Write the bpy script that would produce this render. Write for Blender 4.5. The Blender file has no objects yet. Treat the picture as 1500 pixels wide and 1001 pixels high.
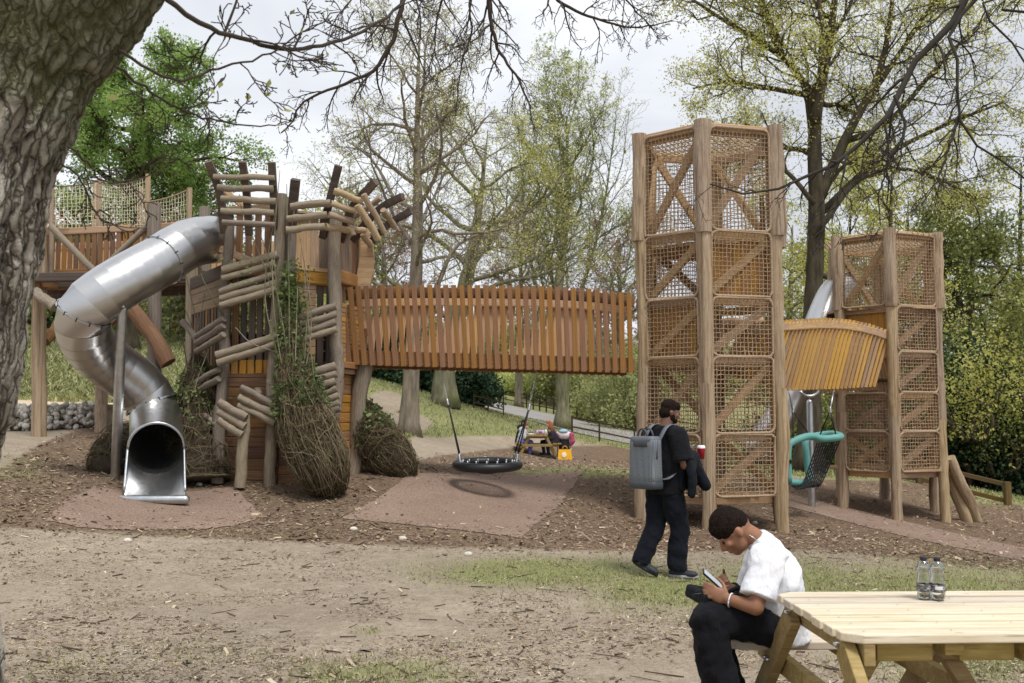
import bpy, math, random
import numpy as np
from mathutils import Vector, Matrix, Quaternion
S = bpy.context.scene
COL = S.collection
rng = np.random.default_rng(11)
RND = random.Random(5)
rad = math.radians

# ------------------------------------------------------------------ camera
EYE = 1.68
PITCH = rad(4.12)
FP = 1458.0
cam_d = bpy.data.cameras.new('camera')
cam = bpy.data.objects.new('camera', cam_d)
COL.objects.link(cam)
cam.location = (0, 0, EYE)
cam.rotation_euler = (rad(90) + PITCH, 0, 0)
cam_d.sensor_width = 36.0
cam_d.lens = 35.0
cam_d.clip_start = 0.05
cam_d.clip_end = 3000
cam_d.dof.use_dof = True
cam_d.dof.focus_distance = 8.0
cam_d.dof.aperture_fstop = 5.0
S.camera = cam

# ------------------------------------------------------------------ light
SUN_EL, SUN_AZ = 62.0, 150.0          # azimuth clockwise from +Y (view direction)
world = bpy.data.worlds.new('World')
S.world = world
world.use_nodes = True
wn = world.node_tree
wn.nodes.clear()
w_out = wn.nodes.new('ShaderNodeOutputWorld')
w_sky = wn.nodes.new('ShaderNodeTexSky')
w_sky.sky_type = 'NISHITA'
w_sky.sun_disc = False
w_sky.sun_elevation = rad(SUN_EL)
w_sky.sun_rotation = rad(SUN_AZ)
w_b1 = wn.nodes.new('ShaderNodeBackground')
w_b1.inputs['Strength'].default_value = 0.1
wn.links.new(w_sky.outputs[0], w_b1.inputs['Color'])
w_tc = wn.nodes.new('ShaderNodeTexCoord')
w_map = wn.nodes.new('ShaderNodeMapping')
w_map.inputs['Scale'].default_value = (1.0, 1.0, 2.6)
w_map.inputs['Location'].default_value = (0.35, 0.1, 0.2)
wn.links.new(w_tc.outputs['Generated'], w_map.inputs['Vector'])
w_n = wn.nodes.new('ShaderNodeTexNoise')
w_n.inputs['Scale'].default_value = 2.1
w_n.inputs['Detail'].default_value = 7
w_n.inputs['Roughness'].default_value = 0.5
w_n.inputs['Distortion'].default_value = 0.3
wn.links.new(w_map.outputs[0], w_n.inputs['Vector'])
w_r = wn.nodes.new('ShaderNodeValToRGB')
w_r.color_ramp.elements[0].position = 0.34
w_r.color_ramp.elements[0].color = (0.52, 0.54, 0.59, 1)
w_r.color_ramp.elements[1].position = 0.66
w_r.color_ramp.elements[1].color = (0.86, 0.88, 0.91, 1)
wn.links.new(w_n.outputs['Fac'], w_r.inputs['Fac'])
w_b2 = wn.nodes.new('ShaderNodeBackground')
w_b2.inputs['Strength'].default_value = 1.0
wn.links.new(w_r.outputs[0], w_b2.inputs['Color'])
w_mx = wn.nodes.new('ShaderNodeMixShader')
w_mx.inputs[0].default_value = 0.93
wn.links.new(w_b1.outputs[0], w_mx.inputs[1])
wn.links.new(w_b2.outputs[0], w_mx.inputs[2])
wn.links.new(w_mx.outputs[0], w_out.inputs['Surface'])

sun_d = bpy.data.lights.new('sun', 'SUN')
sun_d.energy = 2.2
sun_d.angle = rad(20)
sun_d.color = (1.0, 0.965, 0.91)
sun = bpy.data.objects.new('sun', sun_d)
COL.objects.link(sun)
sun.rotation_euler = (rad(90 - SUN_EL), 0, rad(180 - SUN_AZ))
S.view_settings.view_transform = 'Standard'
S.view_settings.look = 'None'
S.view_settings.exposure = 0.40
S.view_settings.gamma = 1.0
S.view_settings.use_curve_mapping = False
S.cycles.use_denoising = True
S.cycles.max_bounces = 6
S.cycles.diffuse_bounces = 3
S.cycles.glossy_bounces = 3
S.cycles.transmission_bounces = 6
S.cycles.transparent_max_bounces = 8
S.cycles.caustics_reflective = False
S.cycles.caustics_refractive = False

# ------------------------------------------------------------------ helpers
CP, SP_ = math.cos(PITCH), math.sin(PITCH)
def P(px, py, d):
    """world point at depth d seen at photograph pixel (px, py): used to take measurements off the photograph"""
    x = (px - 750.0) / FP; y = (500.5 - py) / FP
    t = d / (CP - y * SP_)
    return Vector((x * t, d, EYE + (SP_ + y * CP) * t))
def project(V):
    V = np.asarray(V, float)
    z = V[:, 2] - EYE
    dep = np.maximum(V[:, 1] * CP + z * SP_, 0.05)
    up = -V[:, 1] * SP_ + z * CP
    return 750 + FP * V[:, 0] / dep, 500.5 - FP * up / dep

class MB:
    def __init__(s): s.v = []; s.f = {}; s.n = 0
    def add(s, V, *faces):
        V = np.asarray(V, float).reshape(-1, 3)
        for F in faces:
            F = np.asarray(F, int)
            if F.size: s.f.setdefault(F.shape[1], []).append(F + s.n)
        s.v.append(V); s.n += len(V)
    def mesh(s, name, mat, smooth=True, off=(0, 0, 0), attr=None):
        me = bpy.data.meshes.new(name)
        V = (np.concatenate(s.v) if s.v else np.zeros((0, 3))) - np.asarray(off)
        me.vertices.add(len(V)); me.vertices.foreach_set('co', V.astype(np.float32).ravel())
        loops, starts, c = [], [], 0
        for k, fl in s.f.items():
            F = np.concatenate(fl); loops.append(F.ravel())
            starts.append(c + np.arange(len(F)) * k); c += F.size
        L = np.concatenate(loops).astype(np.int32); St = np.concatenate(starts).astype(np.int32)
        me.loops.add(len(L)); me.loops.foreach_set('vertex_index', L)
        me.polygons.add(len(St)); me.polygons.foreach_set('loop_start', St)
        me.polygons.foreach_set('use_smooth', np.full(len(St), smooth))
        if attr is not None:
            for an, a in attr.items():
                a = np.asarray(a, np.float32)
                if a.ndim == 1:
                    at = me.attributes.new(an, 'FLOAT', 'POINT'); at.data.foreach_set('value', a)
                else:
                    at = me.attributes.new(an, 'FLOAT_COLOR', 'POINT')
                    at.data.foreach_set('color', np.concatenate([a, np.ones((len(a), 1), np.float32)], 1).ravel())
        me.update(calc_edges=True); me.validate()
        if mat is not None: me.materials.append(mat)
        return me

WM = {}
def setp(o, label=None, cat=None, group=None, kind=None):
    if label: o['label'] = label
    if cat: o['category'] = cat
    if group: o['group'] = group
    if kind: o['kind'] = kind
    return o
def thing(name, label, cat, loc=(0, 0, 0), group=None):
    o = bpy.data.objects.new(name, None); o.empty_display_size = 0.2
    COL.objects.link(o); o.location = loc
    WM[o.name] = Matrix.Translation(Vector(loc))
    return setp(o, label, cat, group)
def link(name, me, parent=None, M=None, loc=None):
    """M: wanted world matrix"""
    o = bpy.data.objects.new(name, me); COL.objects.link(o)
    if M is None: M = Matrix.Translation(Vector(loc if loc is not None else (0, 0, 0)))
    if parent is not None:
        o.parent = parent
        o.matrix_local = WM[parent.name].inverted() @ M
    else:
        o.matrix_local = M
    WM[o.name] = M
    return o
def part(name, mb, mat, parent, smooth=True, attr=None):
    off = WM[parent.name].translation
    return link(name, mb.mesh(name, mat, smooth, off, attr), parent, Matrix.Translation(off))
def solo(name, mb, mat, label=None, cat=None, group=None, kind=None, loc=(0, 0, 0), smooth=True, attr=None):
    o = link(name, mb.mesh(name, mat, smooth, loc, attr), None, Matrix.Translation(Vector(loc)))
    return setp(o, label, cat, group, kind)

def copy_tree(o, loc):
    """copy a thing, its parts and their sub-parts"""
    r = o.copy(); COL.objects.link(r); r.location = loc
    for ch in list(o.children):
        c = ch.copy(); COL.objects.link(c); c.parent = r
        for g in list(ch.children):
            k = g.copy(); COL.objects.link(k); k.parent = c
    return r

def tubes(mb, lines, sides=5, cap=True):
    """lines: [(pts(n,3), radii(n))], swept vectorised by point count"""
    by = {}
    for p, r in lines:
        by.setdefault(len(p), []).append((p, r))
    a = np.linspace(0, 2 * np.pi, sides, endpoint=False)
    for n, L in by.items():
        Pn = np.array([np.asarray(p, float) for p, _ in L]); Rn = np.array([np.broadcast_to(np.asarray(r, float), (n,)) for _, r in L])
        T = np.gradient(Pn, axis=1); T /= np.linalg.norm(T, axis=2, keepdims=True) + 1e-12
        D = Pn[:, -1] - Pn[:, 0] + T[:, 0] * 1e-3
        ref = np.eye(3)[np.argmin(np.abs(D), axis=1)][:, None, :]
        N = np.cross(T, np.broadcast_to(ref, T.shape)); N /= np.linalg.norm(N, axis=2, keepdims=True) + 1e-9
        B = np.cross(T, N)
        V = Pn[:, :, None] + Rn[:, :, None, None] * (np.cos(a)[None, None, :, None] * N[:, :, None] + np.sin(a)[None, None, :, None] * B[:, :, None])
        m = len(L)
        base = (np.arange(m) * n * sides)[:, None, None]
        i = np.arange(n - 1)[None, :, None] * sides; j = np.arange(sides)[None, None, :]; j2 = (j + 1) % sides
        F = np.stack([base + i + j, base + i + j2, base + i + sides + j2, base + i + sides + j], -1).reshape(-1, 4)
        fs = [F]
        if cap:
            c0 = base[:, 0, :] + np.arange(sides)[None, ::-1]; c1 = base[:, 0, :] + (n - 1) * sides + np.arange(sides)[None, :]
            fs += [np.concatenate([c0, c1])]
        mb.add(V.reshape(-1, 3), *fs)

def spline(pts, n):
    """Catmull-Rom through pts (k,3) resampled to n points"""
    p = np.asarray([tuple(q) for q in pts], float)
    if len(p) == 2: return p[0] + (p[1] - p[0]) * np.linspace(0, 1, n)[:, None]
    q = np.vstack([2 * p[0] - p[1], p, 2 * p[-1] - p[-2]])
    seg = np.linalg.norm(np.diff(p, axis=0), axis=1); c = np.concatenate([[0], np.cumsum(seg)]); c /= c[-1]
    t = np.linspace(0, 1, n); k = np.clip(np.searchsorted(c, t, side='right') - 1, 0, len(p) - 2)
    u = ((t - c[k]) / (c[k + 1] - c[k] + 1e-12))[:, None]
    a, b, cc, d = q[k], q[k + 1], q[k + 2], q[k + 3]
    return 0.5 * (2 * b + (cc - a) * u + (2 * a - 5 * b + 4 * cc - d) * u**2 + (3 * b - a - 3 * cc + d) * u**3)

def box(mb, c, sx, sy, sz, M=None):
    v = np.array([[x, y, z] for x in (-.5, .5) for y in (-.5, .5) for z in (-.5, .5)]) * (sx, sy, sz)
    if M is not None: v = v @ np.array(M)[:3, :3].T
    mb.add(v + np.asarray(c), [[0, 1, 3, 2], [4, 6, 7, 5], [0, 4, 5, 1], [2, 3, 7, 6], [0, 2, 6, 4], [1, 5, 7, 3]])
def lathe(mb, c, prof, sides=24, axis=None):
    prof = np.asarray(prof, float); n = len(prof)
    a = np.linspace(0, 2 * np.pi, sides, endpoint=False)
    V = np.stack([prof[:, :1] * np.cos(a), prof[:, :1] * np.sin(a), np.repeat(prof[:, 1:2], sides, 1)], -1).reshape(-1, 3)
    if axis is not None:
        V = V @ np.array(Vector((0, 0, 1)).rotation_difference(Vector(axis)).to_matrix()).T
    i = np.arange(n - 1)[:, None] * sides; j = np.arange(sides)[None]; j2 = (j + 1) % sides
    mb.add(V + np.asarray(c), np.stack([i + j, i + j2, i + sides + j2, i + sides + j], -1).reshape(-1, 4))
def ell(mb, c, r, M=None, nu=16, nv=12):
    u = np.linspace(0, 2 * np.pi, nu, endpoint=False); v = np.linspace(0.02, np.pi - 0.02, nv)
    V = np.stack([np.sin(v)[:, None] * np.cos(u), np.sin(v)[:, None] * np.sin(u), np.repeat(np.cos(v)[:, None], nu, 1)], -1).reshape(-1, 3) * np.asarray(r)
    if M is not None: V = V @ np.array(M)[:3, :3].T
    i = np.arange(nv - 1)[:, None] * nu; j = np.arange(nu)[None]; j2 = (j + 1) % nu
    F = np.stack([i + j, i + nu + j, i + nu + j2, i + j2], -1).reshape(-1, 4)
    mb.add(V + np.asarray(c), F, np.array([np.arange(nu)]), np.array([np.arange(nu)[::-1] + (nv - 1) * nu]))
def rc(mb, a, b, ra, rb, sides=14):
    """round cone from a to b"""
    a = np.asarray(tuple(a), float); b = np.asarray(tuple(b), float); d = b - a; L = np.linalg.norm(d) + 1e-9; d /= L
    t = np.linspace(-np.pi / 2, 0, 5)
    s = np.concatenate([ra * np.sin(t), L + rb * np.sin(-t[::-1])]); r = np.concatenate([ra * np.cos(t), rb * np.cos(t[::-1])]) + 1e-4
    tubes(mb, [(a + s[:, None] * d, r)], sides)

# ---- shared unit pieces: box (chamfered along its length X) and wobbly logs
UNIT = {}
def unit_box(mat):
    k = ('box', mat.name)
    if k not in UNIT:
        c = 0.10; prof = [(-.5 + c, -.5), (.5 - c, -.5), (.5, -.5 + c), (.5, .5 - c), (.5 - c, .5), (-.5 + c, .5), (-.5, .5 - c), (-.5, -.5 + c)]
        mb = MB(); V = [(x, y, z) for x in (-.5, .5) for y, z in prof]
        mb.add(V, [[j, (j + 1) % 8, 8 + (j + 1) % 8, 8 + j] for j in range(8)][::1], [list(range(7, -1, -1)), list(range(8, 16))])
        me = mb.mesh('board', mat, False); UNIT[k] = me
    return UNIT[k]
def unit_log(mat, var):
    k = ('log', mat.name, var)
    if k not in UNIT:
        r = np.random.default_rng(100 + var); n, sd = 11, 14
        x = np.linspace(-.5, .5, n); mb = MB()
        prof = 1 + 0.05 * r.standard_normal(n); prof = np.convolve(np.pad(prof, 1, mode='edge'), [.25, .5, .25], 'valid')
        a = np.linspace(0, 2 * np.pi, sd, endpoint=False)
        cy = np.cumsum(r.standard_normal(n)) * .09; cz = np.cumsum(r.standard_normal(n)) * .09
        cy -= np.linspace(cy[0], cy[-1], n); cz -= np.linspace(cz[0], cz[-1], n)
        lump = 1 + 0.05 * np.cos(2 * a + r.uniform(0, 6)) + .03 * np.cos(3 * a + r.uniform(0, 6))
        e = np.ones(n); xs = x.copy()
        R_ = prof[:, None] * lump[None] * (1 + .025 * r.standard_normal((n, sd)))
        V = np.stack([np.repeat(xs[:, None], sd, 1), cy[:, None] + R_ * np.cos(a), cz[:, None] + R_ * np.sin(a)], -1)
        V0 = V[0].copy(); V0[:, 1:] *= .86; V0[:, 0] -= .004; V1 = V[-1].copy(); V1[:, 1:] *= .86; V1[:, 0] += .004
        V = np.concatenate([V0[None], V, V1[None]]); n += 2
        i = np.arange(n - 1)[:, None] * sd; j = np.arange(sd)[None]; j2 = (j + 1) % sd
        mb.add(V.reshape(-1, 3), np.stack([i + j, i + j2, i + sd + j2, i + sd + j], -1).reshape(-1, 4), [list(range(sd))[::-1], [(n - 1) * sd + q for q in range(sd)]])
        me = mb.mesh('log', mat, True)
        fl = np.ones(len(me.polygons), bool); fl[-2:] = False; me.polygons.foreach_set('use_smooth', fl)
        UNIT[k] = me
    return UNIT[k]
def frame(p, q, up=(0, 0, 1)):
    p = Vector(p); q = Vector(q); x = q - p; L = x.length; x = x / L
    up = Vector(up)
    if abs(x.dot(up.normalized())) > .985: up = Vector((0, 1, 0)) if abs(x.y) < .9 else Vector((1, 0, 0))
    y = up.cross(x).normalized(); z = x.cross(y)
    return p, q, x, y, z, L
def beam(name, p, q, w, h, mat, parent, up=(0, 0, 1)):
    """board from p to q; w across (horizontal), h along up"""
    p, q, x, y, z, L = frame(p, q, up)
    m = (p + q) / 2
    M = Matrix(((x.x * L, y.x * w, z.x * h, m.x), (x.y * L, y.y * w, z.y * h, m.y), (x.z * L, y.z * w, z.z * h, m.z), (0, 0, 0, 1)))
    return link(name, unit_box(mat), parent, M)
def log(name, p, q, r, mat, parent, r2=None, var=None):
    p, q, x, y, z, L = frame(p, q)
    m = (p + q) / 2; r2 = r2 or r
    a = RND.uniform(0, 6.28); y, z = y * math.cos(a) + z * math.sin(a), z * math.cos(a) - y * math.sin(a)
    M = Matrix(((x.x * L, y.x * r, z.x * r2, m.x), (x.y * L, y.y * r, z.y * r2, m.y), (x.z * L, y.z * r, z.z * r2, m.z), (0, 0, 0, 1)))
    return link(name, unit_log(mat, RND.randrange(6) if var is None else var), parent, M)

# ---- numpy value noise
_H = np.random.default_rng(3).random((64, 64, 64)).astype(np.float32)
def vnoise(p):
    p = np.asarray(p, float); i = np.floor(p).astype(int); f = p - i; f = f * f * (3 - 2 * f); i %= 64; j = (i + 1) % 64
    x0, y0, z0 = i.T; x1, y1, z1 = j.T; fx, fy, fz = f.T
    def L(a, b, t): return a + (b - a) * t
    return L(L(L(_H[x0, y0, z0], _H[x1, y0, z0], fx), L(_H[x0, y1, z0], _H[x1, y1, z0], fx), fy),
             L(L(_H[x0, y0, z1], _H[x1, y0, z1], fx), L(_H[x0, y1, z1], _H[x1, y1, z1], fx), fy), fz)

# ------------------------------------------------------------------ materials
def srgb(r, g, b, k=1.0):
    f = lambda c: (c / 255 / 12.92 if c / 255 <= .04045 else ((c / 255 + .055) / 1.055) ** 2.4) * k
    return (f(r), f(g), f(b), 1)
class NM:
    def __init__(s, name, rough=.7, metal=0., spec=.35):
        s.m = bpy.data.materials.new(name); s.m.use_nodes = True; s.t = s.m.node_tree; s.b = s.t.nodes['Principled BSDF']
        s.b.inputs['Roughness'].default_value = rough; s.b.inputs['Metallic'].default_value = metal
        s.b.inputs['Specular IOR Level'].default_value = spec
    def n(s, typ, **kw):
        nd = s.t.nodes.new('ShaderNode' + typ)
        for k, v in kw.items():
            if k in nd.inputs: s.set(nd.inputs[k], v)
            else: setattr(nd, k, v)
        return nd
    def set(s, inp, v):
        if isinstance(v, bpy.types.NodeSocket): s.t.links.new(v, inp)
        else: inp.default_value = v
    def ramp(s, fac, *stops):
        r = s.n('ValToRGB'); e = r.color_ramp.elements
        while len(e) < len(stops): e.new(.5)
        for k, (p, c) in enumerate(stops): e[k].position = p; e[k].color = c if len(c) == 4 else (*c, 1)
        s.set(r.inputs['Fac'], fac); return r.outputs[0]
    def mix(s, f, a, b, mode='MIX'):
        nd = s.n('Mix'); nd.data_type = 'RGBA'; nd.blend_type = mode
        s.set(nd.inputs[0], f); s.set(nd.inputs[6], a); s.set(nd.inputs[7], b); return nd.outputs[2]
    def math(s, op, a, b=0.5):
        nd = s.n('Math'); nd.operation = op; s.set(nd.inputs[0], a); s.set(nd.inputs[1], b); return nd.outputs[0]
    def noise(s, vec, scale, detail=4, rough=.55, dist=0.):
        nd = s.n('TexNoise'); nd.inputs['Scale'].default_value = scale; nd.inputs['Detail'].default_value = detail
        nd.inputs['Roughness'].default_value = rough; nd.inputs['Distortion'].default_value = dist
        if vec is not None: s.set(nd.inputs['Vector'], vec)
        return nd.outputs['Fac']
    def coord(s, scale=(1, 1, 1), rnd=True, which='Object'):
        tc = s.n('TexCoord'); mp = s.n('Mapping'); mp.inputs['Scale'].default_value = scale
        s.t.links.new(tc.outputs[which], mp.inputs['Vector'])
        if rnd:
            oi = s.n('ObjectInfo'); mu = s.n('VectorMath'); mu.operation = 'SCALE'
            cb = s.n('CombineXYZ'); 
            for k in range(3): s.t.links.new(oi.outputs['Random'], cb.inputs[k])
            mu.inputs['Scale'].default_value = 57.0; s.t.links.new(cb.outputs[0], mu.inputs[0])
            s.t.links.new(mu.outputs[0], mp.inputs['Location'])
        return mp.outputs[0]
    def objrand(s, lo, hi):
        oi = s.n('ObjectInfo'); mr = s.n('MapRange'); s.t.links.new(oi.outputs['Random'], mr.inputs[0])
        mr.inputs[3].default_value = lo; mr.inputs[4].default_value = hi; return mr.outputs[0]
    def hsv(s, col, h=.5, sat=1., val=1.):
        nd = s.n('HueSaturation'); s.set(nd.inputs['Color'], col); s.set(nd.inputs['Hue'], h); s.set(nd.inputs['Saturation'], sat); s.set(nd.inputs['Value'], val); return nd.outputs[0]
    def bump(s, h, strength=.4, dist=.01):
        nd = s.n('Bump'); nd.inputs['Strength'].default_value = strength; nd.inputs['Distance'].default_value = dist
        s.set(nd.inputs['Height'], h); s.t.links.new(nd.outputs[0], s.b.inputs['Normal'])
    def col(s, c): s.set(s.b.inputs['Base Color'], c); return s

def wood(name, light, dark, grain=(1.2, 9, 9), var=.22, rough=.75, stain=None, bump=.35, knots=True, kn=(4, 2.2, 2.2)):
    m = NM(name, rough, spec=.18); v = m.coord(grain)
    a = m.noise(v, 2.2, 6, .62, .6); b = m.noise(v, 7.5, 3, .6)
    c = m.ramp(a, (.3, dark), (.68, light))
    c = m.mix(m.ramp(b, (.42, (0, 0, 0)), (.62, (.34, .34, .34))), c, dark)
    if knots:
        k = m.n('TexVoronoi'); k.inputs['Scale'].default_value = 1.3; m.set(k.inputs['Vector'], m.coord(kn))
        c = m.mix(m.ramp(k.outputs['Distance'], (.03, (.75, .75, .75)), (.1, (0, 0, 0))), c, tuple(x * .45 for x in dark[:3]) + (1,))
    ck = m.noise(m.coord((grain[0] * .6, grain[1] * 3.2, grain[2] * 3.2)), 2.0, 3, .6, .4)
    c = m.mix(m.ramp(ck, (.57, (0, 0, 0)), (.66, (.6, .6, .6))), c, tuple(x * .5 for x in dark[:3]) + (1,))
    if stain:
        s = m.noise(m.coord((.9, 1.2, 1.2)), 1.6, 4, .6)
        c = m.mix(m.ramp(s, (.5, (0, 0, 0)), (.64, (.8, .8, .8))), c, stain)
    c = m.hsv(c, m.objrand(.492, .508), m.objrand(.85, 1.1), m.objrand(1 - var, 1 + var))
    m.col(c); m.bump(a, bump, .006)
    return m.m
def plain(name, c, rough=.6, metal=0., spec=.35, var=0., nscale=None, bump=0.):
    m = NM(name, rough, metal, spec)
    if var and nscale:
        a = m.noise(m.coord((1, 1, 1), False), nscale, 4); d = tuple(x * (1 - var) for x in c[:3]) + (1,); l = tuple(min(1, x * (1 + var)) for x in c[:3]) + (1,)
        m.col(m.ramp(a, (.3, d), (.7, l)))
        if bump: m.bump(a, bump, .01)
    else: m.col(c)
    return m.m

W_CEDAR = wood('cedar_wood', srgb(164, 121, 80), srgb(124, 88, 55), (1, 5, 5), .1)
W_CEDARIN = wood('pale_cedar_wood', srgb(212, 176, 140), srgb(182, 142, 106), (1, 5, 5), .12)
W_YELLOW = wood('fresh_larch_wood', srgb(218, 180, 116), srgb(176, 132, 74), (1, 5, 5), .22)
W_ORANGE = wood('orange_larch_wood', srgb(186, 140, 84), srgb(142, 100, 56), (1, 5, 5), .16)
W_WEATH = wood('weathered_log_wood', srgb(162, 149, 131), srgb(112, 101, 87), (2.2, 3, 3), .16, .82)
W_GREYLOG = wood('grey_log_wood', srgb(156, 144, 130), srgb(112, 101, 90), (3, 2.4, 2.4), .12, .82)
W_PEELED = wood('peeled_log_wood', srgb(190, 170, 142), srgb(148, 127, 101), (2.4, 2.2, 2.2), .1, .85, stain=srgb(118, 95, 72), bump=.6)
W_SAWN = wood('sawn_pale_wood', srgb(204, 174, 138), srgb(160, 128, 96), (1, 5, 5), .16)
W_DARK = wood('dark_sawn_wood', srgb(112, 99, 90), srgb(72, 62, 55), (1, 4, 4), .2)
W_BOARD = wood('brown_board_wood', srgb(150, 114, 84), srgb(98, 72, 54), (1, 4, 4), .24)
W_GREYBOARD = wood('grey_board_wood', srgb(156, 136, 115), srgb(106, 90, 76), (1, 4, 4), .22)
W_TABLE = wood('table_pine_wood', srgb(228, 214, 186), srgb(196, 168, 118), (.9, 5, 5), .06, .65)
W_TABLEG = wood('treated_pine_wood', srgb(176, 152, 100), srgb(138, 114, 68), (.9, 5, 5), .08, .68)
W_FENCE = wood('fence_wood', srgb(120, 100, 66), srgb(84, 68, 42), (1, 4, 4), .15)
W_FENCED = wood('dark_fence_wood', srgb(78, 64, 50), srgb(50, 40, 32), (1, 4, 4), .15)
M_ROPE = plain('net_rope', srgb(172, 148, 120), .9, var=.25, nscale=9)
M_ROPEB = plain('border_rope', srgb(164, 142, 118), .9, var=.3, nscale=40, bump=.6)
M_ROPEGR = plain('green_grey_net_rope', srgb(220, 212, 186), .9, var=.2, nscale=9)
M_BLACKROPE = plain('black_rope', srgb(30, 30, 32), .7)
M_BLACKRUB = plain('black_rubber', srgb(30, 31, 33), .45, spec=.4)
M_TEAL = plain('teal_foam', srgb(98, 156, 150), .5, var=.1, nscale=6)
M_GALV = plain('galvanised_steel', (.5, .52, .54, 1), .38, 1.0, var=.15, nscale=12)
M_BOLT = plain('bolt_steel', (.55, .56, .57, 1), .35, 1.0)
M_DARKBOLT = plain('dark_bolt', srgb(44, 44, 46), .45, .6)
m = NM('brushed_steel', .3, 1.0)
v = m.coord((1, 1, 1), False)
a_ = m.noise(v, 3.0, 5, .6); b_ = m.noise(m.coord((12, 12, 1.5), False), 2.0, 4, .6)
m.col(m.ramp(a_, (.3, (.54, .54, .54)), (.7, (.58, .578, .572))))
m.set(m.b.inputs['Roughness'], m.ramp(b_, (.3, (.29, .29, .29)), (.7, (.36, .36, .36)))); pass
M_STEEL = m.m
# ------------------------------------------------------------------ ground
_ctl = [(750, 1000, 6.2), (0, 1000, 5.9), (1500, 1000, 6.2), (960, 845, 10.3), (0, 820, 10.0), (300, 820, 10.5), (600, 830, 10.4),
        (225, 737, 13.3), (350, 707, 14.5), (505, 733, 13.7), (515, 695, 15.2), (620, 692, 15.6), (700, 780, 12.2), (705, 722, 15.3),
        (855, 690, 18.5), (790, 668, 37), (900, 684, 23), (750, 676, 24), (650, 660, 23), (830, 674, 28), (700, 664, 28), (800, 684, 20.5), (720, 684, 19.5), (640, 648, 27), (960, 680, 26), (600, 637, 30), (650, 592, 42), (700, 581, 90), (930, 634, 60), (815, 608, 74), (935, 656, 48), (760, 612, 62),
        (1035, 775, 14.7), (1142, 779, 15.0), (940, 764, 15.45), (1310, 762, 18.5), (1232, 744, 19.3), (1378, 765, 18.9), (1275, 735, 20.5), (1358, 748, 20.2),
        (1310, 788, 16.0), (1500, 808, 14.5), (1500, 890, 8.6), (1456, 736, 28), (1390, 708, 29), (1500, 745, 27), (1250, 700, 34),
        (52, 642, 17.2), (145, 624, 19.5), (60, 632, 19.5), (0, 690, 12.5), (40, 597, 25), (290, 597, 25), (150, 520, 36), (240, 497, 44), (60, 480, 46), (270, 695, 15.5)]
_cp = np.array([tuple(P(*c)) for c in _ctl] + [(-30, 20, 4.2), (-32, 60, 9), (30, 15, -1.5), (32, 60, -2.2), (0, -10, .2), (-15, -10, 1.0), (15, -10, -.4),
               (10, 160, 7), (-75, 150, 17), (80, 150, 3), (-12, 8, 1.1), (14, 9, -.3), (45, 100, 0), (-25, 100, 11), (3, 5, 0.0), (-3, 3.5, .12)])
def _tps(A, B):
    d2 = ((A[:, None, :2] - B[None, :, :2]) ** 2).sum(-1); return .5 * d2 * np.log(d2 + 1e-9)
LAM = 0.8
_n = len(_cp); _K = np.zeros((_n + 3, _n + 3)); _K[:_n, :_n] = _tps(_cp, _cp) + np.eye(_n) * LAM
_K[:_n, _n] = 1; _K[:_n, _n + 1:] = _cp[:, :2]; _K[_n, :_n] = 1; _K[_n + 1:, :_n] = _cp[:, :2].T
_w = np.linalg.solve(_K, np.concatenate([_cp[:, 2], np.zeros(3)]))
def gzn(x, y):
    q = np.stack([np.clip(x, -70, 70), np.clip(y, -12, 165)], -1).reshape(-1, 2)
    return (_tps(q, _cp) @ _w[:_n] + _w[_n] + q @ _w[_n + 1:]).reshape(np.shape(x))
def gz(x, y): return float(gzn(np.array([x]), np.array([y]))[0])
def G(px, d, dz=0.0):
    """ground point in the column of photograph pixel px, at depth d"""
    x = (px - 750.0) / FP * d * 1.0
    return Vector((x, d, gz(x, d) + dz))
def hitg(px, py):
    """first ground hit of the sight line through a photograph pixel"""
    prev = None
    for k in range(900):
        d = 3.0 * 1.006 ** k; p = P(px, py, d)
        g = p.z - gz(p.x, d)
        if g < 0: return Vector((p.x, d, p.z - g))
    return p

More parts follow.
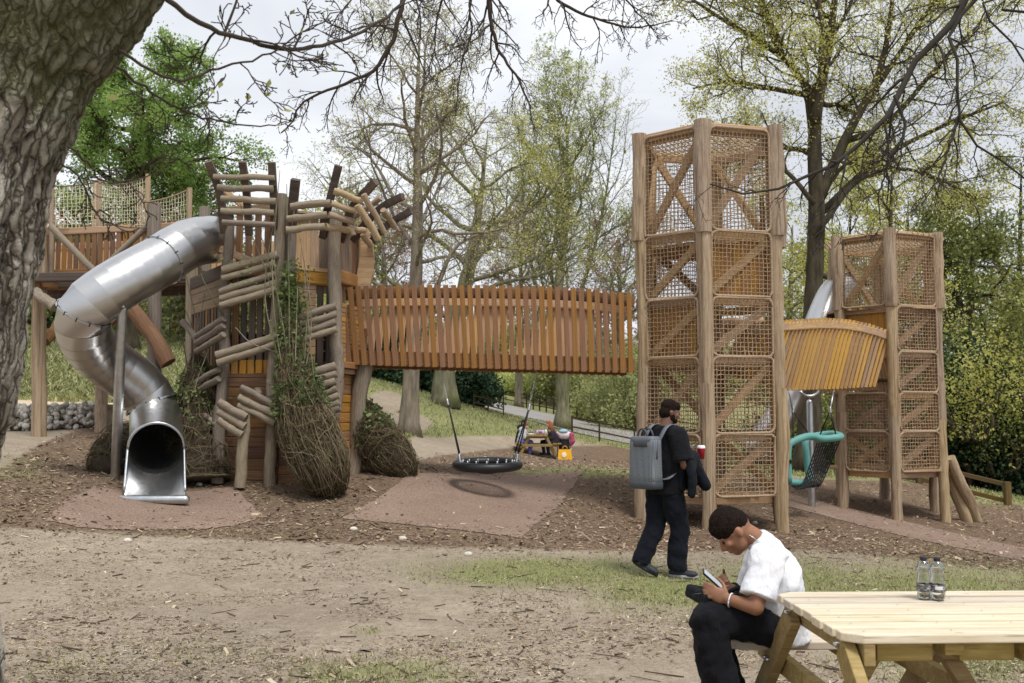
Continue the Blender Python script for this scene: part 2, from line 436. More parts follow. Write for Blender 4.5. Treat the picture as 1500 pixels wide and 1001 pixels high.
def interp(x, pts): return np.interp(x, [a for a, _ in pts], [b for _, b in pts])
def sm(x): x = np.clip(x, 0, 1); return x * x * (3 - 2 * x)
GRASS = [(800, 838, 210, 26, .95), (990, 862, 140, 32, 1.), (1150, 856, 140, 38, .95), (1350, 880, 280, 60, .95), (1420, 965, 180, 40, .7), (560, 988, 150, 24, .7),
         (850, 692, 110, 9, .9), (1440, 728, 80, 14, 1), (640, 822, 80, 9, .4), (300, 960, 120, 25, .3), (450, 975, 60, 15, .5), (700, 950, 60, 14, .3), (100, 980, 120, 30, .3), (540, 925, 22, 6, .8), (350, 783, 300, 7, .35), (30, 690, 60, 30, .5),
         (1120, 905, 120, 30, .5), (1250, 955, 100, 30, .4), (1370, 700, 120, 8, 1.0)]
def zones(V):
    px, py = project(V); d = V[:, 1]
    ml = sm((interp(px, [(0, 772), (300, 788), (600, 800), (950, 808), (1200, 805), (1500, 836)]) - py) / 26 + .5)
    mu = sm((py - interp(px, [(0, 690), (60, 650), (150, 618), (300, 635), (560, 690), (640, 668), (760, 655), (930, 652), (1100, 700), (1230, 703), (1380, 705), (1500, 742)])) / 16 + .5)
    mul = ml * mu * (d < 45) * (d > 5)
    gr = np.zeros(len(V))
    for cx, cy, rx, ry, s in GRASS:
        q = ((px - cx) / rx) ** 2 + ((py - cy) / ry) ** 2
        gr = np.maximum(gr, s * np.exp(-q * .9) * (d < 60) * (d > 4))
    far = sm((d - 21) / 6)
    dirt = np.zeros(len(V))
    for cx, cy, rx, ry in [(625, 655, 70, 14), (720, 650, 120, 10), (565, 590, 26, 16), (590, 620, 40, 14), (760, 662, 120, 9)]:
        dirt = np.maximum(dirt, np.exp(-(((px - cx) / rx) ** 2 + ((py - cy) / ry) ** 2) * 1.0))
    gr = np.maximum(gr, far * (1 - sm(dirt * 1.5)) * (1 - mul))
    gr = np.where(d < 2, .4, gr)
    return np.stack([mul * (1 - far * (py < 640)), gr, sm(interp(px, [(0, 0), (700, 0), (950, .9), (1150, 1), (1500, 1)]))], 1)

ys = [-30.0, -20, -12, -6, -2, 1]
y = 2.2
while y < 46: ys.append(y); y *= 1.017
while y < 900: ys.append(y); y *= 1.07
xs = list(np.arange(-17, 19.01, .14)); s_ = .2
while xs[-1] < 600: xs.append(xs[-1] + s_); xs.insert(0, xs[0] - s_); s_ *= 1.16
xs, ys = np.array(xs), np.array(ys)
GX, GY = np.meshgrid(xs, ys)
GZ = np.concatenate([gzn(GX[i:i + 20], GY[i:i + 20]) for i in range(0, len(ys), 20)])
GV = np.stack([GX, GY, GZ], -1).reshape(-1, 3)
dist_ = np.hypot(GV[:, 0], GV[:, 1])
GV[:, 2] += (vnoise(GV * .9) - .5) * .05 * np.clip((dist_ - 4) / 4, 0, 1) * np.clip((11.5 - GV[:, 1]) / 2, 0, 1)
nx = len(xs); ii = np.arange(len(ys) - 1)[:, None] * nx; jj = np.arange(nx - 1)[None]
gm = MB(); gm.add(GV, np.stack([ii + jj, ii + jj + 1, ii + nx + jj + 1, ii + nx + jj], -1).reshape(-1, 4))

m = NM('park_ground', .95, spec=.15)
v = m.coord((1, 1, 1), False)
at = m.n('Attribute'); at.attribute_name = 'zone'
sep = m.n('SeparateColor'); m.t.links.new(at.outputs['Color'], sep.inputs[0])
nA = m.noise(v, .55, 5, .6); nB = m.noise(v, 3.2, 5, .65); nC = m.noise(v, 22, 4, .65); nD = m.noise(v, 75, 3, .6)
dirt = m.ramp(nA, (.32, srgb(161, 147, 129)), (.66, srgb(184, 170, 151)))
dirt = m.mix(m.ramp(nB, (.38, (.55, .55, .55)), (.62, (0, 0, 0))), dirt, srgb(148, 134, 118))
dirt = m.mix(m.ramp(nC, (.5, (0, 0, 0)), (.66, (.5, .5, .5))), dirt, srgb(118, 102, 86))
nG = m.noise(v, 8.0, 5, .7)
dirt = m.mix(m.ramp(nG, (.52, (0, 0, 0)), (.66, (.35, .35, .35))), dirt, srgb(126, 111, 94))
dirt = m.mix(m.ramp(nG, (.3, (.5, .5, .5)), (.42, (0, 0, 0))), dirt, srgb(200, 187, 170))
dirt = m.mix(m.ramp(nD, (.55, (0, 0, 0)), (.68, (.45, .45, .45))), dirt, srgb(202, 187, 166))
dirt = m.mix(m.ramp(nD, (.3, (.35, .35, .35)), (.42, (0, 0, 0))), dirt, srgb(112, 97, 82))
mul = m.mix(m.ramp(sep.outputs[2], (0, (0, 0, 0)), (1, (1, 1, 1))), srgb(138, 119, 100), srgb(134, 112, 93))
mul = m.mix(m.ramp(nC, (.4, (.75, .75, .75)), (.58, (0, 0, 0))), mul, srgb(76, 63, 53))
mul = m.mix(m.ramp(nD, (.52, (0, 0, 0)), (.68, (.75, .75, .75))), mul, srgb(168, 142, 114))
mul = m.mix(m.ramp(nA, (.35, (.35, .35, .35)), (.6, (0, 0, 0))), mul, srgb(100, 84, 70))
grs = m.ramp(nB, (.3, srgb(134, 134, 92)), (.7, srgb(158, 158, 112)))
grs = m.mix(m.ramp(nC, (.42, (.5, .5, .5)), (.6, (0, 0, 0))), grs, srgb(112, 118, 68))
def mask(ch, lo=.35, hi=.62, nz=nB, k=.55):
    s = m.math('ADD', ch, m.math('MULTIPLY', m.math('SUBTRACT', nz, .5), k))
    s = m.math('ADD', s, m.math('MULTIPLY', m.math('SUBTRACT', nC, .5), .5))
    return m.ramp(s, (lo, (0, 0, 0)), (hi, (1, 1, 1)))
c = m.mix(mask(sep.outputs[0]), dirt, mul)
c = m.mix(mask(sep.outputs[1], .34, .74, nB, .9), c, grs)
m.col(c)
m.bump(m.math('ADD', m.math('MULTIPLY', nC, .7), m.math('ADD', nD, m.math('MULTIPLY', nB, 1.6))), .75, .035)
M_GROUND = m.m
zn = zones(GV)
ground = solo('ground', gm, M_GROUND, kind='structure', attr={'zone': zn})

# flush sheets: rubber safety surfaces and paths
m = NM('wet_pour_rubber', .92, spec=.15)
v = m.coord((1, 1, 1), False)
nB = m.noise(v, 1.3, 4); nE = m.noise(v, 95, 2, .7); nF = m.noise(v, 40, 3, .7)
c = m.ramp(nB, (.3, srgb(128, 108, 95)), (.7, srgb(145, 125, 110)))
c = m.mix(m.ramp(nE, (.55, (0, 0, 0)), (.65, (.75, .75, .75))), c, srgb(178, 160, 145))
c = m.mix(m.ramp(nF, (.36, (.8, .8, .8)), (.48, (0, 0, 0))), c, srgb(92, 66, 58))
m.col(c); m.bump(nE, .5, .008)
M_RUBBER = m.m
M_SAND = plain('sandy_path', srgb(196, 176, 150), .95, var=.12, nscale=1.5)
M_ASPH = plain('path_asphalt', srgb(142, 138, 134), .95, var=.1, nscale=.6)
def sheet(name, left, right, mat, n=40, k=14, lift=.009, px=True):
    """sheet draped between two edge lines (photograph pixels)"""
    L = [hitg(*p) if px else G(*p) for p in left]; R_ = [hitg(*p) if px else G(*p) for p in right]
    A = spline(L, n); B = spline(R_, n)
    t = np.linspace(0, 1, k)[None, :, None]
    V = (A[:, None] * (1 - t) + B[:, None] * t).reshape(-1, 3)
    V[:, :2] += (np.random.default_rng(4).random((len(V), 2)) - .5) * .05
    V[:, 2] = gzn(V[:, 0], V[:, 1]) + lift
    px_, py_ = np.arange(n - 1)[:, None] * k, np.arange(k - 1)[None]
    mb = MB(); mb.add(V, np.stack([px_ + py_, px_ + k + py_, px_ + k + py_ + 1, px_ + py_ + 1], -1).reshape(-1, 4))
    o = solo(name, mb, mat, kind='structure'); return o, V
s1, V1 = sheet('rubber_surface', [(66, 764), (100, 735), (140, 714)], [(384, 756), (358, 733), (346, 714)], M_RUBBER, 24, 30)
s1b, V1b = sheet('rubber_surface', [(150, 778), (110, 772), (66, 764.5)], [(310, 776), (360, 768), (384, 756.5)], M_RUBBER, 8, 30)
s2, V2 = sheet('rubber_surface', [(498, 762), (560, 727), (600, 697)], [(762, 790), (820, 740), (858, 691)], M_RUBBER, 40, 26)
s3, V3 = sheet('rubber_surface', [(1060, 735), (1150, 742), (1310, 783), (1400, 803), (1500, 823), (1640, 850)], [(1060, 722), (1150, 725), (1310, 762), (1400, 783), (1500, 803), (1640, 828)], M_RUBBER, 60, 8)
sheet('path', [(-60, 603), (40, 600), (180, 601), (300, 605), (420, 610)], [(-60, 584), (40, 583), (180, 585), (300, 589), (420, 595)], M_SAND, 40, 6, .03)
sheet('path', [(660, 588), (702, 599), (760, 613), (830, 632), (900, 647), (960, 659), (1060, 676)], [(672, 579), (716, 588), (774, 601), (840, 615), (905, 629), (965, 641), (1065, 661)], M_ASPH, 60, 6, .05)

# loose wood chips, twigs and grass blades
def rand_ground(n, pxr, pyr, seed):
    """random ground points: uniform-ish over the stretch of ground in view"""
    r = np.random.default_rng(seed)
    d = np.exp(r.uniform(np.log(pyr[0]), np.log(pyr[1]), n)); px = r.uniform(*pxr, n)
    x = (px - 750) / FP * d * 1.02
    V = np.stack([x, d, gzn(x, d)], 1)
    V[:, 2] += (vnoise(V * .9) - .5) * .05 * np.clip((np.hypot(V[:, 0], V[:, 1]) - 4) / 4, 0, 1) * np.clip((11.5 - V[:, 1]) / 2, 0, 1)
    return V, r
def in_sheet(V):
    px, py = project(V)
    def inq(q):
        q = np.array(q); ins = np.zeros(len(px), bool); j = len(q) - 1
        for i in range(len(q)):
            c = ((q[i, 1] > py) != (q[j, 1] > py)) & (px < (q[j, 0] - q[i, 0]) * (py - q[i, 1]) / (q[j, 1] - q[i, 1] + 1e-9) + q[i, 0]); ins ^= c; j = i
        return ins
    return inq([(66, 764), (140, 714), (346, 714), (384, 756), (310, 778), (150, 778)]) | inq([(498, 762), (600, 697), (858, 691), (762, 790)]) | inq([(1060, 737), (1150, 744), (1310, 785), (1500, 824), (1640, 850), (1640, 828), (1500, 803), (1310, 762), (1150, 725), (1060, 722)])
def chips(V, r, size, lift, thick=True):
    n = len(V); a = r.uniform(0, 2 * np.pi, n); L = size * r.lognormal(0, .5, n); W = L * r.uniform(.18, .5, n)
    tilt = r.normal(0, .22, (n, 2))
    dx = np.stack([np.cos(a), np.sin(a), tilt[:, 0]], 1) * L[:, None] * .5; dy = np.stack([-np.sin(a), np.cos(a), tilt[:, 1]], 1) * W[:, None] * .5
    c = V + np.array([0, 0, 1]) * (lift + np.abs(tilt[:, :1]) * L[:, None] * .4)
    dn = np.array([0, 0, -.004])
    Q = np.stack([c - dx - dy * .7, c + dx * .9 - dy, c + dx + dy * .6, c - dx * .9 + dy], 1)
    if not thick:
        mb = MB(); mb.add(Q.reshape(-1, 3), np.arange(n * 4).reshape(n, 4)); return mb, np.repeat(r.random(n), 4)
    Q = np.concatenate([Q, Q * 1.0 + dn], 1)
    b = (np.arange(n) * 8)[:, None, None]
    F = np.array([[0, 1, 2, 3], [4, 5, 1, 0], [5, 6, 2, 1], [6, 7, 3, 2], [7, 4, 0, 3]])[None]
    mb = MB(); mb.add(Q.reshape(-1, 3), (b + F).reshape(-1, 4)); return mb, np.repeat(r.random(n), 8)
def chipmat(name, *cols):
    m = NM(name, .9, spec=.15); at = m.n('Attribute'); at.attribute_name = 'rnd'
    m.col(m.ramp(at.outputs['Fac'], *[(i / (len(cols) - 1), c) for i, c in enumerate(cols)])); return m.m
V, r = rand_ground(130000, (-80, 1640), (8.5, 46), 21)
z = zones(V); keep = (z[:, 0] > r.random(len(V)) * .9 + .05) & (~in_sheet(V + r.normal(0, .09, V.shape)) | (r.random(len(V)) < .02)); V = V[keep]
fr_ = V[:, 1] > 13
mb, rn = chips(V[~fr_], r, .032, .013); mb2, rn2 = chips(V[fr_], r, .034, .013, False)
for v_, f_ in ((np.concatenate(mb2.v), np.concatenate(mb2.f[4])),): mb.add(v_, f_)
rn = np.concatenate([rn, rn2])
solo('wood_chips', mb, chipmat('bark_mulch', srgb(76, 63, 53), srgb(116, 98, 81), srgb(140, 120, 100), srgb(162, 142, 120), srgb(198, 179, 154)), kind='stuff', smooth=False, attr={'rnd': rn})
V, r = rand_ground(120000, (-80, 1600), (4.2, 13), 22)
z = zones(V); keep = (z[:, 0] < .6) & (vnoise(V * 1.7) > .2 + .4 * r.random(len(V))) & (z[:, 1] < .9); V = V[keep]
mb, rn = chips(V, r, .017, .004, False)
solo('dirt_litter', mb, chipmat('dry_litter', srgb(66, 54, 44), srgb(104, 88, 70), srgb(140, 122, 100), srgb(164, 146, 122), srgb(204, 190, 164)), kind='stuff', smooth=False, attr={'rnd': rn})
V, r = rand_ground(620, (-80, 1600), (4.2, 15), 23)
L_ = []
for p in V[~in_sheet(V)]:
    a = r.uniform(0, 6.28); l = r.lognormal(-2.6, .6); h = np.array([math.cos(a), math.sin(a), r.normal(0, .06)]) * l
    k = p + h * .5 + np.array([r.normal(0, .08) * l, r.normal(0, .08) * l, .012])
    L_.append((np.array([p - h * .5 + (0, 0, .006), k, p + h * .5 + (0, 0, .008)]), np.array([1, .9, .5]) * r.uniform(.0025, .006)))
mb = MB(); tubes(mb, L_, 4); solo('fallen_twigs', mb, plain('twig_wood', srgb(86, 70, 56), .9, var=.3, nscale=5), kind='stuff')
def blades(V, r, hmin, hmax, wd):
    n = len(V); a = r.uniform(0, 2 * np.pi, n); h = r.uniform(hmin, hmax, n); ln = r.normal(0, .55, (n, 2)) * h[:, None]
    w = wd * r.uniform(.6, 1.3, n)
    s = np.stack([np.cos(a), np.sin(a), 0 * a], 1) * w[:, None]
    mid = V + np.concatenate([ln * .35, (h * .6)[:, None]], 1); tip = V + np.concatenate([ln, h[:, None]], 1)
    Q = np.stack([V - s, V + s, mid + s * .7, tip, mid - s * .7], 1); b = (np.arange(n) * 5)[:, None]
    mb = MB(); mb.add(Q.reshape(-1, 3), b + np.array([[0, 1, 2, 3, 4]])); return mb, np.repeat(r.random(n), 5)
M_GRASS = chipmat('grass_blades', srgb(98, 106, 62), srgb(128, 134, 86), srgb(150, 155, 104), srgb(172, 172, 124), srgb(192, 183, 146))
V, r = rand_ground(230000, (-60, 1580), (4.6, 34), 24)
z = zones(V); g = z[:, 1] * (.35 + 1.1 * vnoise(V * np.array([1.4, 1.4, 0]) + 7)) ; keep = (g > .08 + .6 * r.random(len(V))) & ~in_sheet(V); V = V[keep]
mb, rn = blades(V, r, .010, .036, .0035)
mbv = np.concatenate(mb.v)
solo('short_grass', mb, M_GRASS, kind='stuff', smooth=False, attr={'rnd': rn})
V, r = rand_ground(45000, (-60, 420), (26, 48), 25)
mb, rn = blades(V, r, .08, .24, .026)
solo('hill_grass', mb, M_GRASS, kind='stuff', smooth=False, attr={'rnd': rn})

V, r = rand_ground(70000, (420, 1500), (23, 62), 26)
z = zones(V); V = V[(z[:, 1] * (.4 + .9 * vnoise(V * np.array([.5, .5, 0]) + 3)) > .3 + .4 * r.random(len(V))) & (z[:, 0] < .4)]
mb, rn = blades(V, r, .04, .13, .018)
solo('far_grass', mb, M_GRASS, kind='stuff', smooth=False, attr={'rnd': rn})
W_NEST = wood('pale_weathered_log_wood', srgb(190, 170, 144), srgb(142, 120, 96), (2.2, 3, 3), .12, .8)
# ------------------------------------------------------------------ play fort
def V2(v): return np.array(tuple(v))
FA, FB, FC, FD, FE = [np.array(((px - 750) / FP * d, d)) for px, d in [(275, 16.4), (326, 14.75), (410, 14.55), (492, 14.8), (536, 16.0)]]
def zat(py, d): return P(750, py, d).z
fort = thing('play_fort', 'timber play fort with log ladders, plank walls and a ragged nest of beams on top', 'play fort', (-3.6, 15, gz(-3.6, 15)))
def hwall(a, b, z0, z1, h, mat, par=None, t0=0, t1=1, th=.045, gap=.006):
    """horizontal boards stacked between plan points a and b"""
    a3 = a + (b - a) * t0; b3 = a + (b - a) * t1; z = z0
    while z < z1 - .02:
        hh = min(h * RND.uniform(.85, 1.1), z1 - z); j = RND.uniform(-.008, .008); nrm = np.array([(b - a)[1], -(b - a)[0]]); nrm /= np.linalg.norm(nrm)
        o = nrm * j
        beam('board', (*(a3 + o), z + hh / 2), (*(b3 + o), z + hh / 2), th, hh - gap, mat, par or fort); z += hh
def vwall(a, b, z0, z1, w, gap, mat, par=None, t0=0, t1=1, th=.032, jit=.02, mats=None):
    L = np.linalg.norm(b - a) * (t1 - t0); n = max(1, round(L / (w + gap)))
    for i in range(n):
        t = t0 + (i + .5) / n * (t1 - t0); p = a + (b - a) * t; d = (b - a) / np.linalg.norm(b - a)
        k = RND.uniform(-.012, .012); mm = mats[RND.randrange(len(mats))] if mats else mat
        beam('slat', (*p, z0 + RND.uniform(-jit, jit)), (*(p + d * k), z1 + RND.uniform(-jit, jit)), th, w * RND.uniform(.92, 1.05), mm, par or fort, (d[0], d[1], 0))
def zf(py): return zat(py, 14.7)
gzA = lambda a: gz(a[0], a[1]) - .05
FLOOR = zf(397)
# left wall A-B
hwall(FA, FB, zf(447), zf(386), .15, W_GREYBOARD)
vwall(FA, FB, zf(600), zf(446), .12, .05, W_DARK, mats=[W_DARK, W_BOARD])
hwall(FA, FB, gzA(FB) - .1, zf(602), .15, W_DARK)
# front wall B-C
hwall(FB, FC, gzA(FB) - .1, zf(548), .155, W_BOARD)
vwall(FB, FC, zf(548), zf(400), .095, .038, W_BOARD, mats=[W_BOARD, W_DARK], jit=.01)
vwall(FB, FC, zf(548), zf(528), .1, .03, W_ORANGE, th=.05, jit=.004)
beam('floor_beam', (*FB, FLOOR), (*FC, FLOOR), .1, .2, W_BOARD, fort)
# right-front wall C-D
hwall(FC, FD, gzA(FC) - .1, zf(545), .14, W_BOARD, None, 0, 1)
hwall(FC, FD, zf(545), zf(416), .13, W_SAWN, None, .1, .62)
vwall(FC, FD, zf(545), zf(405), .1, .035, W_DARK, None, .62, .96, mats=[W_DARK, W_DARK, W_ORANGE])
beam('floor_beam', (*FC, zf(405)), (*FD, zf(410)), .12, .2, W_ORANGE, fort)
beam('floor_beam', (*FC, zf(393)), (*FD, zf(398)), .15, .06, W_SAWN, fort)
beam('floor_beam', (*FD, zf(403)), (*FE, zf(403)), .12, .2, W_ORANGE, fort)
beam('floor_beam', (*FA, FLOOR), (*FB, FLOOR), .1, .2, W_DARK, fort)
# right side D-E : small horizontal shingle boards above, boards below
hwall(FD, FE, zf(528), zf(440), .07, W_YELLOW, None, .02, .9, .03)
beam('floor_beam', (*(FD + (.05, -.06)), zf(534)), (*(FE + (.08, -.06)), zf(534)), .14, .1, W_ORANGE, fort)
beam('floor_beam', (*(FD + (-.1, -.1)), zf(543)), (*(FE + (.02, -.1)), zf(543)), .2, .08, W_SAWN, fort)
hwall(FD, FE, gzA(FE) - .2, zf(548), .14, W_ORANGE, None, .05, .95)
# back walls close the hut
FA2 = FA + (FE - FA) * .12 + (0, .9); FE2 = FE + (-.3, 1.0)
hwall(FA, FA2, gzA(FA), zf(400), .2, W_DARK); hwall(FA2, FE2, gzA(FA2), zf(470), .2, W_DARK); hwall(FE2, FE, gzA(FE), zf(470), .2, W_BOARD)
fl = MB(); ctr = (FA + FB + FC + FD + FE + FA2 + FE2) / 7
pts = [FA, FB, FC, FD, FE, FE2, FA2]
fl.add([(*p, FLOOR - .06) for p in pts] + [(*p, FLOOR) for p in pts], [list(range(7))[::-1], list(range(7, 14))], [[j, (j + 1) % 7, 7 + (j + 1) % 7, 7 + j] for j in range(7)])
part('floor_deck', fl, W_SAWN, fort, False)
# parapets
o_ = lambda p, k=.0: p
vwall(FB, FC, FLOOR, zf(306), .1, .05, W_CEDAR, mats=[W_BOARD, W_DARK, W_BOARD, W_CEDAR])
vwall(FC, FD, zf(395), zf(318), .13, .006, W_SAWN, mats=[W_SAWN, W_GREYBOARD, W_SAWN])
vwall(FD, FE, zf(398), zf(325), .13, .012, W_SAWN, mats=[W_BOARD, W_SAWN, W_GREYBOARD])
vwall(FA2, FE2, FLOOR, zf(312), .1, .05, W_BOARD, mats=[W_BOARD, W_GREYBOARD, W_SAWN])
vwall(FE2, FE, FLOOR, zf(325), .1, .02, W_BOARD)
beam('top_rail', (*FA, zf(311)), (*FB, zf(309)), .1, .1, W_DARK, fort); beam('top_rail', (*FB, zf(307)), (*FC, zf(306)), .1, .09, W_GREYBOARD, fort)
beam('top_rail', (*FC, zf(313)), (*FD, zf(316)), .22, .04, W_SAWN, fort); beam('top_rail', (*FD, zf(321)), (*FE, zf(323)), .2, .04, W_GREYBOARD, fort)
def PL(pts, d): return [P(x, y, d + dz) for (x, y), dz in zip(pts, [0] * len(pts))]
def logs(lst, d, r, mat, name='rung', par=None):
    for (x0, y0), (x1, y1), *dd in lst:
        da, db = (dd + [d, d])[:2] if len(dd) >= 2 else (d, d)
        log(name, P(x0, y0, da), P(x1, y1, db), r * RND.uniform(.92, 1.1), mat, par or fort)
# posts
for pts, d, r in [([(413, 285), (405, 440)], 14.4, .075), ([(405, 440), (397, 580)], 14.4, .075), ([(397, 580), (395, 715)], 14.42, .08), ([(337, 330), (330.5, 448)], 14.5, .075), ([(330.5, 448), (323.5, 594)], 14.5, .085),
                  ([(323.5, 594), (319, 708)], 14.45, .085), ([(295.5, 487), (295.5, 625)], 14.9, .07), ([(358.5, 608), (351.5, 714)], 14.1, .075), ([(280, 345), (277, 700)], 16.3, .1),
                  ([(378, 568), (378, 582)], 14.3, .05)]:
    log('post', P(*pts[0], d), P(*pts[1], d), r, W_WEATH, fort)
for pts, d, r in [([(491.5, 312), (490, 480)], 14.5, .095), ([(490, 478), (493, 560)], 14.5, .1), ([(493, 555), (481, 700)], 14.5, .105), ([(535, 535), (514, 705)], 15.35, .115), ([(428, 300), (424, 560)], 14.35, .06), ([(418, 290), (420, 600)], 14.5, .05)]:
    log('post', P(*pts[0], d), P(*pts[1], d), r, W_GREYLOG if d < 15 else W_WEATH, fort)
# wavy sawn post
wp = spline([P(529, 432, 15.5), P(536, 395, 15.5), P(538, 365, 15.5), P(532, 335, 15.5)], 14)
wm = MB(); hw = .1 + .02 * np.sin(np.linspace(0, 5, 14)); 
V = np.concatenate([[(p[0] - h, p[1] - .05, p[2]), (p[0] + h, p[1] - .05, p[2]), (p[0] + h, p[1] + .05, p[2]), (p[0] - h, p[1] + .05, p[2])] for p, h in zip(wp, hw)])
i4 = np.arange(13)[:, None] * 4; j4 = np.arange(4)[None]
wm.add(V, np.stack([i4 + j4, i4 + (j4 + 1) % 4, i4 + 4 + (j4 + 1) % 4, i4 + 4 + j4], -1).reshape(-1, 4), [[3, 2, 1, 0], [52, 53, 54, 55]])
part('wavy_post', wm, W_SAWN, fort, False)
# crown timbers: bent sawn beams, each one solid mesh
def bent(pts, d0, d1, w, h, mat=W_DARK):
    n = 10; ds = np.linspace(d0, d1, len(pts)); q = spline([P(x, y, d) for (x, y), d in zip(pts, ds)], n)
    T = np.gradient(q, axis=0); T /= np.linalg.norm(T, axis=1, keepdims=True); A = np.cross(T, (0, 1, 0)); A /= np.linalg.norm(A, axis=1, keepdims=True); B = np.cross(T, A)
    V = np.stack([q + sa * A * w / 2 + sb * B * h / 2 for sa, sb in ((-1, -1), (1, -1), (1, 1), (-1, 1))], 1).reshape(-1, 3)
    i = np.arange(n - 1)[:, None] * 4; j = np.arange(4)[None]; mb = MB()
    mb.add(V, np.stack([i + j, i + (j + 1) % 4, i + 4 + (j + 1) % 4, i + 4 + j], -1).reshape(-1, 4), [[3, 2, 1, 0], [n * 4 - 4, n * 4 - 3, n * 4 - 2, n * 4 - 1]])
    part('crown_timber', mb, mat, fort, False)
bent([(305, 237), (322, 282), (329, 342)], 14.0, 14.5, .11, .08); bent([(355, 237), (361, 280), (365, 345)], 13.95, 14.4, .1, .08); bent([(398, 238), (401, 290), (403, 345)], 14.0, 14.4, .1, .08)
bent([(433, 263), (429, 305), (427, 348)], 14.0, 14.4, .12, .1); bent([(496, 243), (479, 312), (473, 348)], 13.9, 14.5, .1, .08); bent([(550, 266), (515, 308), (500, 353)], 14.0, 14.8, .11, .08)
bent([(590, 288), (561, 303), (536, 327), (518, 353)], 14.4, 15.1, .1, .08); bent([(603, 309), (569, 329), (544, 355)], 15.0, 15.4, .1, .08)
logs([((313, 259), (402, 261)), ((319, 275), (400, 277)), ((324, 291), (404, 295)), ((324, 309), (401, 312)), ((326, 326), (403, 330))], 14.0, .042, W_WEATH)
logs([((426, 303), (484, 298)), ((421, 321), (479, 315)), ((420, 337), (476, 332))], 13.95, .05, W_WEATH)
logs([((489, 280), (532, 295), 13.95, 14.05), ((485, 298), (521, 310), 13.95, 14.1), ((482, 315), (518, 326), 13.95, 14.2), ((477, 332), (511, 338), 14, 14.3), ((513, 336), (534, 338), 14.4, 14.7),
      ((523, 301), (554, 351), 13.95, 14.2), ((533, 285), (563, 341), 13.98, 14.3), ((561, 308), (578, 333), 14.5, 14.8), ((531, 343), (544, 361), 14.9, 15.1), ((513, 328), (518, 345), 14.4, 14.4), ((557, 290), (517, 318), 15.0, 15.2)], 14.1, .046, W_NEST)
logs([((326, 396), (407, 373)), ((326, 408), (403, 386)), ((323, 448), (408, 423))], 14.28, .05, W_WEATH); logs([((322, 428), (403, 402)), ((323, 438), (404, 415))], 14.28, .05, W_WEATH)
logs([((317, 521), (407, 492)), ((319, 532), (407, 503))], 14.3, .056, W_WEATH)
logs([((288, 494), (329, 467), 14.7, 14.35), ((288, 504), (328, 477), 14.7, 14.35), ((288, 515), (328, 490), 14.7, 14.35), ((288, 560), (321, 542), 14.7, 14.35), ((289, 573), (321, 555), 14.7, 14.35),
      ((269, 557), (291, 543), 15.2, 14.8), ((269, 565), (292, 553), 15.2, 14.8), ((269, 592), (291, 582), 15.2, 14.8), ((287, 601), (317, 623), 14.7, 14.4), ((267, 471), (290, 501), 15.0, 14.7)], 14.5, .05, W_GREYLOG)
logs([((321, 589), (361, 612)), ((320, 602), (359, 625)), ((320, 615), (355, 637))], 14.0, .056, W_WEATH); logs([((353, 568), (407, 595)), ((350, 582), (404, 608)), ((349, 594), (403, 620))], 14.25, .056, W_WEATH)
logs([((434, 468), (492, 449)), ((433, 477), (493, 460)), ((435, 489), (492, 471)), ((433, 501), (493, 482)), ((437, 553), (492, 536)), ((439, 565), (493, 547)), ((444, 576), (492, 558)), ((447, 586), (493, 569)),
      ((451, 597), (496, 579)), ((453, 606), (497, 589)), ((458, 616), (498, 598))], 14.25, .053, W_WEATH)
beam('brace', P(322, 365, 14.5), P(366, 382, 14.6), .05, .1, W_SAWN, fort); beam('brace', P(330, 280, 14.8), P(356, 303, 14.9), .06, .08, W_SAWN, fort)
rp = [FA + (FE2 - FA) * t for t in (0, .33, .66)]

# ------------------------------------------------------------------ raised walkway on the left
walk = thing('raised_walkway', 'raised timber walkway with slatted sides and a rope net strung above the rail', 'walkway', (-8, 18, gz(-8, 18)))
def wz(py, d): return zat(py, d)
WD0, WD1 = 17.8, 17.4
wa = np.array(((-20 - 750) / FP * 18.2, 18.2)); wb = np.array(((285 - 750) / FP * 17.2, 17.2)); wdir = (wb - wa) / np.linalg.norm(wb - wa); wn_ = np.array([-wdir[1], wdir[0]])
zt, zb = wz(331, 17.7), wz(405, 17.7)
n = 34
for side, mats in ((0, [W_CEDAR, W_BOARD, W_CEDAR]), (1.5, [W_CEDARIN])):
    a, b = wa + wn_ * side, wb + wn_ * side
    for i in range(n):
        t = (i + .5) / n; p = a + (b - a) * t
        beam('slat', (*p, zb + RND.uniform(-.01, .01)), (*(p + wdir * RND.uniform(-.01, .01)), zt + .015 * math.sin(t * 9) + RND.uniform(-.02, .02)), .03, .08, RND.choice(mats), walk, (*wdir, 0))
    beam('rail', (*a, zt - .08), (*b, zt - .08), .06, .12, W_SAWN, walk); beam('rail', (*a, zb + .06), (*b, zb + .06), .07, .16, W_BOARD, walk)
    beam('joist', (*a, zb - .1), (*b, zb - .1), .1, .2, W_DARK, walk)
nb = 24
for i in range(nb):
    p = wa + (wb - wa) * (i + .5) / nb
    beam('deck_board', (*p, zb - .01), (*(p + wn_ * 1.5), zb - .01), .16, .03, W_BOARD, walk, (0, 0, 1))
def wpost(px, d, py0, py1, r, mat=W_WEATH):
    b = P(px, py1, d); g = Vector((b.x, d, gz(b.x, d) - .1)) if py1 > 560 else b
    log('post', P(px, py0, d), g, r, mat, walk)
wpost(57, 17.55, 330, 640, .115, W_PEELED); wpost(147, 18.6, 540, 640, .1, W_PEELED); wpost(226, 17.0, 300, 640, .12, W_GREYLOG); wpost(150, 19.2, 400, 640, .11, W_PEELED); wpost(300, 17.6, 305, 640, .1, W_GREYLOG); wpost(-10, 19.5, 330, 640, .11, W_PEELED)
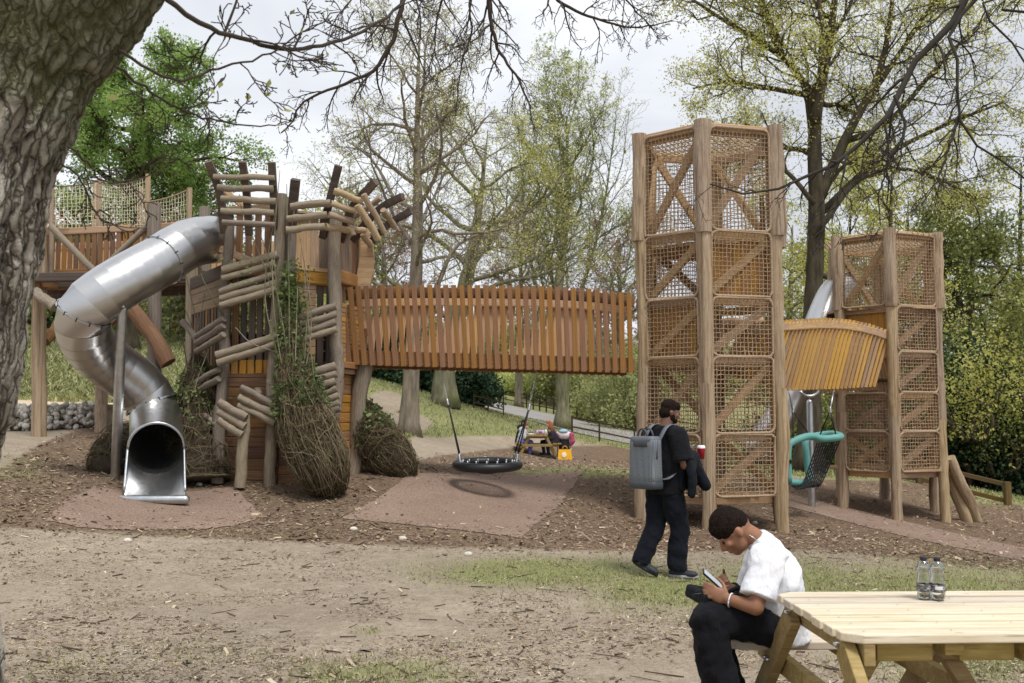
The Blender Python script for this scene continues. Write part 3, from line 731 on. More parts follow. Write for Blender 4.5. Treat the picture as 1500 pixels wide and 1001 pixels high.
for px, d, y0 in [(76, 17.7, 262), (146, 17.9, 262), (217, 17.3, 256), (207, 19, 275), (278, 18.6, 276), (140, 19.3, 270)]:
    log('net_post', P(px, y0, d), P(px - 1, 400, d), .046, W_NEST, walk)
log('brace', P(74, 331, 17.4), P(138, 397, 17.4), .055, W_WEATH, walk); log('brace', P(222, 325, 17.2), P(160, 385, 17.3), .055, W_GREYLOG, walk)
log('brace', P(160, 395, 16.9), P(247, 532, 16.7), .125, W_BOARD, walk); log('brace', P(52, 428, 17.2), P(82, 450, 17.0), .09, W_GREYLOG, walk); log('brace', P(66, 500, 17.6), P(100, 452, 18.4), .09, W_BOARD, walk)
beam('brace', P(150, 480, 17.8), P(222, 405, 17.5), .12, .22, W_BOARD, walk); beam('cross_beam', P(52, 416, 17.3), P(120, 420, 18.6), .16, .14, W_BOARD, walk); beam('cross_beam', P(-40, 408, 17.3), P(300, 404, 17.0), .14, .16, W_DARK, walk)

def net(A, B, C, D, cell, rw, wob=.010, sag=0., bulge=None):
    """rope net on the quad A-B (top) C-D (bottom, under B and A): strands with slight wobble -> lines"""
    A, B, C, D = [np.array(tuple(q)) for q in (A, B, C, D)]
    nu = max(2, int(round((np.linalg.norm(B - A) + np.linalg.norm(C - D)) / 2 / cell))); nv = max(2, int(round(np.linalg.norm(D - A) / cell)))
    u = np.linspace(0, 1, nu + 1); v = np.linspace(0, 1, nv + 1); U, Vv = np.meshgrid(u, v)
    Pt = (A * ((1 - U) * (1 - Vv))[..., None] + B * (U * (1 - Vv))[..., None] + C * (U * Vv)[..., None] + D * ((1 - U) * Vv)[..., None])
    nrm = np.cross(B - A, D - A); nrm /= np.linalg.norm(nrm)
    Pt += (rng.random(Pt.shape) - .5) * wob * 2
    if sag: Pt[..., 2] -= (sag * 4 * U * (1 - U)) * (1 - Vv)
    zig = ((np.arange(nu + 1)[None] + np.arange(nv + 1)[:, None]) % 2 - .5) * cell * .16
    Pt += zig[..., None] * (D - A) / np.linalg.norm(D - A)
    if bulge is not None: Pt += nrm * (bulge * np.sin(np.pi * U) * np.sin(np.pi * Vv))[..., None]
    L = [(Pt[i], np.full(nu + 1, rw)) for i in range(nv + 1)] + [(Pt[:, j], np.full(nv + 1, rw)) for j in range(nu + 1)]
    return L
mb = MB()
for (x0, d0, t0), (x1, d1, t1), sg in [((76, 17.7, 273), (146, 17.9, 266), .03), ((146, 17.9, 266), (217, 17.3, 258), .1), ((207, 19, 296), (278, 18.6, 277), .06), ((-20, 18.2, 275), (76, 17.7, 268), .05)]:
    tubes(mb, net(P(x0, t0, d0), P(x1, t1, d1), P(x1, 334, d1), P(x0, 334, d0), .066, .0068, .010, sg), 3, False)
part('rope_net', mb, M_ROPEGR, walk)['kind'] = 'stuff'
mb = MB()
for (x0, d0, t0), (x1, d1, t1), sg in [((76, 17.7, 273), (146, 17.9, 266), .03), ((146, 17.9, 266), (217, 17.3, 258), .1), ((207, 19, 296), (278, 18.6, 277), .06)]:
    q = np.linspace(0, 1, 14)[:, None]; e = np.array(P(x0, t0, d0)) * (1 - q) + np.array(P(x1, t1, d1)) * q; e[:, 2] -= (sg * 4 * q * (1 - q))[:, 0]
    tubes(mb, [(np.concatenate([[P(x0, 334, d0)], e, [P(x1, 334, d1)]]), .014)], 6); part('border_rope', mb, M_ROPEB, walk)
# walkway end joins the fort
beam('deck_beam', (*wb, zb - .05), (*FA, zb + .05), .2, .2, W_DARK, walk)

# ------------------------------------------------------------------ tube slide
slide = thing('tube_slide', 'curving stainless steel tube slide coming down from the timber fort', 'slide', tuple(hitg(226, 735)))
ctrl = [P(330, 352, 15.1), P(300, 352, 14.75), P(270, 360, 14.3), P(238, 381, 13.95), P(200, 402, 13.6), P(160, 426, 13.35), P(126, 454, 13.25), P(122, 482, 13.4), P(136, 510, 13.7), P(164, 535, 14.0), P(195, 557, 14.25), P(216, 580, 14.4), P(227, 605, 14.4), P(229, 630, 14.12), P(229, 648, 13.75), P(229, 657, 13.5)]
cl = spline(ctrl, 400); TR = .358
seg = np.concatenate([[0], np.cumsum(np.linalg.norm(np.diff(cl, axis=0), axis=1))])
def ringframe(q):
    T = np.gradient(q, axis=0); T /= np.linalg.norm(T, axis=1, keepdims=True)
    X = np.cross(T, (0, 0, 1)); X /= np.linalg.norm(X, axis=1, keepdims=True); return T, X, np.cross(X, T)
T_, X_, Z_ = ringframe(cl)
a32 = np.linspace(0, 2 * np.pi, 40, endpoint=False)
def ring(k, r): return cl[k] + r * (np.cos(a32)[:, None] * X_[k] + np.sin(a32)[:, None] * Z_[k])
flange_px = [(246, 377), (112, 466), (150, 522), (186, 551), (234, 600)]
fk = []
for (x, y) in [(252, 372), (115, 462), (170, 538), (243, 556)]: pass
fk = [60, 118, 205, 275, 338]
pxs = np.array([project(c[None])[0][0] for c in cl]); pys = np.array([project(c[None])[1][0] for c in cl])
def nearest(x, y): return int(np.argmin((pxs - x)**2 + (pys - y)**2))
fk = [nearest(238, 381), nearest(126, 460), nearest(222, 592)]
bounds = [0] + fk + [399]
for s in range(len(bounds) - 1):
    k0, k1 = bounds[s], bounds[s + 1]; ln = seg[k1] - seg[k0]; nseg = max(2, int(round(ln / (.3 if s < 1 else .17)))); ks = np.linspace(k0, k1, nseg + 1).astype(int)
    mb = MB(); j = np.arange(40)
    for q in range(nseg):
        Vr = np.concatenate([ring(ks[q], TR), ring(ks[q + 1], TR * .993)]); F = np.stack([j, (j + 1) % 40, 40 + (j + 1) % 40, 40 + j], -1); mb.add(Vr, F)
        Vr = np.concatenate([ring(ks[q], TR * .985), ring(ks[q + 1], TR * .984)]); mb.add(Vr, F[:, ::-1])
    part('tube_section', mb, M_STEEL, slide)
for k in fk:
    mb = MB(); t = T_[k] * .012; rr = [TR * 1.0, TR * 1.045, TR * 1.045, TR * 1.0]; oo = [-1, -1, 1, 1]
    V = np.concatenate([ring(k, r) + t * o for r, o in zip(rr, oo)]); j = np.arange(40)
    mb.add(V, np.concatenate([np.stack([s * 40 + j, s * 40 + (j + 1) % 40, (s + 1) * 40 + (j + 1) % 40, (s + 1) * 40 + j], -1) for s in range(3)]))
    fo = part('flange', mb, M_GALV, slide, False)
    mb = MB()
    for a in np.arange(0, 6.28, .48):
        c = cl[k] + TR * 1.035 * (math.cos(a) * X_[k] + math.sin(a) * Z_[k]); rc(mb, c - T_[k] * .02, c + T_[k] * .02, .009, .009, 6)
    part('bolts', mb, M_DARKBOLT, fo)['kind'] = 'stuff'
# outlet chute: U section opening to a flat lip
mb = MB(); kE = 399; nR = 12; nA = 26
lipL, lipR = hitg(184, 736), hitg(267, 736)
lc = (np.array(lipL) + np.array(lipR)) / 2 + (0, 0, .07); hw = .40
mouth = cl[kE]; Xd = X_[kE] * (1 if X_[kE][0] > 0 else -1); Zd = Z_[kE] * (1 if Z_[kE][2] > 0 else -1)
rows = []
for i in range(nR):
    t = i / (nR - 1); row = []
    for s in np.linspace(-1, 1, nA):
        ang = s * np.pi / 2 * 1.0
        um = mouth + TR * (math.sin(ang) * Xd - math.cos(ang) * Zd)
        fs = np.clip(s / .86, -1, 1); wall = max(0, abs(s) - .86) / .14
        ul = lc + np.array([fs * hw * 1.0, 0, wall * .07])
        e = t ** 1.15
        p = um * (1 - e) + ul * e; row.append(p)
    rows.append(row)
R3 = np.array(rows); i = np.arange(nR - 1)[:, None] * nA; j = np.arange(nA - 1)[None]
F = np.stack([i + j, i + j + 1, i + nA + j + 1, i + nA + j], -1).reshape(-1, 4)
mb.add(R3.reshape(-1, 3), F[:, ::-1]); mb.add(R3.reshape(-1, 3) + (0, .006, -.012), F)
part('outlet_chute', mb, M_STEEL, slide)
mb = MB(); arc = mouth + TR * 1.0 * (np.cos(np.linspace(np.pi, 0, 30))[:, None] * Xd + np.sin(np.linspace(np.pi, 0, 30))[:, None] * Zd)
tubes(mb, [(np.concatenate([R3[::-1, 0], arc, R3[:, -1]]), .018)], 8)
part('chute_rim', mb, M_GALV, slide)
mb = MB(); rc(mb, lc + (-hw - .01, -.03, -.045), lc + (hw + .01, -.03, -.045), .062, .062, 18); part('outlet_lip', mb, M_GALV, slide)
b = hitg(169, 704); mb = MB(); tp = P(176, 452, 13.25); rc(mb, (tp.x, 13.32, tp.z), (b.x, b.y, b.z - .1), .068, .068, 18); box(mb, (tp.x, 13.32, tp.z + .02), .12, .2, .03); part('support_pole', mb, M_GALV, slide)
mb = MB(); box(mb, tuple(P(186, 570, 14.0)), .16, .03, .1); part('support_bracket', mb, M_GALV, slide)

# ------------------------------------------------------------------ slatted bridge between fort and tower
bridge = thing('slat_bridge', 'long slatted brown timber bridge from the fort to the tall netted tower', 'bridge', (-.4, 15.3, gz(-.4, 15.3)))
def topy(x): return interp(x, [(498, 422), (540, 418.5), (600, 417.5), (700, 418), (800, 419.5), (870, 423.5), (930, 431)])
def boty(x): return interp(x, [(498, 534), (600, 537), (750, 541), (930, 547)])
def bd(x): return 15.15 + (x - 500) / 430 * .3
N = 37
for i in range(N):
    t = i / (N - 1); xt = 501 + t * 420; xb = 511 + t * 413.0 - 0 * t
    p, q = P(xb, boty(xb), bd(xb)), P(xt, topy(xt), bd(xt) - .05)
    beam('slat', p, q, .034, .078 * RND.uniform(.93, 1.08), W_CEDAR, bridge, (1, 0, 0))
    xt2 = 512 + t * 415; xb2 = 500 + t * 425
    k = 1.25
    p, q = P(xb, boty(xb), bd(xb)) + Vector((-.10 + .1 * t, k, 0)), P(xt, topy(xt), bd(xt)) + Vector((.12 - .1 * t, k + .05, .0))
    beam('slat', p, q, .034, .08, W_CEDARIN, bridge, (1, 0, 0))
xsB = np.linspace(500, 930, 13)
for i in range(12):
    x0, x1 = xsB[i], xsB[i + 1]
    for dy_, off in ((11, 0), ):
        for k in (.05, 1.2):
            beam('rail', P(x0, topy(x0) + dy_, bd(x0)) + Vector((0, k, 0)), P(x1, topy(x1) + dy_, bd(x1)) + Vector((0, k, 0)), .05, .16, W_BOARD if k < 1 else W_CEDARIN, bridge)
for k in (.06, 1.19):
    beam('side_beam', P(500, boty(500) - 11, 15.15) + Vector((0, k, 0)), P(930, boty(930) - 12, 15.45) + Vector((0, k, 0)), .07, .22, W_CEDAR, bridge)
for i in range(44):
    x = 503 + i * 9.7; p = P(x, boty(x) - 16, bd(x)) + Vector((0, .1, 0)); beam('deck_board', p, p + Vector((0, 1.05, 0)), .09, .03, W_BOARD, bridge, (0, 0, 1))

# ------------------------------------------------------------------ netted towers
def tower(name, label, F, L, R_, ztop, zcol, lv, bot, rp, decks, open_faces=(), board_faces=(), mats=None, postdrop=0., skip_diag=()):
    F, L, R_ = [np.array(q) for q in (F, L, R_)]
    c = L + R_ - F; hexv = [F, R_, 2 * c - L, 2 * c - F, 2 * c - R_, L]
    g0 = gz(*c); root = thing(name, label, 'climbing tower', (*c, g0))
    pm = W_PEELED
    for i, p in enumerate(hexv):
        out = (p - c) / np.linalg.norm(p - c); zg = gz(*p) - .15
        zm = (zg + zcol) / 2; wv = np.array((RND.uniform(-.03, .03), RND.uniform(-.03, .03)))
        log('post', (*(p + out * .03 * (i % 2)), zg), (*(p + wv), zm), rp, pm, root); log('post', (*(p + wv), zm - .02), (*p, zcol), rp * .98, pm, root)
        log('upper_post', (*(p + out * .035), zcol - .01), (*(p + out * .02), ztop + .03), rp * 1.22, pm, root, rp * 1.05)
    Ln, Lb = [], []
    lev = list(lv)
    for i in range(6):
        a, b = hexv[i], hexv[(i + 1) % 6]; d = (b - a) / np.linalg.norm(b - a); nr = np.array([d[1], -d[0]])
        if np.dot(nr, (a + b) / 2 - c) < 0: nr = -nr
        a1, b1 = a + d * rp * .9, b - d * rp * .9
        ain, bin_ = a1 - nr * .09, b1 - nr * .09
        for k in range(len(lev)):
            z = lev[k]; beam('rail', (*ain, z - .05), (*bin_, z - .05), .06, .13, W_SAWN, root)
        for k in range(len(lev) - 1):
            if (i, k) in board_faces:
                vv = a1 - nr * .13; ww = b1 - nr * .13; nb_ = max(4, int(np.linalg.norm(ww - vv) / .125))
                for q in range(nb_):
                    p = vv + (ww - vv) * (q + .5) / nb_; beam('board', (*p, lev[k + 1] - .02), (*p, lev[k] - .1), .03, np.linalg.norm(ww - vv) / nb_ - .006, W_ORANGE if name else W_BOARD, root, (*d, 0))
            if (i, k) not in skip_diag:
                s = (0, 1) if i % 3 != 1 else (1, 0)
                pa, pb = (ain, bin_) if s == (0, 1) else (bin_, ain)
                lo, hi = lev[k + 1] + .05, lev[k] - .12
                beam('brace', (*(pa - nr * .01), lo), (*(pb - nr * .01), hi), .07, .12, W_SAWN, root)
            if (i, k) in open_faces: continue
            top, bo = lev[k] - .01, lev[k + 1] + .01
            a2, b2 = a1 + nr * .03, b1 + nr * .03
            Ln += net((*a2, top), (*b2, top), (*b2, bo), (*a2, bo), .066, .0076, .006, 0, .02)
            rr = .1; q = []
            W = np.linalg.norm(b2 - a2)
            for (u, w), (su, sw) in (((0, 0), (1, 1)), ((1, 0), (-1, 1)), ((1, 1), (-1, -1)), ((0, 1), (1, -1))):
                cu, cz = u * W + su * rr, (top if w == 0 else bo) - (sw * rr if w == 0 else sw * rr)
                st = {(0, 0): np.pi, (1, 0): np.pi / 2, (1, 1): 0, (0, 1): -np.pi / 2}[(u, w)]
                for th in np.linspace(st, st - np.pi / 2, 5): q.append((*(a2 + d * (cu + rr * math.cos(th))), cz + rr * math.sin(th)))
            q.append(q[0]); q = np.array(q); q[:, :2] += nr * .012; Lb.append((spline(q + (rng.random(q.shape) - .5) * .012, 64), np.full(64, .021)))
        beam('top_rail', (*(a - nr * .03), ztop - .05), (*(b - nr * .03), ztop - .05), .09, .12, W_SAWN, root)
    zr = ztop - .02
    for q in range(-14, 15):
        o = q * .085
        for dr in ((1, 0), (.5, .866), (-.5, .866))[:2]:
            dr = np.array(dr); pr = np.array([-dr[1], dr[0]]); rin = np.linalg.norm(F - c) * .87
            if abs(o) < rin:
                h = math.sqrt(rin * rin - o * o) ; Ln.append((np.array([(*(c + pr * o - dr * h), zr), (*(c + pr * o), zr - .05), (*(c + pr * o + dr * h), zr)]), np.full(3, .008)))
    mb = MB(); tubes(mb, Ln, 3, False); part('rope_net', mb, M_ROPE, root)['kind'] = 'stuff'
    for l_ in Lb: mb = MB(); tubes(mb, [l_], 6, False); part('border_rope', mb, M_ROPEB, root)
    for z, fr in decks:
        r_in = np.linalg.norm(F - c) * .86; n = 14
        for q in range(n):
            o = -r_in + (q + .5) * 2 * r_in / n; h = math.sqrt(max(r_in**2 - o * o, .01))
            if fr < 1 and o > (2 * fr - 1) * r_in: continue
            beam('deck_board', (c[0] + o, c[1] - h, z), (c[0] + o, c[1] + h, z), 2 * r_in / n - .01, .035, W_SAWN, root)
    return root, c, hexv
def xy(px, d): p = P(px, 605, d); return (p.x, d)
d1 = 14.75
z1 = lambda py: zat(py, d1)
tower1, c1, h1 = tower('climbing_tower', 'tall hexagonal timber tower wrapped in rope net, at the end of the long brown bridge', xy(1035, 14.75), xy(942, 15.5), xy(1140, 15.05), z1(180), z1(340),
    [z1(184), z1(337), z1(434), z1(522), z1(636), z1(729)], 0, .102, [(z1(352), .62), (z1(536), .75), (z1(640), .5), (z1(727), 1)],
    open_faces={(2, 2), (4, 2)}, board_faces={(0, 1), (1, 1), (3, 2), (5, 2)}, skip_diag={(4, 2), (2, 2), (4, 3), (2, 3)})
d2 = 18.6
z2 = lambda py: zat(py, d2)
tower2, c2, h2 = tower('climbing_tower', 'shorter netted timber tower on the right with boards above the yellow bridge', xy(1310, 18.5), xy(1233, 19.3), xy(1378, 18.95), z2(339), z2(449),
    [z2(342), z2(448), z2(515), z2(575), z2(632), z2(692)], 0, .096, [(z2(450), .8), (z2(575), .45), (z2(690), 1)],
    open_faces={(5, 1), (5, 2)}, board_faces={(5, 1)}, skip_diag={(5, 1), (5, 2), (3, 1), (4, 1)})
for dx in (0, .35):
    log('prop', (h2[1][0] + .15, h2[1][1] + dx, z2(672)), (*(np.array(hitg(1432 - dx * 40, 765))[:2]), hitg(1432, 765).z - .05), .098, W_PEELED, tower2)
# upper boards seen inside tower one
for i in range(5):
    p = np.array(h1[2]) + (np.array(h1[1]) - np.array(h1[2])) * (.12 + .19 * i); beam('slat', (p[0] - .2, p[1], z1(338)), (p[0] - .2, p[1], z1(278)), .03, .12, W_BOARD, tower1, (0, 1, 0))

# ------------------------------------------------------------------ yellow twisted bridge
yb = thing('slat_bridge', 'short twisted bridge of closely set yellow slats between the two netted towers', 'bridge', (5.5, 17, gz(5.5, 17)))
def ytop(x): return interp(x, [(1060, 478), (1145, 469.5), (1208, 466), (1245, 468.7), (1275, 475), (1303, 485)])
def ybot(x): return interp(x, [(1050, 545), (1152, 572), (1227, 570), (1280, 567)])
def yd(t): return 15.6 + t * 2.9
N = 38
for i in range(N):
    t = i / (N - 1); xt = 1090 + t * 213; xb = 1058 + t * 222
    da = yd(t)
    beam('slat', P(xb, ybot(xb), da), P(xt, ytop(xt), da + .05), .045, .05 * RND.uniform(.9, 1.1), RND.choice([W_YELLOW] * 9 + [W_SAWN]), yb, (1, -.6, 0))
    beam('slat', P(xb, ybot(xb), da) + Vector((.95, 1.0, 0)), P(xt, ytop(xt), da) + Vector((.35, .9, 0)), .05, .06, RND.choice([W_CEDARIN, W_SAWN]), yb, (1, -.6, 0))
for i in range(10):
    t0, t1 = i / 10, (i + 1) / 10; xa, xb_ = 1090 + t0 * 213, 1090 + t1 * 213
    beam('rail', P(xa, ytop(xa) + 9, yd(t0) + .08), P(xb_, ytop(xb_) + 9, yd(t1) + .08), .06, .14, W_SAWN, yb)
    xa, xb_ = 1058 + t0 * 222, 1058 + t1 * 222
    beam('side_beam', P(xa, ybot(xa) - 10, yd(t0) + .09), P(xb_, ybot(xb_) - 10, yd(t1) + .09), .08, .16, W_ORANGE, yb)
    for q in range(4):
        tt = t0 + (q + .5) / 40; x = 1058 + tt * 222; p = P(x, ybot(x) - 12, yd(tt) + .1); beam('deck_board', p, p + Vector((.85, .9, 0)), .085, .03, W_BOARD, yb, (0, 0, 1))
log('end_log', P(1054, 478, 17.2), P(1120, 476, 17.0), .13, W_CEDARIN, yb)
# ------------------------------------------------------------------ trees
def leafmat(name, c0, c1, c2, trans=.55):
    c0, c1, c2 = [tuple(min(.8, x * (1.0 if 'dark' in name else 1.25)) for x in c[:3]) + (1,) for c in (c0, c1, c2)]
    m = NM(name, .55, spec=.25); at = m.n('Attribute'); at.attribute_name = 'rnd'
    c = m.ramp(at.outputs['Fac'], (0, c0), (.5, c1), (1, c2)); m.col(c)
    tr = m.n('BsdfTranslucent'); m.set(tr.inputs['Color'], c); mx = m.n('MixShader'); mx.inputs[0].default_value = trans
    m.t.links.new(m.b.outputs[0], mx.inputs[1]); m.t.links.new(tr.outputs[0], mx.inputs[2])
    m.t.links.new(mx.outputs[0], m.t.nodes['Material Output'].inputs['Surface']); return m.m
def barkmat(name, a, b, sc=6., moss=None):
    m = NM(name, .92, spec=.15); v = m.coord((sc, sc, sc * .22), False); n = m.noise(v, 1.0, 5, .65); c = m.ramp(n, (.32, a), (.68, b))
    if moss: c = m.mix(m.ramp(m.noise(m.coord((1, 1, 1), False), 1.3, 4), (.5, (0, 0, 0)), (.65, (.7, .7, .7))), c, moss)
    m.col(c); m.bump(n, .7, .03); return m.m
BK_GREY = barkmat('grey_bark', srgb(96, 88, 76), srgb(150, 140, 124)); BK_DARK = barkmat('dark_bark', srgb(50, 46, 38), srgb(92, 84, 68)); BK_OLIVE = barkmat('olive_bark', srgb(92, 90, 72), srgb(146, 142, 116), 6, srgb(98, 104, 58))
BK_BLACK = plain('black_bark', srgb(52, 47, 40), .9, var=.25, nscale=3)  # near black bark tone for the overhanging tree, darker than the other barks
BK_TWIG = plain('dark_twig_bark', srgb(66, 58, 50), .9, var=.25, nscale=3)
LF_GREEN = leafmat('bright_green_leaves', srgb(90, 116, 56), srgb(122, 148, 76), srgb(158, 178, 106))
LF_OLIVE = leafmat('yellow_green_leaves', srgb(142, 142, 70), srgb(182, 180, 102), srgb(212, 208, 138))
LF_LIME = leafmat('lime_leaves', srgb(138, 146, 84), srgb(172, 178, 112), srgb(200, 204, 144))
LF_DARK = leafmat('dark_evergreen_leaves', srgb(24, 40, 26), srgb(44, 66, 42), srgb(82, 104, 74), .12)
LF_MID = leafmat('mid_green_leaves', srgb(78, 90, 46), srgb(112, 120, 64), srgb(146, 148, 86), .3)
LF_OLV2 = leafmat('olive_hill_leaves', srgb(98, 102, 66), srgb(134, 138, 90), srgb(168, 170, 118), .3)
LF_BROWN = leafmat('reddish_buds', srgb(110, 84, 70), srgb(150, 120, 104), srgb(180, 152, 134), .2)

def grow(p, d, L, r, lv, prm, out, R_):
    n = prm['seg'][lv]; wd = prm['wander'][lv]; tz = prm['trop'][lv]
    pts = [p]; dirs = [d]; st = L / n
    for i in range(n):
        d = (d[0] + R_.gauss(0, wd), d[1] + R_.gauss(0, wd), d[2] + R_.gauss(0, wd) + tz)
        q = math.sqrt(d[0]**2 + d[1]**2 + d[2]**2) + 1e-9; d = (d[0] / q, d[1] / q, d[2] / q)
        p = (p[0] + d[0] * st, p[1] + d[1] * st, p[2] + d[2] * st); pts.append(p); dirs.append(d)
    rt = r * prm['taper'][lv]; rr = [r + (rt - r) * i / n for i in range(n + 1)]
    out[lv].append((pts, rr, dirs))
    children(pts, rr, dirs, L, lv, prm, out, R_)
def children(pts, rr, dirs, L, lv, prm, out, R_):
    if lv + 1 >= len(prm['seg']): return
    n = len(pts) - 1; nc = prm['nch'][lv]; s0 = prm['start'][lv]; az = R_.uniform(0, 6.28)
    for k in range(nc):
        t = s0 + (1 - s0) * (k + R_.random()) / nc; f = t * n; i = min(int(f), n - 1); u = f - i
        a, b = pts[i], pts[i + 1]; q = tuple(a[m] + (b[m] - a[m]) * u for m in range(3)); d = dirs[i + 1]
        az += 2.4 + R_.uniform(-.5, .5); ang = rad(R_.uniform(*prm['ang'][lv]))
        v = Vector(d); o = v.orthogonal().normalized(); o.rotate(Quaternion(v, az)); nd = v * math.cos(ang) + o * math.sin(ang)
        shape = prm.get('shape', lambda t: 1.1 - .65 * t)(t) if lv == 0 else 1.1 - .6 * t
        L2 = (prm['len0'] if lv == 0 else L * prm['ratio'][lv]) * shape * R_.uniform(.75, 1.2)
        r2 = min((rr[i] + (rr[i + 1] - rr[i]) * u) * .72, prm['rmax'][lv + 1]) * R_.uniform(.8, 1.0)
        grow(q, (nd.x, nd.y, nd.z), L2, r2, lv + 1, prm, out, R_)
def leaves(mb_rn, C, size, R_, flat=.0, jit=.1):
    n = len(C); C = C + R_.normal(0, jit, C.shape)
    a = R_.normal(0, 1, (n, 3)); a /= np.linalg.norm(a, axis=1, keepdims=True); b = np.cross(a, R_.normal(0, 1, (n, 3))); b /= np.linalg.norm(b, axis=1, keepdims=True) + 1e-9
    if flat: a[:, 2] *= 1 - flat; b[:, 2] *= 1 - flat
    s = size * R_.lognormal(0, .3, n)[:, None]
    Q = np.stack([C - a * s * .5, C + b * s * .32, C + a * s * .5, C - b * s * .32], 1)
    mb = MB(); mb.add(Q.reshape(-1, 3), np.arange(n * 4).reshape(n, 4)); return mb, np.repeat(np.clip(.5 + 1.0 * (vnoise(C * 1.1 + 9) - .5) + .5 * (vnoise(C * 3.1) - .5) + R_.normal(0, .09, n), 0, 1), 4)
BASE = dict(seg=[8, 7, 5, 3, 2], wander=[.05, .16, .2, .22, .25], trop=[.0, .05, .02, 0, 0], taper=[.25, .25, .3, .4, .5], nch=[14, 7, 6, 4], start=[.35, .25, .2, .2], ang=[(40, 70), (30, 60), (30, 60), (30, 65)],
            ratio=[1, .55, .5, .5], len0=4.0, rmax=[9, .16, .06, .022, .01])
def tree(name, label, trunk, radii, prm, bark, leaf=None, nleaf=0, lsize=.1, seed=1, group=None, jit=.12, minr=.006, limbs=(), cat='tree', twigmat=None, leaflv=None, clump=None, limb_children=True):
    """trunk: list of world points; limbs: extra hand placed limbs [(points, r0, r1)]"""
    R_ = random.Random(seed); rn = np.random.default_rng(seed); pr = dict(BASE); pr.update(prm)
    base = Vector(trunk[0]); root = thing(name, label, cat, tuple(base), group)
    out = [[] for _ in pr['seg']]
    T = spline(trunk, 16); rr = np.interp(np.linspace(0, 1, 16), np.linspace(0, 1, len(radii)), radii); D = np.gradient(T, axis=0); D /= np.linalg.norm(D, axis=1, keepdims=True)
    pts = [tuple(q) for q in T]; dd = [tuple(q) for q in D]
    children(pts, list(rr), dd, np.linalg.norm(T[-1] - T[0]), 0, pr, out, R_)
    tl = [(T, rr)]
    mb = MB(); Tt = spline(trunk, 34); r2 = np.interp(np.linspace(0, 1, 34), np.linspace(0, 1, len(radii)), radii) * (1 + .035 * rn.standard_normal(34))
    r2[:3] *= [1.45, 1.2, 1.06]; Tt[0, 2] -= .15
    tubes(mb, [(Tt, r2)], 18); part('trunk', mb, bark, root)
    for lp, r0, r1 in limbs:
        q = spline(lp, 12); dq = np.gradient(q, axis=0); dq /= np.linalg.norm(dq, axis=1, keepdims=True); rl = np.linspace(r0, r1, 12)
        out[1].append(([tuple(x) for x in q], list(rl), [tuple(x) for x in dq]))
        if limb_children: children([tuple(x) for x in q], list(rl), [tuple(x) for x in dq], np.linalg.norm(q[-1] - q[0]), 1, dict(pr, nch=[0, int(pr['nch'][1] * 1.8)] + list(pr['nch'][2:])), out, R_)
    for li, lst in enumerate(out):
        if not lst: continue
        mb = MB(); sd = [10, 8, 5, 3, 3][li]
        if li <= 1:
            for p_, r_, _ in lst: part('limb', _one(p_, r_, sd, minr), bark, root)
        else:
            tubes(mb, [(np.array(p_), np.maximum(np.array(r_), minr)) for p_, r_, _ in lst], sd, False)
            part('branches' if li == 2 else 'twigs', mb, (twigmat or bark), root)['kind'] = 'stuff'
    if leaf is not None and nleaf:
        src = [np.array(p_)[1:] for lst in out[(leaflv or len(out) - 1):] for p_, _, _ in lst]
        C = np.concatenate(src); w = clump(C) if clump else None
        if w is not None: C = C[w > rn.random(len(C))]
        C = C[rn.integers(0, len(C), nleaf)]
        mb, r_ = leaves(None, C, lsize, rn, jit=jit); part('leaves', mb, leaf, root, False, {'rnd': r_})['kind'] = 'stuff'
    return root
def _one(p_, r_, sd, minr):
    mb = MB(); tubes(mb, [(np.array(p_), np.maximum(np.array(r_), minr))], sd); return mb
def TP(d, *pp): return [P(x, y, d) for x, y in pp]
def rootp(px, d): g = G(px, d); return g
# grey bare tree behind the brown bridge
tree('bare_tree', 'slender grey tree with fine bare twigs and few leaves rising behind the brown bridge', [G(599, 30)] + TP(30, (603, 540), (609, 420), (612, 300), (611, 200), (613, 100), (616, 30)), [.3, .24, .21, .17, .11, .06, .02],
     dict(len0=4.6, nch=[24, 8, 6, 5], start=[.38, .2, .15, .15], ang=[(45, 80), (30, 60), (30, 60), (30, 60)], trop=[0, .06, .03, .02, .01], rmax=[9, .075, .024, .011, .006]), BK_GREY, LF_OLIVE, 11000, .052, 3, minr=.0055,
     limbs=[(TP(30, (606, 480), (560, 420), (520, 400), (470, 330)), .09, .02), (TP(30, (609, 470), (640, 420), (670, 360), (740, 330)), .1, .02)])
tree('oak_tree', 'broad grey oak with yellow green young leaves behind the slender bare tree', [G(652, 42)] + TP(42, (652, 540), (668, 470), (690, 380), (705, 280), (715, 190)), [.5, .42, .34, .23, .1, .012],
     dict(len0=7.0, nch=[15, 8, 6, 5], start=[.4, .25, .2, .2], ang=[(45, 85), (30, 65), (30, 65), (30, 65)], wander=[.05, .22, .25, .25, .3], rmax=[9, .13, .045, .02, .009]), BK_OLIVE, LF_OLIVE, 18000, .07, 4, minr=.006,
     limbs=[(TP(42, (665, 470), (600, 430), (540, 380), (480, 250)), .14, .03), (TP(42, (690, 390), (740, 330), (790, 300), (830, 250)), .14, .03), (TP(42, (670, 460), (720, 420), (800, 400), (850, 370)), .12, .03)])
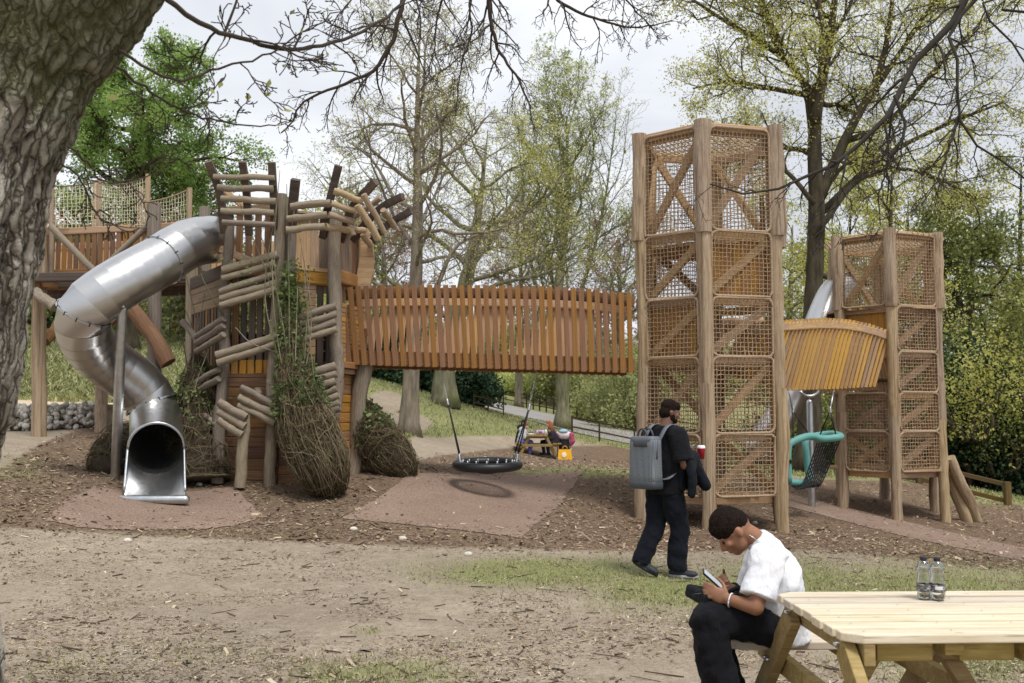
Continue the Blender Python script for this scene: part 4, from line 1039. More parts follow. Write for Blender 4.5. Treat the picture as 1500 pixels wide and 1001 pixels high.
tree('lime_tree', 'tall loose tree with pale lime leaves standing by the fenced path', [G(824, 50)] + TP(50, (824, 590), (822, 540), (815, 470), (822, 380), (830, 280), (830, 170)), [.36, .3, .28, .22, .16, .1, .03],
     dict(len0=7.5, nch=[24, 9, 6, 5], start=[.3, .2, .2, .2], ang=[(18, 45), (20, 45), (25, 50), (30, 60)], trop=[0, .08, .05, .03, .02], rmax=[9, .1, .036, .017, .009]), BK_OLIVE, LF_LIME, 17000, .1, 6, minr=.007,
     limbs=[(TP(50, (820, 520), (790, 440), (770, 330), (760, 200)), .13, .02), (TP(50, (822, 500), (860, 400), (885, 300), (900, 190)), .13, .02), (TP(50, (820, 540), (870, 470), (910, 420), (930, 330)), .1, .02)])
tree('leafy_tree', 'bright green leafy tree beyond the raised walkway on the left', [G(185, 38)] + TP(38, (188, 400), (192, 300), (200, 200), (205, 110)), [.4, .34, .28, .2, .06],
     dict(len0=5.5, nch=[24, 8, 6, 4], start=[.3, .2, .2, .2], ang=[(60, 95), (30, 65), (30, 60), (30, 60)], shape=lambda t: 1.15 - .75 * t, rmax=[9, .14, .05, .022, .012]), BK_DARK, LF_GREEN, 78000, .1, 8, minr=.009, jit=.16)
tree('oak_tree', 'large dark trunked oak with yellow green leaves standing between the two netted towers', [G(1180, 27)] + TP(27, (1186, 600), (1190, 480), (1194, 380), (1196, 300), (1194, 180), (1215, 60), (1230, -60)), [.34, .29, .26, .23, .2, .16, .11, .04],
     dict(len0=4.6, nch=[9, 8, 7, 5], start=[.5, .3, .2, .2], ang=[(50, 80), (35, 70), (35, 65), (30, 65)], wander=[.05, .24, .28, .28, .3], rmax=[9, .1, .036, .016, .007]), BK_DARK, LF_OLIVE, 66000, .056, 12, minr=.006, jit=.16,
     limbs=[(TP(27, (1195, 250), (1180, 130), (1140, 80), (1060, 30), (1000, -10)), .14, .035), (TP(27, (1196, 300), (1240, 200), (1290, 100), (1310, -20)), .17, .05), (TP(27.5, (1195, 320), (1280, 240), (1370, 190), (1470, 150)), .11, .03), (TP(26.5, (1194, 180), (1205, 60), (1190, -60)), .13, .05), (TP(26.6, (1193, 345), (1260, 262), (1340, 250), (1430, 290)), .09, .025),
            (TP(27, (1193, 400), (1250, 415), (1310, 420), (1360, 440)), .08, .02), (TP(26.5, (1185, 140), (1130, 130), (1070, 120), (1015, 130)), .09, .02), (TP(27.5, (1230, 210), (1300, 180), (1380, 90), (1450, 20)), .1, .03), (TP(27.3, (1255, 170), (1330, 60), (1390, -30)), .1, .03), (TP(26.4, (1193, 300), (1150, 250), (1090, 220), (1040, 225)), .08, .02), (TP(27, (1150, 90), (1110, -20), (1090, -80)), .08, .03)])
# right hand trees
prmR = dict(len0=4.6, nch=[18, 7, 6, 4], start=[.15, .2, .2, .2], ang=[(45, 85), (35, 65), (35, 65), (30, 65)], wander=[.05, .22, .25, .25, .3], rmax=[9, .13, .05, .024, .012])
GR = 'trees filling the view behind the right hand tower'
for i, (px, d, top, h0, lab, lf, nl, bk) in enumerate([(1300, 40, 250, 5.5, 'pale yellow green tree directly behind the shorter netted tower', LF_OLIVE, 17000, BK_DARK), (1420, 36, 330, 4.6, 'dense yellow green tree just right of the shorter netted tower', LF_MID, 24000, BK_DARK),
      (1490, 46, 240, 6.0, 'dark limbed tree at the right edge with loose leaf clusters', LF_MID, 14000, BK_DARK), (1240, 50, 290, 5.5, 'leafy tree seen above the yellow bridge', LF_OLIVE, 17000, BK_DARK), (1155, 46, 330, 5.5, 'olive tree half hidden behind the tall netted tower', LF_OLIVE, 15000, BK_OLIVE), (1570, 40, 300, 6, 'olive tree just outside the right edge', LF_OLIVE, 14000, BK_DARK), (1740, 44, 300, 6, 'olive tree well outside the right edge', LF_OLIVE, 12000, BK_DARK)]):
    tree('woodland_tree', lab, [G(px, d)] + TP(d, (px - 3, 560), (px + 2, 450), (px + 6, top)), [.3, .22, .13, .03], dict(prmR, len0=h0), bk, lf, nl, .115, 30 + i, GR, jit=.22, minr=.007)
# shrubs: ball crowns of leaves on several stems
def shrub(name, label, c, rx, ry, rz, leaf, n, size, seed, group=None, stems=6, bark=BK_DARK, core=.55):
    """c: ground point; uneven leafy mass rx, ry, rz with its stems"""
    rn = np.random.default_rng(seed); root = thing(name, label, 'shrub', tuple(c), group); c = np.array(tuple(c))
    k = 26; dirs = rn.normal(0, 1, (k, 3)); dirs[:, 2] = np.abs(dirs[:, 2]) * .9; dirs /= np.linalg.norm(dirs, axis=1, keepdims=True)
    cen = c + dirs * np.array([rx, ry, rz]) * rn.uniform(.35, .85, (k, 1)) + (0, 0, rz * .12); sz = rn.uniform(.28, .5, k)
    w = rn.integers(0, k, n); q = rn.normal(0, 1, (n, 3)); q /= np.linalg.norm(q, axis=1, keepdims=True); q *= rn.random((n, 1)) ** .38
    C = cen[w] + q * sz[w][:, None] * np.array([rx, ry, rz * .8]); C[:, 2] = np.maximum(C[:, 2], c[2] + .02)
    mb, r_ = leaves(None, C, size, rn, jit=size * .4); part('leaves', mb, leaf, root, False, {'rnd': r_})['kind'] = 'stuff'
    for s in range(stems):
        t = cen[rn.integers(0, k)]; b = c + np.array([rn.normal(0, rx * .12), rn.normal(0, ry * .12), -.1]); mb = MB()
        tubes(mb, [(spline([b, (b + t) / 2 + rn.normal(0, .1 * rx, 3), t], 7), np.linspace(.05, .012, 7) * max(.6, rz / 2.5))], 6); part('stem', mb, bark, root)
    return root
GD = 'dark evergreen shrubs under the bridge'
for i, (px, d, w, h, lab) in enumerate([(690, 48, 2.0, 2.6, 'glossy dark evergreen bush right of the thick grey trunk under the bridge'), (630, 50, 1.7, 2.9, 'dark evergreen bush between the two trunks under the bridge'), (580, 52, 2.3, 3.2, 'dark evergreen bush left of the slender trunk behind the fort'), (545, 50, 1.6, 2.8, 'dark evergreen bush just showing beside the fort corner post')]):
    g = G(px, d); shrub('evergreen_bush', lab, g, w, w, h, LF_DARK, 9000, .16, 50 + i, GD)
GB = 'dark laurels behind the knee rail'
for i, (px, d, w, h, lf, lab) in enumerate([(1405, 33, 2.6, 4.6, LF_DARK, 'tall dark laurel right of the shorter netted tower'), (1480, 33.5, 2.8, 4.4, LF_DARK, 'dark laurel behind the knee rail near the right edge'), (1440, 35, 3.0, 5.6, LF_MID, 'yellow tipped bush rising over the dark laurels'), (1330, 37, 2.6, 4.0, LF_DARK, 'dark laurel seen between the legs of the shorter tower'), (1560, 33, 2.6, 5.0, LF_MID, 'green bush at the right edge behind the knee rail'),
      (1235, 38, 2.4, 3.4, LF_MID, 'green bush behind the teal basket swing'), (1150, 40, 2.2, 2.4, LF_DARK, 'low dark bush seen beyond the tall tower'), (1660, 34, 2.8, 4.8, LF_DARK, 'dark laurel outside the right edge beyond the knee rail'), (1780, 36, 3.2, 5.0, LF_MID, 'green bush far outside the right edge beyond the knee rail')]):
    shrub('laurel_bush', lab, G(px, d), w, 2.2, h, lf, 27000 if lf is LF_DARK else 20000, .105, 70 + i, GB)
for i, (px, d, w, h, n_, lab) in enumerate([(1418, 31.2, 1.9, 4.6, 1700, 'sparse yellow green shrub leaning over the laurels right of the shorter tower'), (1470, 31.4, 1.7, 3.6, 1100, 'yellow leaved shrub in front of the laurels near the right edge'), (1510, 31.0, 1.8, 5.0, 1200, 'yellow green shrub cut by the right edge of the view'), (1385, 31.6, 1.4, 5.2, 1000, 'thin yellow leaved shrub touching the shorter tower post')]):
    g = G(px, d); g.z += 1.6 if i != 1 else .8; shrub('budding_shrub', lab, g, w, 1.6, h * .8, LF_MID if i % 2 else LF_OLIVE, int(n_ * 1.6), .085, 170 + i, GB, 7)
GH = 'shrubs on the slope beyond the fenced path'
labs = ['lime shrub beyond the path fence left of the lime tree trunk', 'pale shrub on the slope just left of the tall tower', 'olive shrub on the far slope above the path', 'rounded green shrub beyond the far fence', 'light green bush under the right end of the bridge', 'olive thicket high on the far slope', 'yellow green bush beside the fenced path', 'brownish bush high behind the bridge',
        'greyish bush on the far slope below the bridge', 'soft green bush left of the slender trunk']
for i, (px, d, w, h, lf) in enumerate([(770, 100, 4.5, 4.2, LF_LIME), (905, 70, 4.2, 5.0, LF_OLV2), (850, 95, 6, 7, LF_OLV2), (880, 72, 3, 2.6, LF_LIME), (930, 64, 3.2, 4.6, LF_OLV2), (800, 125, 7, 6.5, LF_OLV2), (915, 80, 4, 6.5, LF_LIME), (870, 120, 7, 7, LF_BROWN), (745, 120, 6, 8, LF_MID), (520, 60, 4, 5, LF_OLV2)]):
    shrub('hillside_bush', labs[i], G(px, d), w, w, h, lf, 14000, .16 if d < 90 else .24, 90 + i, GH)
# left hillside shrubs behind the slide and walkway
GL = 'shrubs on the grassy slope behind the slide'
for i, (px, d, w, h, lf, lab) in enumerate([(255, 48, 2.2, 3.0, LF_OLV2, 'yellow green bush between walkway post and fort'), (110, 42, 1.2, .7, LF_DARK, 'low bluish plants on the slope behind the slide'), (95, 44, 2.6, 3.6, LF_OLV2, 'green bush under the raised walkway'), (210, 50, 2.6, 4.6, LF_MID, 'green bush behind the walkway braces'), (20, 46, 3, 4.6, LF_MID, 'green bush beside the big trunk'), (320, 44, 3.2, 5.5, LF_OLV2, 'green bush directly behind the fort'), (440, 55, 4.5, 9, LF_LIME, 'pale lime tree top behind the fort'), (470, 60, 4, 10.5, LF_OLV2, 'tall pale green crown right of the fort'), (130, 52, 4, 7, LF_BROWN, 'reddish bush beyond the walkway net'), (290, 58, 3.5, 10, LF_BROWN, 'reddish budding tree behind the slide top')]):
    shrub('slope_bush', lab, G(px, d), w, w * .8, h, lf, 8000, .2, 120 + i, GL)
# distant wood on the far hill: one mass
rn = np.random.default_rng(77); C = []
for k in range(190):
    x = rn.uniform(-115, 135); y = rn.uniform(118, 175); h = rn.uniform(5, 8) if -60 < x < 70 else rn.uniform(9, 14); g = gz(x, y)
    q = rn.normal(0, 1, (420, 3)); q /= np.linalg.norm(q, axis=1, keepdims=True); q *= rn.random((420, 1)) ** .35
    lump = 1 + .25 * np.sin(q[:, :1] * 5 + k) * np.cos(q[:, 1:2] * 6 + k); C.append(np.array([x, y, g + h * .52]) + q * lump * np.array([h * .42, h * .42, h * .52]))
mb, r_ = leaves(None, np.concatenate(C), .75, rn, jit=.3)
r_ = np.clip(r_ + np.repeat(np.repeat(rn.normal(0, .18, 190), 420), 4), 0, 1)
solo('distant_woodland', mb, leafmat('distant_woodland', srgb(104, 104, 76), srgb(140, 140, 98), srgb(172, 168, 128), .25), kind='stuff', smooth=False, attr={'rnd': r_})
# bare reddish trees far behind
for i, (px, d, top, lab) in enumerate([(905, 78, 345, 'reddish bare tree far behind the tall tower'), (560, 75, 330, 'fine twigged bare tree far behind the fort nest'), (760, 85, 330, 'bare grey tree far behind the middle of the bridge')]):
    tree('winter_tree', lab, [G(px, d)] + TP(d, (px, 520), (px + 3, 430), (px, top)), [.36, .3, .2, .05], dict(len0=6.5, nch=[18, 8, 6, 4], start=[.2, .2, .2, .2], trop=[0, .06, .03, .02, .01]), BK_GREY, LF_BROWN, 9000, .16, 140 + i, 'bare trees far behind', jit=.2, minr=.014)

# ------------------------------------------------------------------ big foreground tree on the left
fg = thing('old_tree', 'massive rough barked tree leaning in at the left edge with moss and bare overhanging branches', 'tree', (-2.3, 3.6, gz(-2.3, 3.6)))
m = NM('rough_bark', .95, spec=.12); v = m.coord((1, 1, 1), False)
at = m.n('Attribute'); at.attribute_name = 'rnd'
n1 = m.noise(m.coord((14, 14, 4), False), 1., 6, .65); n2 = m.noise(v, 2.0, 4, .6)
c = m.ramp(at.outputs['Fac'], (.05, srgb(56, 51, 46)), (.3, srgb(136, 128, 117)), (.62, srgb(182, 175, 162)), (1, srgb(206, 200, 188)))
c = m.mix(m.ramp(n1, (.36, (.4, .4, .4)), (.58, (0, 0, 0))), c, srgb(116, 108, 97))
wv = m.n('VectorMath'); wv.operation = 'ADD'; nz_ = m.n('TexNoise'); nz_.inputs['Scale'].default_value = 9.; nz_.inputs['Detail'].default_value = 4; m.t.links.new(v, nz_.inputs['Vector']); sc_ = m.n('VectorMath'); sc_.operation = 'SCALE'; sc_.inputs['Scale'].default_value = .10; m.t.links.new(nz_.outputs['Color'], sc_.inputs[0]); m.t.links.new(v, wv.inputs[0]); m.t.links.new(sc_.outputs[0], wv.inputs[1])
mpv = m.n('Mapping'); mpv.inputs['Scale'].default_value = (25, 25, 3.6); m.t.links.new(wv.outputs[0], mpv.inputs['Vector'])
vc = m.n('TexVoronoi'); vc.feature = 'DISTANCE_TO_EDGE'; vc.inputs['Scale'].default_value = 1.; m.t.links.new(mpv.outputs[0], vc.inputs['Vector'])
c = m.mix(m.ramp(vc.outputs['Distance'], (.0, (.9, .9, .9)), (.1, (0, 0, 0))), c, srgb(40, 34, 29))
nf_ = m.noise(m.coord((60, 60, 22), False), 1., 5, .7); c = m.mix(m.ramp(nf_, (.56, (0, 0, 0)), (.7, (.5, .5, .5))), c, srgb(196, 190, 176))
pz = m.n('SeparateXYZ'); tcg = m.n('TexCoord'); m.t.links.new(tcg.outputs['Object'], pz.inputs[0])
ms = m.math('ADD', m.math('MULTIPLY', m.math('SUBTRACT', pz.outputs['Z'], 2.2), .55), n2)
c = m.mix(m.ramp(ms, (.62, (0, 0, 0)), (.9, (.7, .7, .7))), c, srgb(88, 90, 56))
m.col(c); m.bump(m.math('ADD', m.ramp(vc.outputs['Distance'], (0, (0, 0, 0)), (.22, (1, 1, 1))), m.math('MULTIPLY', nf_, .8)), 1., .022); M_BARK = m.m
BK_MAIN = M_BARK
def bark_tube(path, radii, na, nz, amp, seed, parent, name):
    q = spline(path, nz); rr = np.interp(np.linspace(0, 1, nz), np.linspace(0, 1, len(radii)), radii)
    T, X, Z = ringframe(q); X = np.array([(1, 0, 0)]) - T * T[:, :1]; X /= np.linalg.norm(X, axis=1, keepdims=True); Y = np.cross(T, X)
    a = np.linspace(0, 2 * np.pi, na, endpoint=False)
    L = np.concatenate([[0], np.cumsum(np.linalg.norm(np.diff(q, axis=0), axis=1))])
    AA, LL = np.meshgrid(a, L); rw = .42
    pc = np.stack([np.cos(AA) * rw, np.sin(AA) * rw, LL], -1).reshape(-1, 3)
    tw = vnoise(pc * np.array([2, 2, 1.2]) + seed)[:, None] * np.array([.25, .25, 0])
    f1 = np.abs(vnoise((pc + tw) * np.array([24, 24, 3.2]) + seed) * 2 - 1); f2 = np.abs(vnoise((pc + tw) * np.array([52, 52, 13]) + seed + 9) * 2 - 1); f3 = vnoise(pc * 3 + 4)
    hgt = np.clip(f1 * 1.45, 0, 1) * .68 + np.clip(f2 * 1.5, 0, 1) * .32
    R_ = rr[:, None] * (1 + .07 * (f3.reshape(nz, na) - .5) * 2) + amp * (hgt.reshape(nz, na) - .6)
    V = q[:, None] + R_[..., None] * (np.cos(a)[None, :, None] * X[:, None] + np.sin(a)[None, :, None] * Y[:, None])
    i = np.arange(nz - 1)[:, None] * na; j = np.arange(na)[None]; mb = MB()
    mb.add(V.reshape(-1, 3), np.stack([i + j, i + (j + 1) % na, i + na + (j + 1) % na, i + na + j], -1).reshape(-1, 4))
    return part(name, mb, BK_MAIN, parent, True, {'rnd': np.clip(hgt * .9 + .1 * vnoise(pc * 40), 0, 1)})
D0 = 3.5
ep = [P(px, py, D0) for px, py in [(-22, 1300), (-6, 1090), (2, 960), (-20, 850), (-24, 760), (-4, 680), (24, 600), (44, 500), (52, 410), (72, 325), (106, 235), (150, 130), (205, 30), (270, -70), (360, -190), (470, -320), (600, -450)]]
ep = spline(ep, 40)[:, [0, 2]]
tn = np.gradient(ep, axis=0); tn = np.stack([np.convolve(np.pad(tn[:, k], 4, mode='edge'), np.ones(9) / 9, 'valid') for k in (0, 1)], 1); tn /= np.linalg.norm(tn, axis=1, keepdims=True)
er_ = np.interp(np.linspace(0, 1, 40), [0, .15, .4, .7, 1], [.52, .46, .44, .43, .22])
ec = ep + np.stack([-tn[:, 1], tn[:, 0]], 1) * er_[:, None]
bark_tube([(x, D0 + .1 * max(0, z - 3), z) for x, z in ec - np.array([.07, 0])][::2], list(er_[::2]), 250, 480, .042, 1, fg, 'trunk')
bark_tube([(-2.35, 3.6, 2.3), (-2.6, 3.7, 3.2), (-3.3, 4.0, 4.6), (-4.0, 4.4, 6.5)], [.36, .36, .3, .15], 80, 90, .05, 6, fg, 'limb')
def brush(parent, pts, r0, r1, seed, mat, sub=10, sublen=.5, depth=2, down=-.08, name='branch', leaf=None, nleaf=0, lsize=.03, spread=(30, 70)):
    """a hand placed bare branch with random side twigs"""
    R_ = random.Random(seed); q = spline(pts, 26); rn = np.random.default_rng(seed)
    q[1:-1] += rn.normal(0, .012, (24, 3)) * np.linalg.norm(q[-1] - q[0]) * .35
    rr = np.linspace(r0, r1, 26); mb = MB(); tubes(mb, [(q, rr)], 7)
    part(name, mb, mat, parent)
    out = [[], [], [], []]; prm = dict(seg=[1, 6, 5, 4], wander=[0, .2, .24, .25], trop=[0, down, down, down * .5], taper=[.3, .35, .4, .5], nch=[sub, 5, 3 if depth > 2 else 0], start=[.12, .2, .2], ang=[spread, (25, 60), (25, 60)], ratio=[1, .55, .5], len0=sublen, rmax=[9, .012 if r0 < .03 else .02, .007, .004])
    dq = np.gradient(q, axis=0); dq /= np.linalg.norm(dq, axis=1, keepdims=True)
    children([tuple(x) for x in q], list(rr), [tuple(x) for x in dq], 1, 0, prm, out, R_)
    ln = [(np.array(p_), np.maximum(np.array(r_), .0022)) for l in out for p_, r_, _ in l]
    mb = MB(); tubes(mb, ln, 4, False); part('twigs', mb, mat, parent)['kind'] = 'stuff'
    if leaf:
        C = np.concatenate([np.array(p_)[-1:] for l in out[2:] for p_, _, _ in l]); C = C[rn.integers(0, len(C), nleaf)]
        m_, r_ = leaves(None, C, lsize, rn, jit=.012); part('leaves', m_, leaf, parent, False, {'rnd': r_})['kind'] = 'stuff'
def BP(d0, d1, *pp): return [P(x, y, d0 + (d1 - d0) * i / (len(pp) - 1)) for i, (x, y) in enumerate(pp)]
BD = BK_TWIG
# slim branches of the left tree
brush(fg, BP(3.4, 4.6, (236, -6), (300, 38), (350, 55), (420, 73), (490, 62), (560, 30), (600, -10)), .0105, .006, 1, BD, 11, .35, 3, .02, leaf=LF_LIME, nleaf=14)
brush(fg, BP(3.4, 4.2, (178, 75), (225, 105), (270, 118), (330, 98), (400, 78), (450, 45), (510, 10)), .006, .0025, 2, BD, 9, .3, 3, .03, leaf=LF_LIME, nleaf=14)
brush(fg, BP(3.4, 4.2, (170, 98), (215, 130), (260, 160), (310, 175), (370, 185), (420, 178)), .006, .0025, 3, BD, 5, .25, 3, .03, leaf=LF_LIME, nleaf=10)
brush(fg, BP(3.4, 4.0, (100, 215), (130, 240), (150, 265), (205, 262), (250, 240), (270, 215)), .0045, .0015, 4, BD, 7, .22, 2, -.05)
brush(fg, BP(3.4, 3.9, (90, 240), (118, 262), (140, 310), (165, 330), (215, 335)), .004, .0015, 5, BD, 6, .16, 2, -.03)
# overhead limb of the same tree reaching right, with drooping dark branches at the top centre
brush(fg, BP(4.0, 9.0, (300, -190), (420, -120), (560, -70), (760, -60), (950, -50), (1000, -40)), .11, .03, 6, BD, 3, .5, 2, -.05, name='limb')
brush(fg, BP(8.0, 8.2, (600, -70), (590, 0), (575, 60), (545, 105), (490, 130), (450, 145), (425, 180), (412, 195)), .026, .006, 7, BD, 14, .55, 3, -.12)
brush(fg, BP(8.4, 8.6, (720, -60), (716, 0), (725, 60), (748, 100), (770, 140), (778, 160)), .026, .006, 8, BD, 14, .5, 3, -.14)
brush(fg, BP(8.2, 8.4, (655, -62), (650, -10), (640, 30), (638, 80), (650, 110)), .014, .004, 9, BD, 12, .5, 3, -.14)
brush(fg, BP(8.5, 8.9, (800, -58), (810, -10), (850, 20), (900, 35), (935, 40), (985, 30)), .018, .005, 10, BD, 12, .45, 3, -.06)
brush(fg, BP(8.4, 8.6, (700, -62), (690, 0), (690, 50), (675, 100), (668, 165)), .012, .004, 11, BD, 12, .45, 3, -.14)
brush(fg, BP(8.6, 8.9, (900, -55), (905, -20), (930, 15), (960, 45)), .012, .004, 12, BD, 10, .4, 3, -.06)
brush(fg, BP(8.1, 8.2, (540, -72), (520, -10), (490, 30), (480, 60)), .01, .003, 13, BD, 8, .4, 3, -.06)
# tree standing out of frame on the right, its dark limbs hang into the picture
rt = thing('overhanging_tree', 'dark bare limbs of a tree at the right edge reaching down over the netted towers', 'tree', (9.6, 9.5, gz(9.6, 9.5)))
mb = MB(); g = gz(9.6, 9.5); tubes(mb, [(spline([(9.6, 9.5, g - .2), (9.55, 9.5, g + 1.5), (9.3, 9.6, g + 4), (9.0, 9.6, g + 7), (8.6, 9.6, g + 10)], 24), np.linspace(.48, .2, 24))], 16); part('trunk', mb, BK_BLACK, rt)
brush(rt, [(9.1, 9.6, 6.6), (7.6, 9.6, 6.5)] + BP(9.6, 9.0, (1470, -60), (1420, 0), (1380, 50), (1330, 100), (1290, 170), (1235, 230), (1190, 260), (1150, 275), (1095, 280), (1040, 270)), .085, .006, 21, BK_BLACK, 22, .95, 3, -.1, name='limb')
brush(rt, [(9.2, 9.6, 6.0), (8.0, 9.5, 6.2)] + BP(9.4, 9.0, (1480, -30), (1425, 5), (1395, 50), (1408, 100), (1405, 170), (1440, 225), (1470, 245), (1505, 265)), .045, .008, 22, BK_BLACK, 16, .8, 3, -.14, name='limb')
brush(rt, [(9.2, 9.6, 5.8), (8.2, 9.5, 5.9)] + BP(9.2, 9.0, (1520, 20), (1480, -5), (1440, 5), (1460, 40), (1490, 80), (1520, 120)), .03, .008, 23, BK_BLACK, 10, .5, 3, -.12, name='limb')
brush(rt, BP(9.1, 8.9, (1310, 140), (1325, 190), (1300, 240), (1288, 290), (1290, 330)), .018, .004, 24, BK_BLACK, 12, .5, 3, -.12)
brush(rt, BP(9.1, 8.9, (1240, 228), (1225, 300), (1210, 330), (1190, 350)), .012, .003, 25, BK_BLACK, 10, .45, 3, -.12)
brush(rt, BP(9.2, 8.9, (1405, 170), (1385, 230), (1370, 270), (1350, 300)), .016, .004, 26, BK_BLACK, 12, .5, 3, -.12)
# ------------------------------------------------------------------ people: remeshed continuous bodies
def skinmat(name, c, rough=.5):
    m = NM(name, rough, spec=.4); a = m.noise(m.coord((1, 1, 1), False), 9, 4); d = tuple(x * .82 for x in c[:3]) + (1,)
    m.col(m.ramp(a, (.35, d), (.65, c))); m.b.inputs['Subsurface Weight'].default_value = .0; m.b.inputs['Subsurface Radius'].default_value = (.02, .008, .005); m.bump(m.noise(m.coord((1, 1, 1), False), 220, 2), .12, .002); return m.m
def cloth(name, c, bump=.5, var=.15):
    m = NM(name, .9, spec=.15); v = m.coord((1, 1, 1), False); a = m.noise(v, 6, 4, .6, .8)
    m.col(m.ramp(a, (.3, tuple(x * (1 - var) for x in c[:3]) + (1,)), (.7, c))); m.b.inputs['Sheen Weight'].default_value = .03
    w = m.noise(m.coord((1, 1, .5), False), 16, 3, .5, 1.6); m.bump(m.math('ADD', w, m.math('MULTIPLY', m.noise(v, 300, 2), .1)), bump, .02); return m.m
SKIN = skinmat('brown_skin', srgb(150, 106, 80)); SKIN2 = skinmat('dark_brown_skin', srgb(122, 88, 70)); SKINP = skinmat('pale_skin', srgb(216, 166, 140))
CL_WHITE = cloth('white_cotton', srgb(232, 234, 240), .5, .05); CL_BLACK = cloth('black_cotton', srgb(25, 26, 31), .7, .3); CL_NAVY = cloth('navy_cotton', srgb(22, 25, 34), .6, .3)
m = NM('short_curly_hair', .95, spec=.1); v = m.coord((1, 1, 1), False); vo = m.n('TexVoronoi'); vo.inputs['Scale'].default_value = 260; m.set(vo.inputs['Vector'], v)
m.col(m.ramp(vo.outputs['Distance'], (.1, srgb(62, 48, 40)), (.6, srgb(20, 16, 15)))); m.bump(m.math('SUBTRACT', 1.0, vo.outputs['Distance']), .8, .004); HAIR = m.m
CLT = {}
def fuse(name, mb, mat, parent, vox, smooth=5, disp=0., dsc=.12):
    o = part(name, mb, mat, parent)
    r = o.modifiers.new('fuse', 'REMESH'); r.mode = 'VOXEL'; r.voxel_size = vox; r.use_smooth_shade = True
    if disp:
        k = round(dsc, 3)
        if k not in CLT:
            t = bpy.data.textures.new('folds', 'CLOUDS'); t.noise_scale = dsc; t.noise_depth = 2; CLT[k] = t
        d = o.modifiers.new('folds', 'DISPLACE'); d.texture = CLT[k]; d.strength = disp; d.mid_level = .5; d.texture_coords = 'LOCAL'
    s = o.modifiers.new('relax', 'SMOOTH'); s.factor = .5; s.iterations = smooth
    return o
def A_(v): return np.array(tuple(v), float)
def unit(v): v = A_(v); return v / (np.linalg.norm(v) + 1e-9)
def chain(mb, pts, rr, sides=14):
    for i in range(len(pts) - 1): rc(mb, A_(pts[i]), A_(pts[i + 1]), rr[i], rr[i + 1], sides)
def basis(f, u):
    f = unit(f); s = unit(np.cross(f, u)); u = np.cross(s, f); return np.stack([s, f, u], 1)   # columns: right, forward, up
def head(mb, c, B, k=1.0):
    """skull, face, ears; B columns right, forward, up"""
    c = A_(c); q = lambda r, f, u: c + B @ (np.array([r, f, u]) * k)
    def e(p, r): ell(mb, q(*p), np.array(r) * k, np.vstack([np.hstack([B, np.zeros((3, 1))]), [0, 0, 0, 1]]))
    e((0, -.008, .02), (.075, .095, .095)); e((0, .03, -.03), (.062, .066, .085)); e((0, .062, -.088), (.034, .03, .026)); e((0, .03, -.07), (.054, .055, .045))
    e((0, .078, .018), (.052, .018, .014)); rc(mb, q(0, .088, .012), q(0, .112, -.03), .010 * k, .015 * k, 8)
    for s in (-1, 1):
        e((s * .015, .1, -.034), (.01, .012, .009)); e((s * .04, .072, -.02), (.026, .02, .022)); e((s * .075, -.012, -.008), (.009, .017, .028)); e((s * .073, -.006, -.03), (.008, .011, .012))
    e((0, .094, -.058), (.026, .012, .007)); e((0, .092, -.07), (.023, .012, .008))
    return q
def eyes(c, B, parent, k=1.0):
    for s in (-1, 1):
        mb = MB(); ell(mb, A_(c) + B @ (np.array([s * .032, .083, .0]) * k), np.array([.012] * 3) * k, None, 10, 8); part('eye', mb, M_BLACKRUB, parent)
def hand(mb, W, d, n, s, curl=(.5, .6, .5), k=1.0, thumb=.5):
    """W wrist, d along the palm, n where the palm faces, s thumb side"""
    W = A_(W); d = unit(d); n = unit(A_(n) - d * np.dot(n, d)); s0 = unit(np.cross(d, n)); s = s0 if np.dot(s0, s) > 0 else -s0
    B = np.stack([s, d, n], 1); M = np.vstack([np.hstack([B, np.zeros((3, 1))]), [0, 0, 0, 1]])
    ell(mb, W + d * .045 * k, np.array([.041, .052, .016]) * k, M)
    for i in range(4):
        p = W + (d * .082 + s * (.029 - .0195 * i) - n * .002) * k; ang = 0.; L = np.array([.042, .026, .021]) * [.92, 1., .95, .75][i] * k; r = .0088 * k
        for j in range(3):
            ang += curl[j] + .08 * i * (j == 0); dd = d * math.cos(ang) + n * math.sin(ang); q = p + dd * L[j]; rc(mb, p, q, r, r * .92, 8); p = q; r *= .92
    p = W + (d * .022 + s * .03) * k; dd = unit(d * .62 + s * .75 + n * .25); q = p + dd * .04 * k; rc(mb, p, q, .0125 * k, .0105 * k, 8)
    d2 = unit(dd + n * thumb + d * .5 - s * .3); q2 = q + d2 * .03 * k; rc(mb, q, q2, .0105 * k, .0095 * k, 8); rc(mb, q2, q2 + unit(d2 + n * .2) * .022 * k, .0095 * k, .008 * k, 8)
def tor(mb, c, u, v, w, a, b, h):
    """elliptic slab ring used to build torsos: half axes a along u, b along v"""
    M = np.vstack([np.hstack([np.stack([unit(u), unit(v), unit(w)], 1), np.zeros((3, 1))]), [0, 0, 0, 1]]); ell(mb, A_(c), (a, b, h), M)
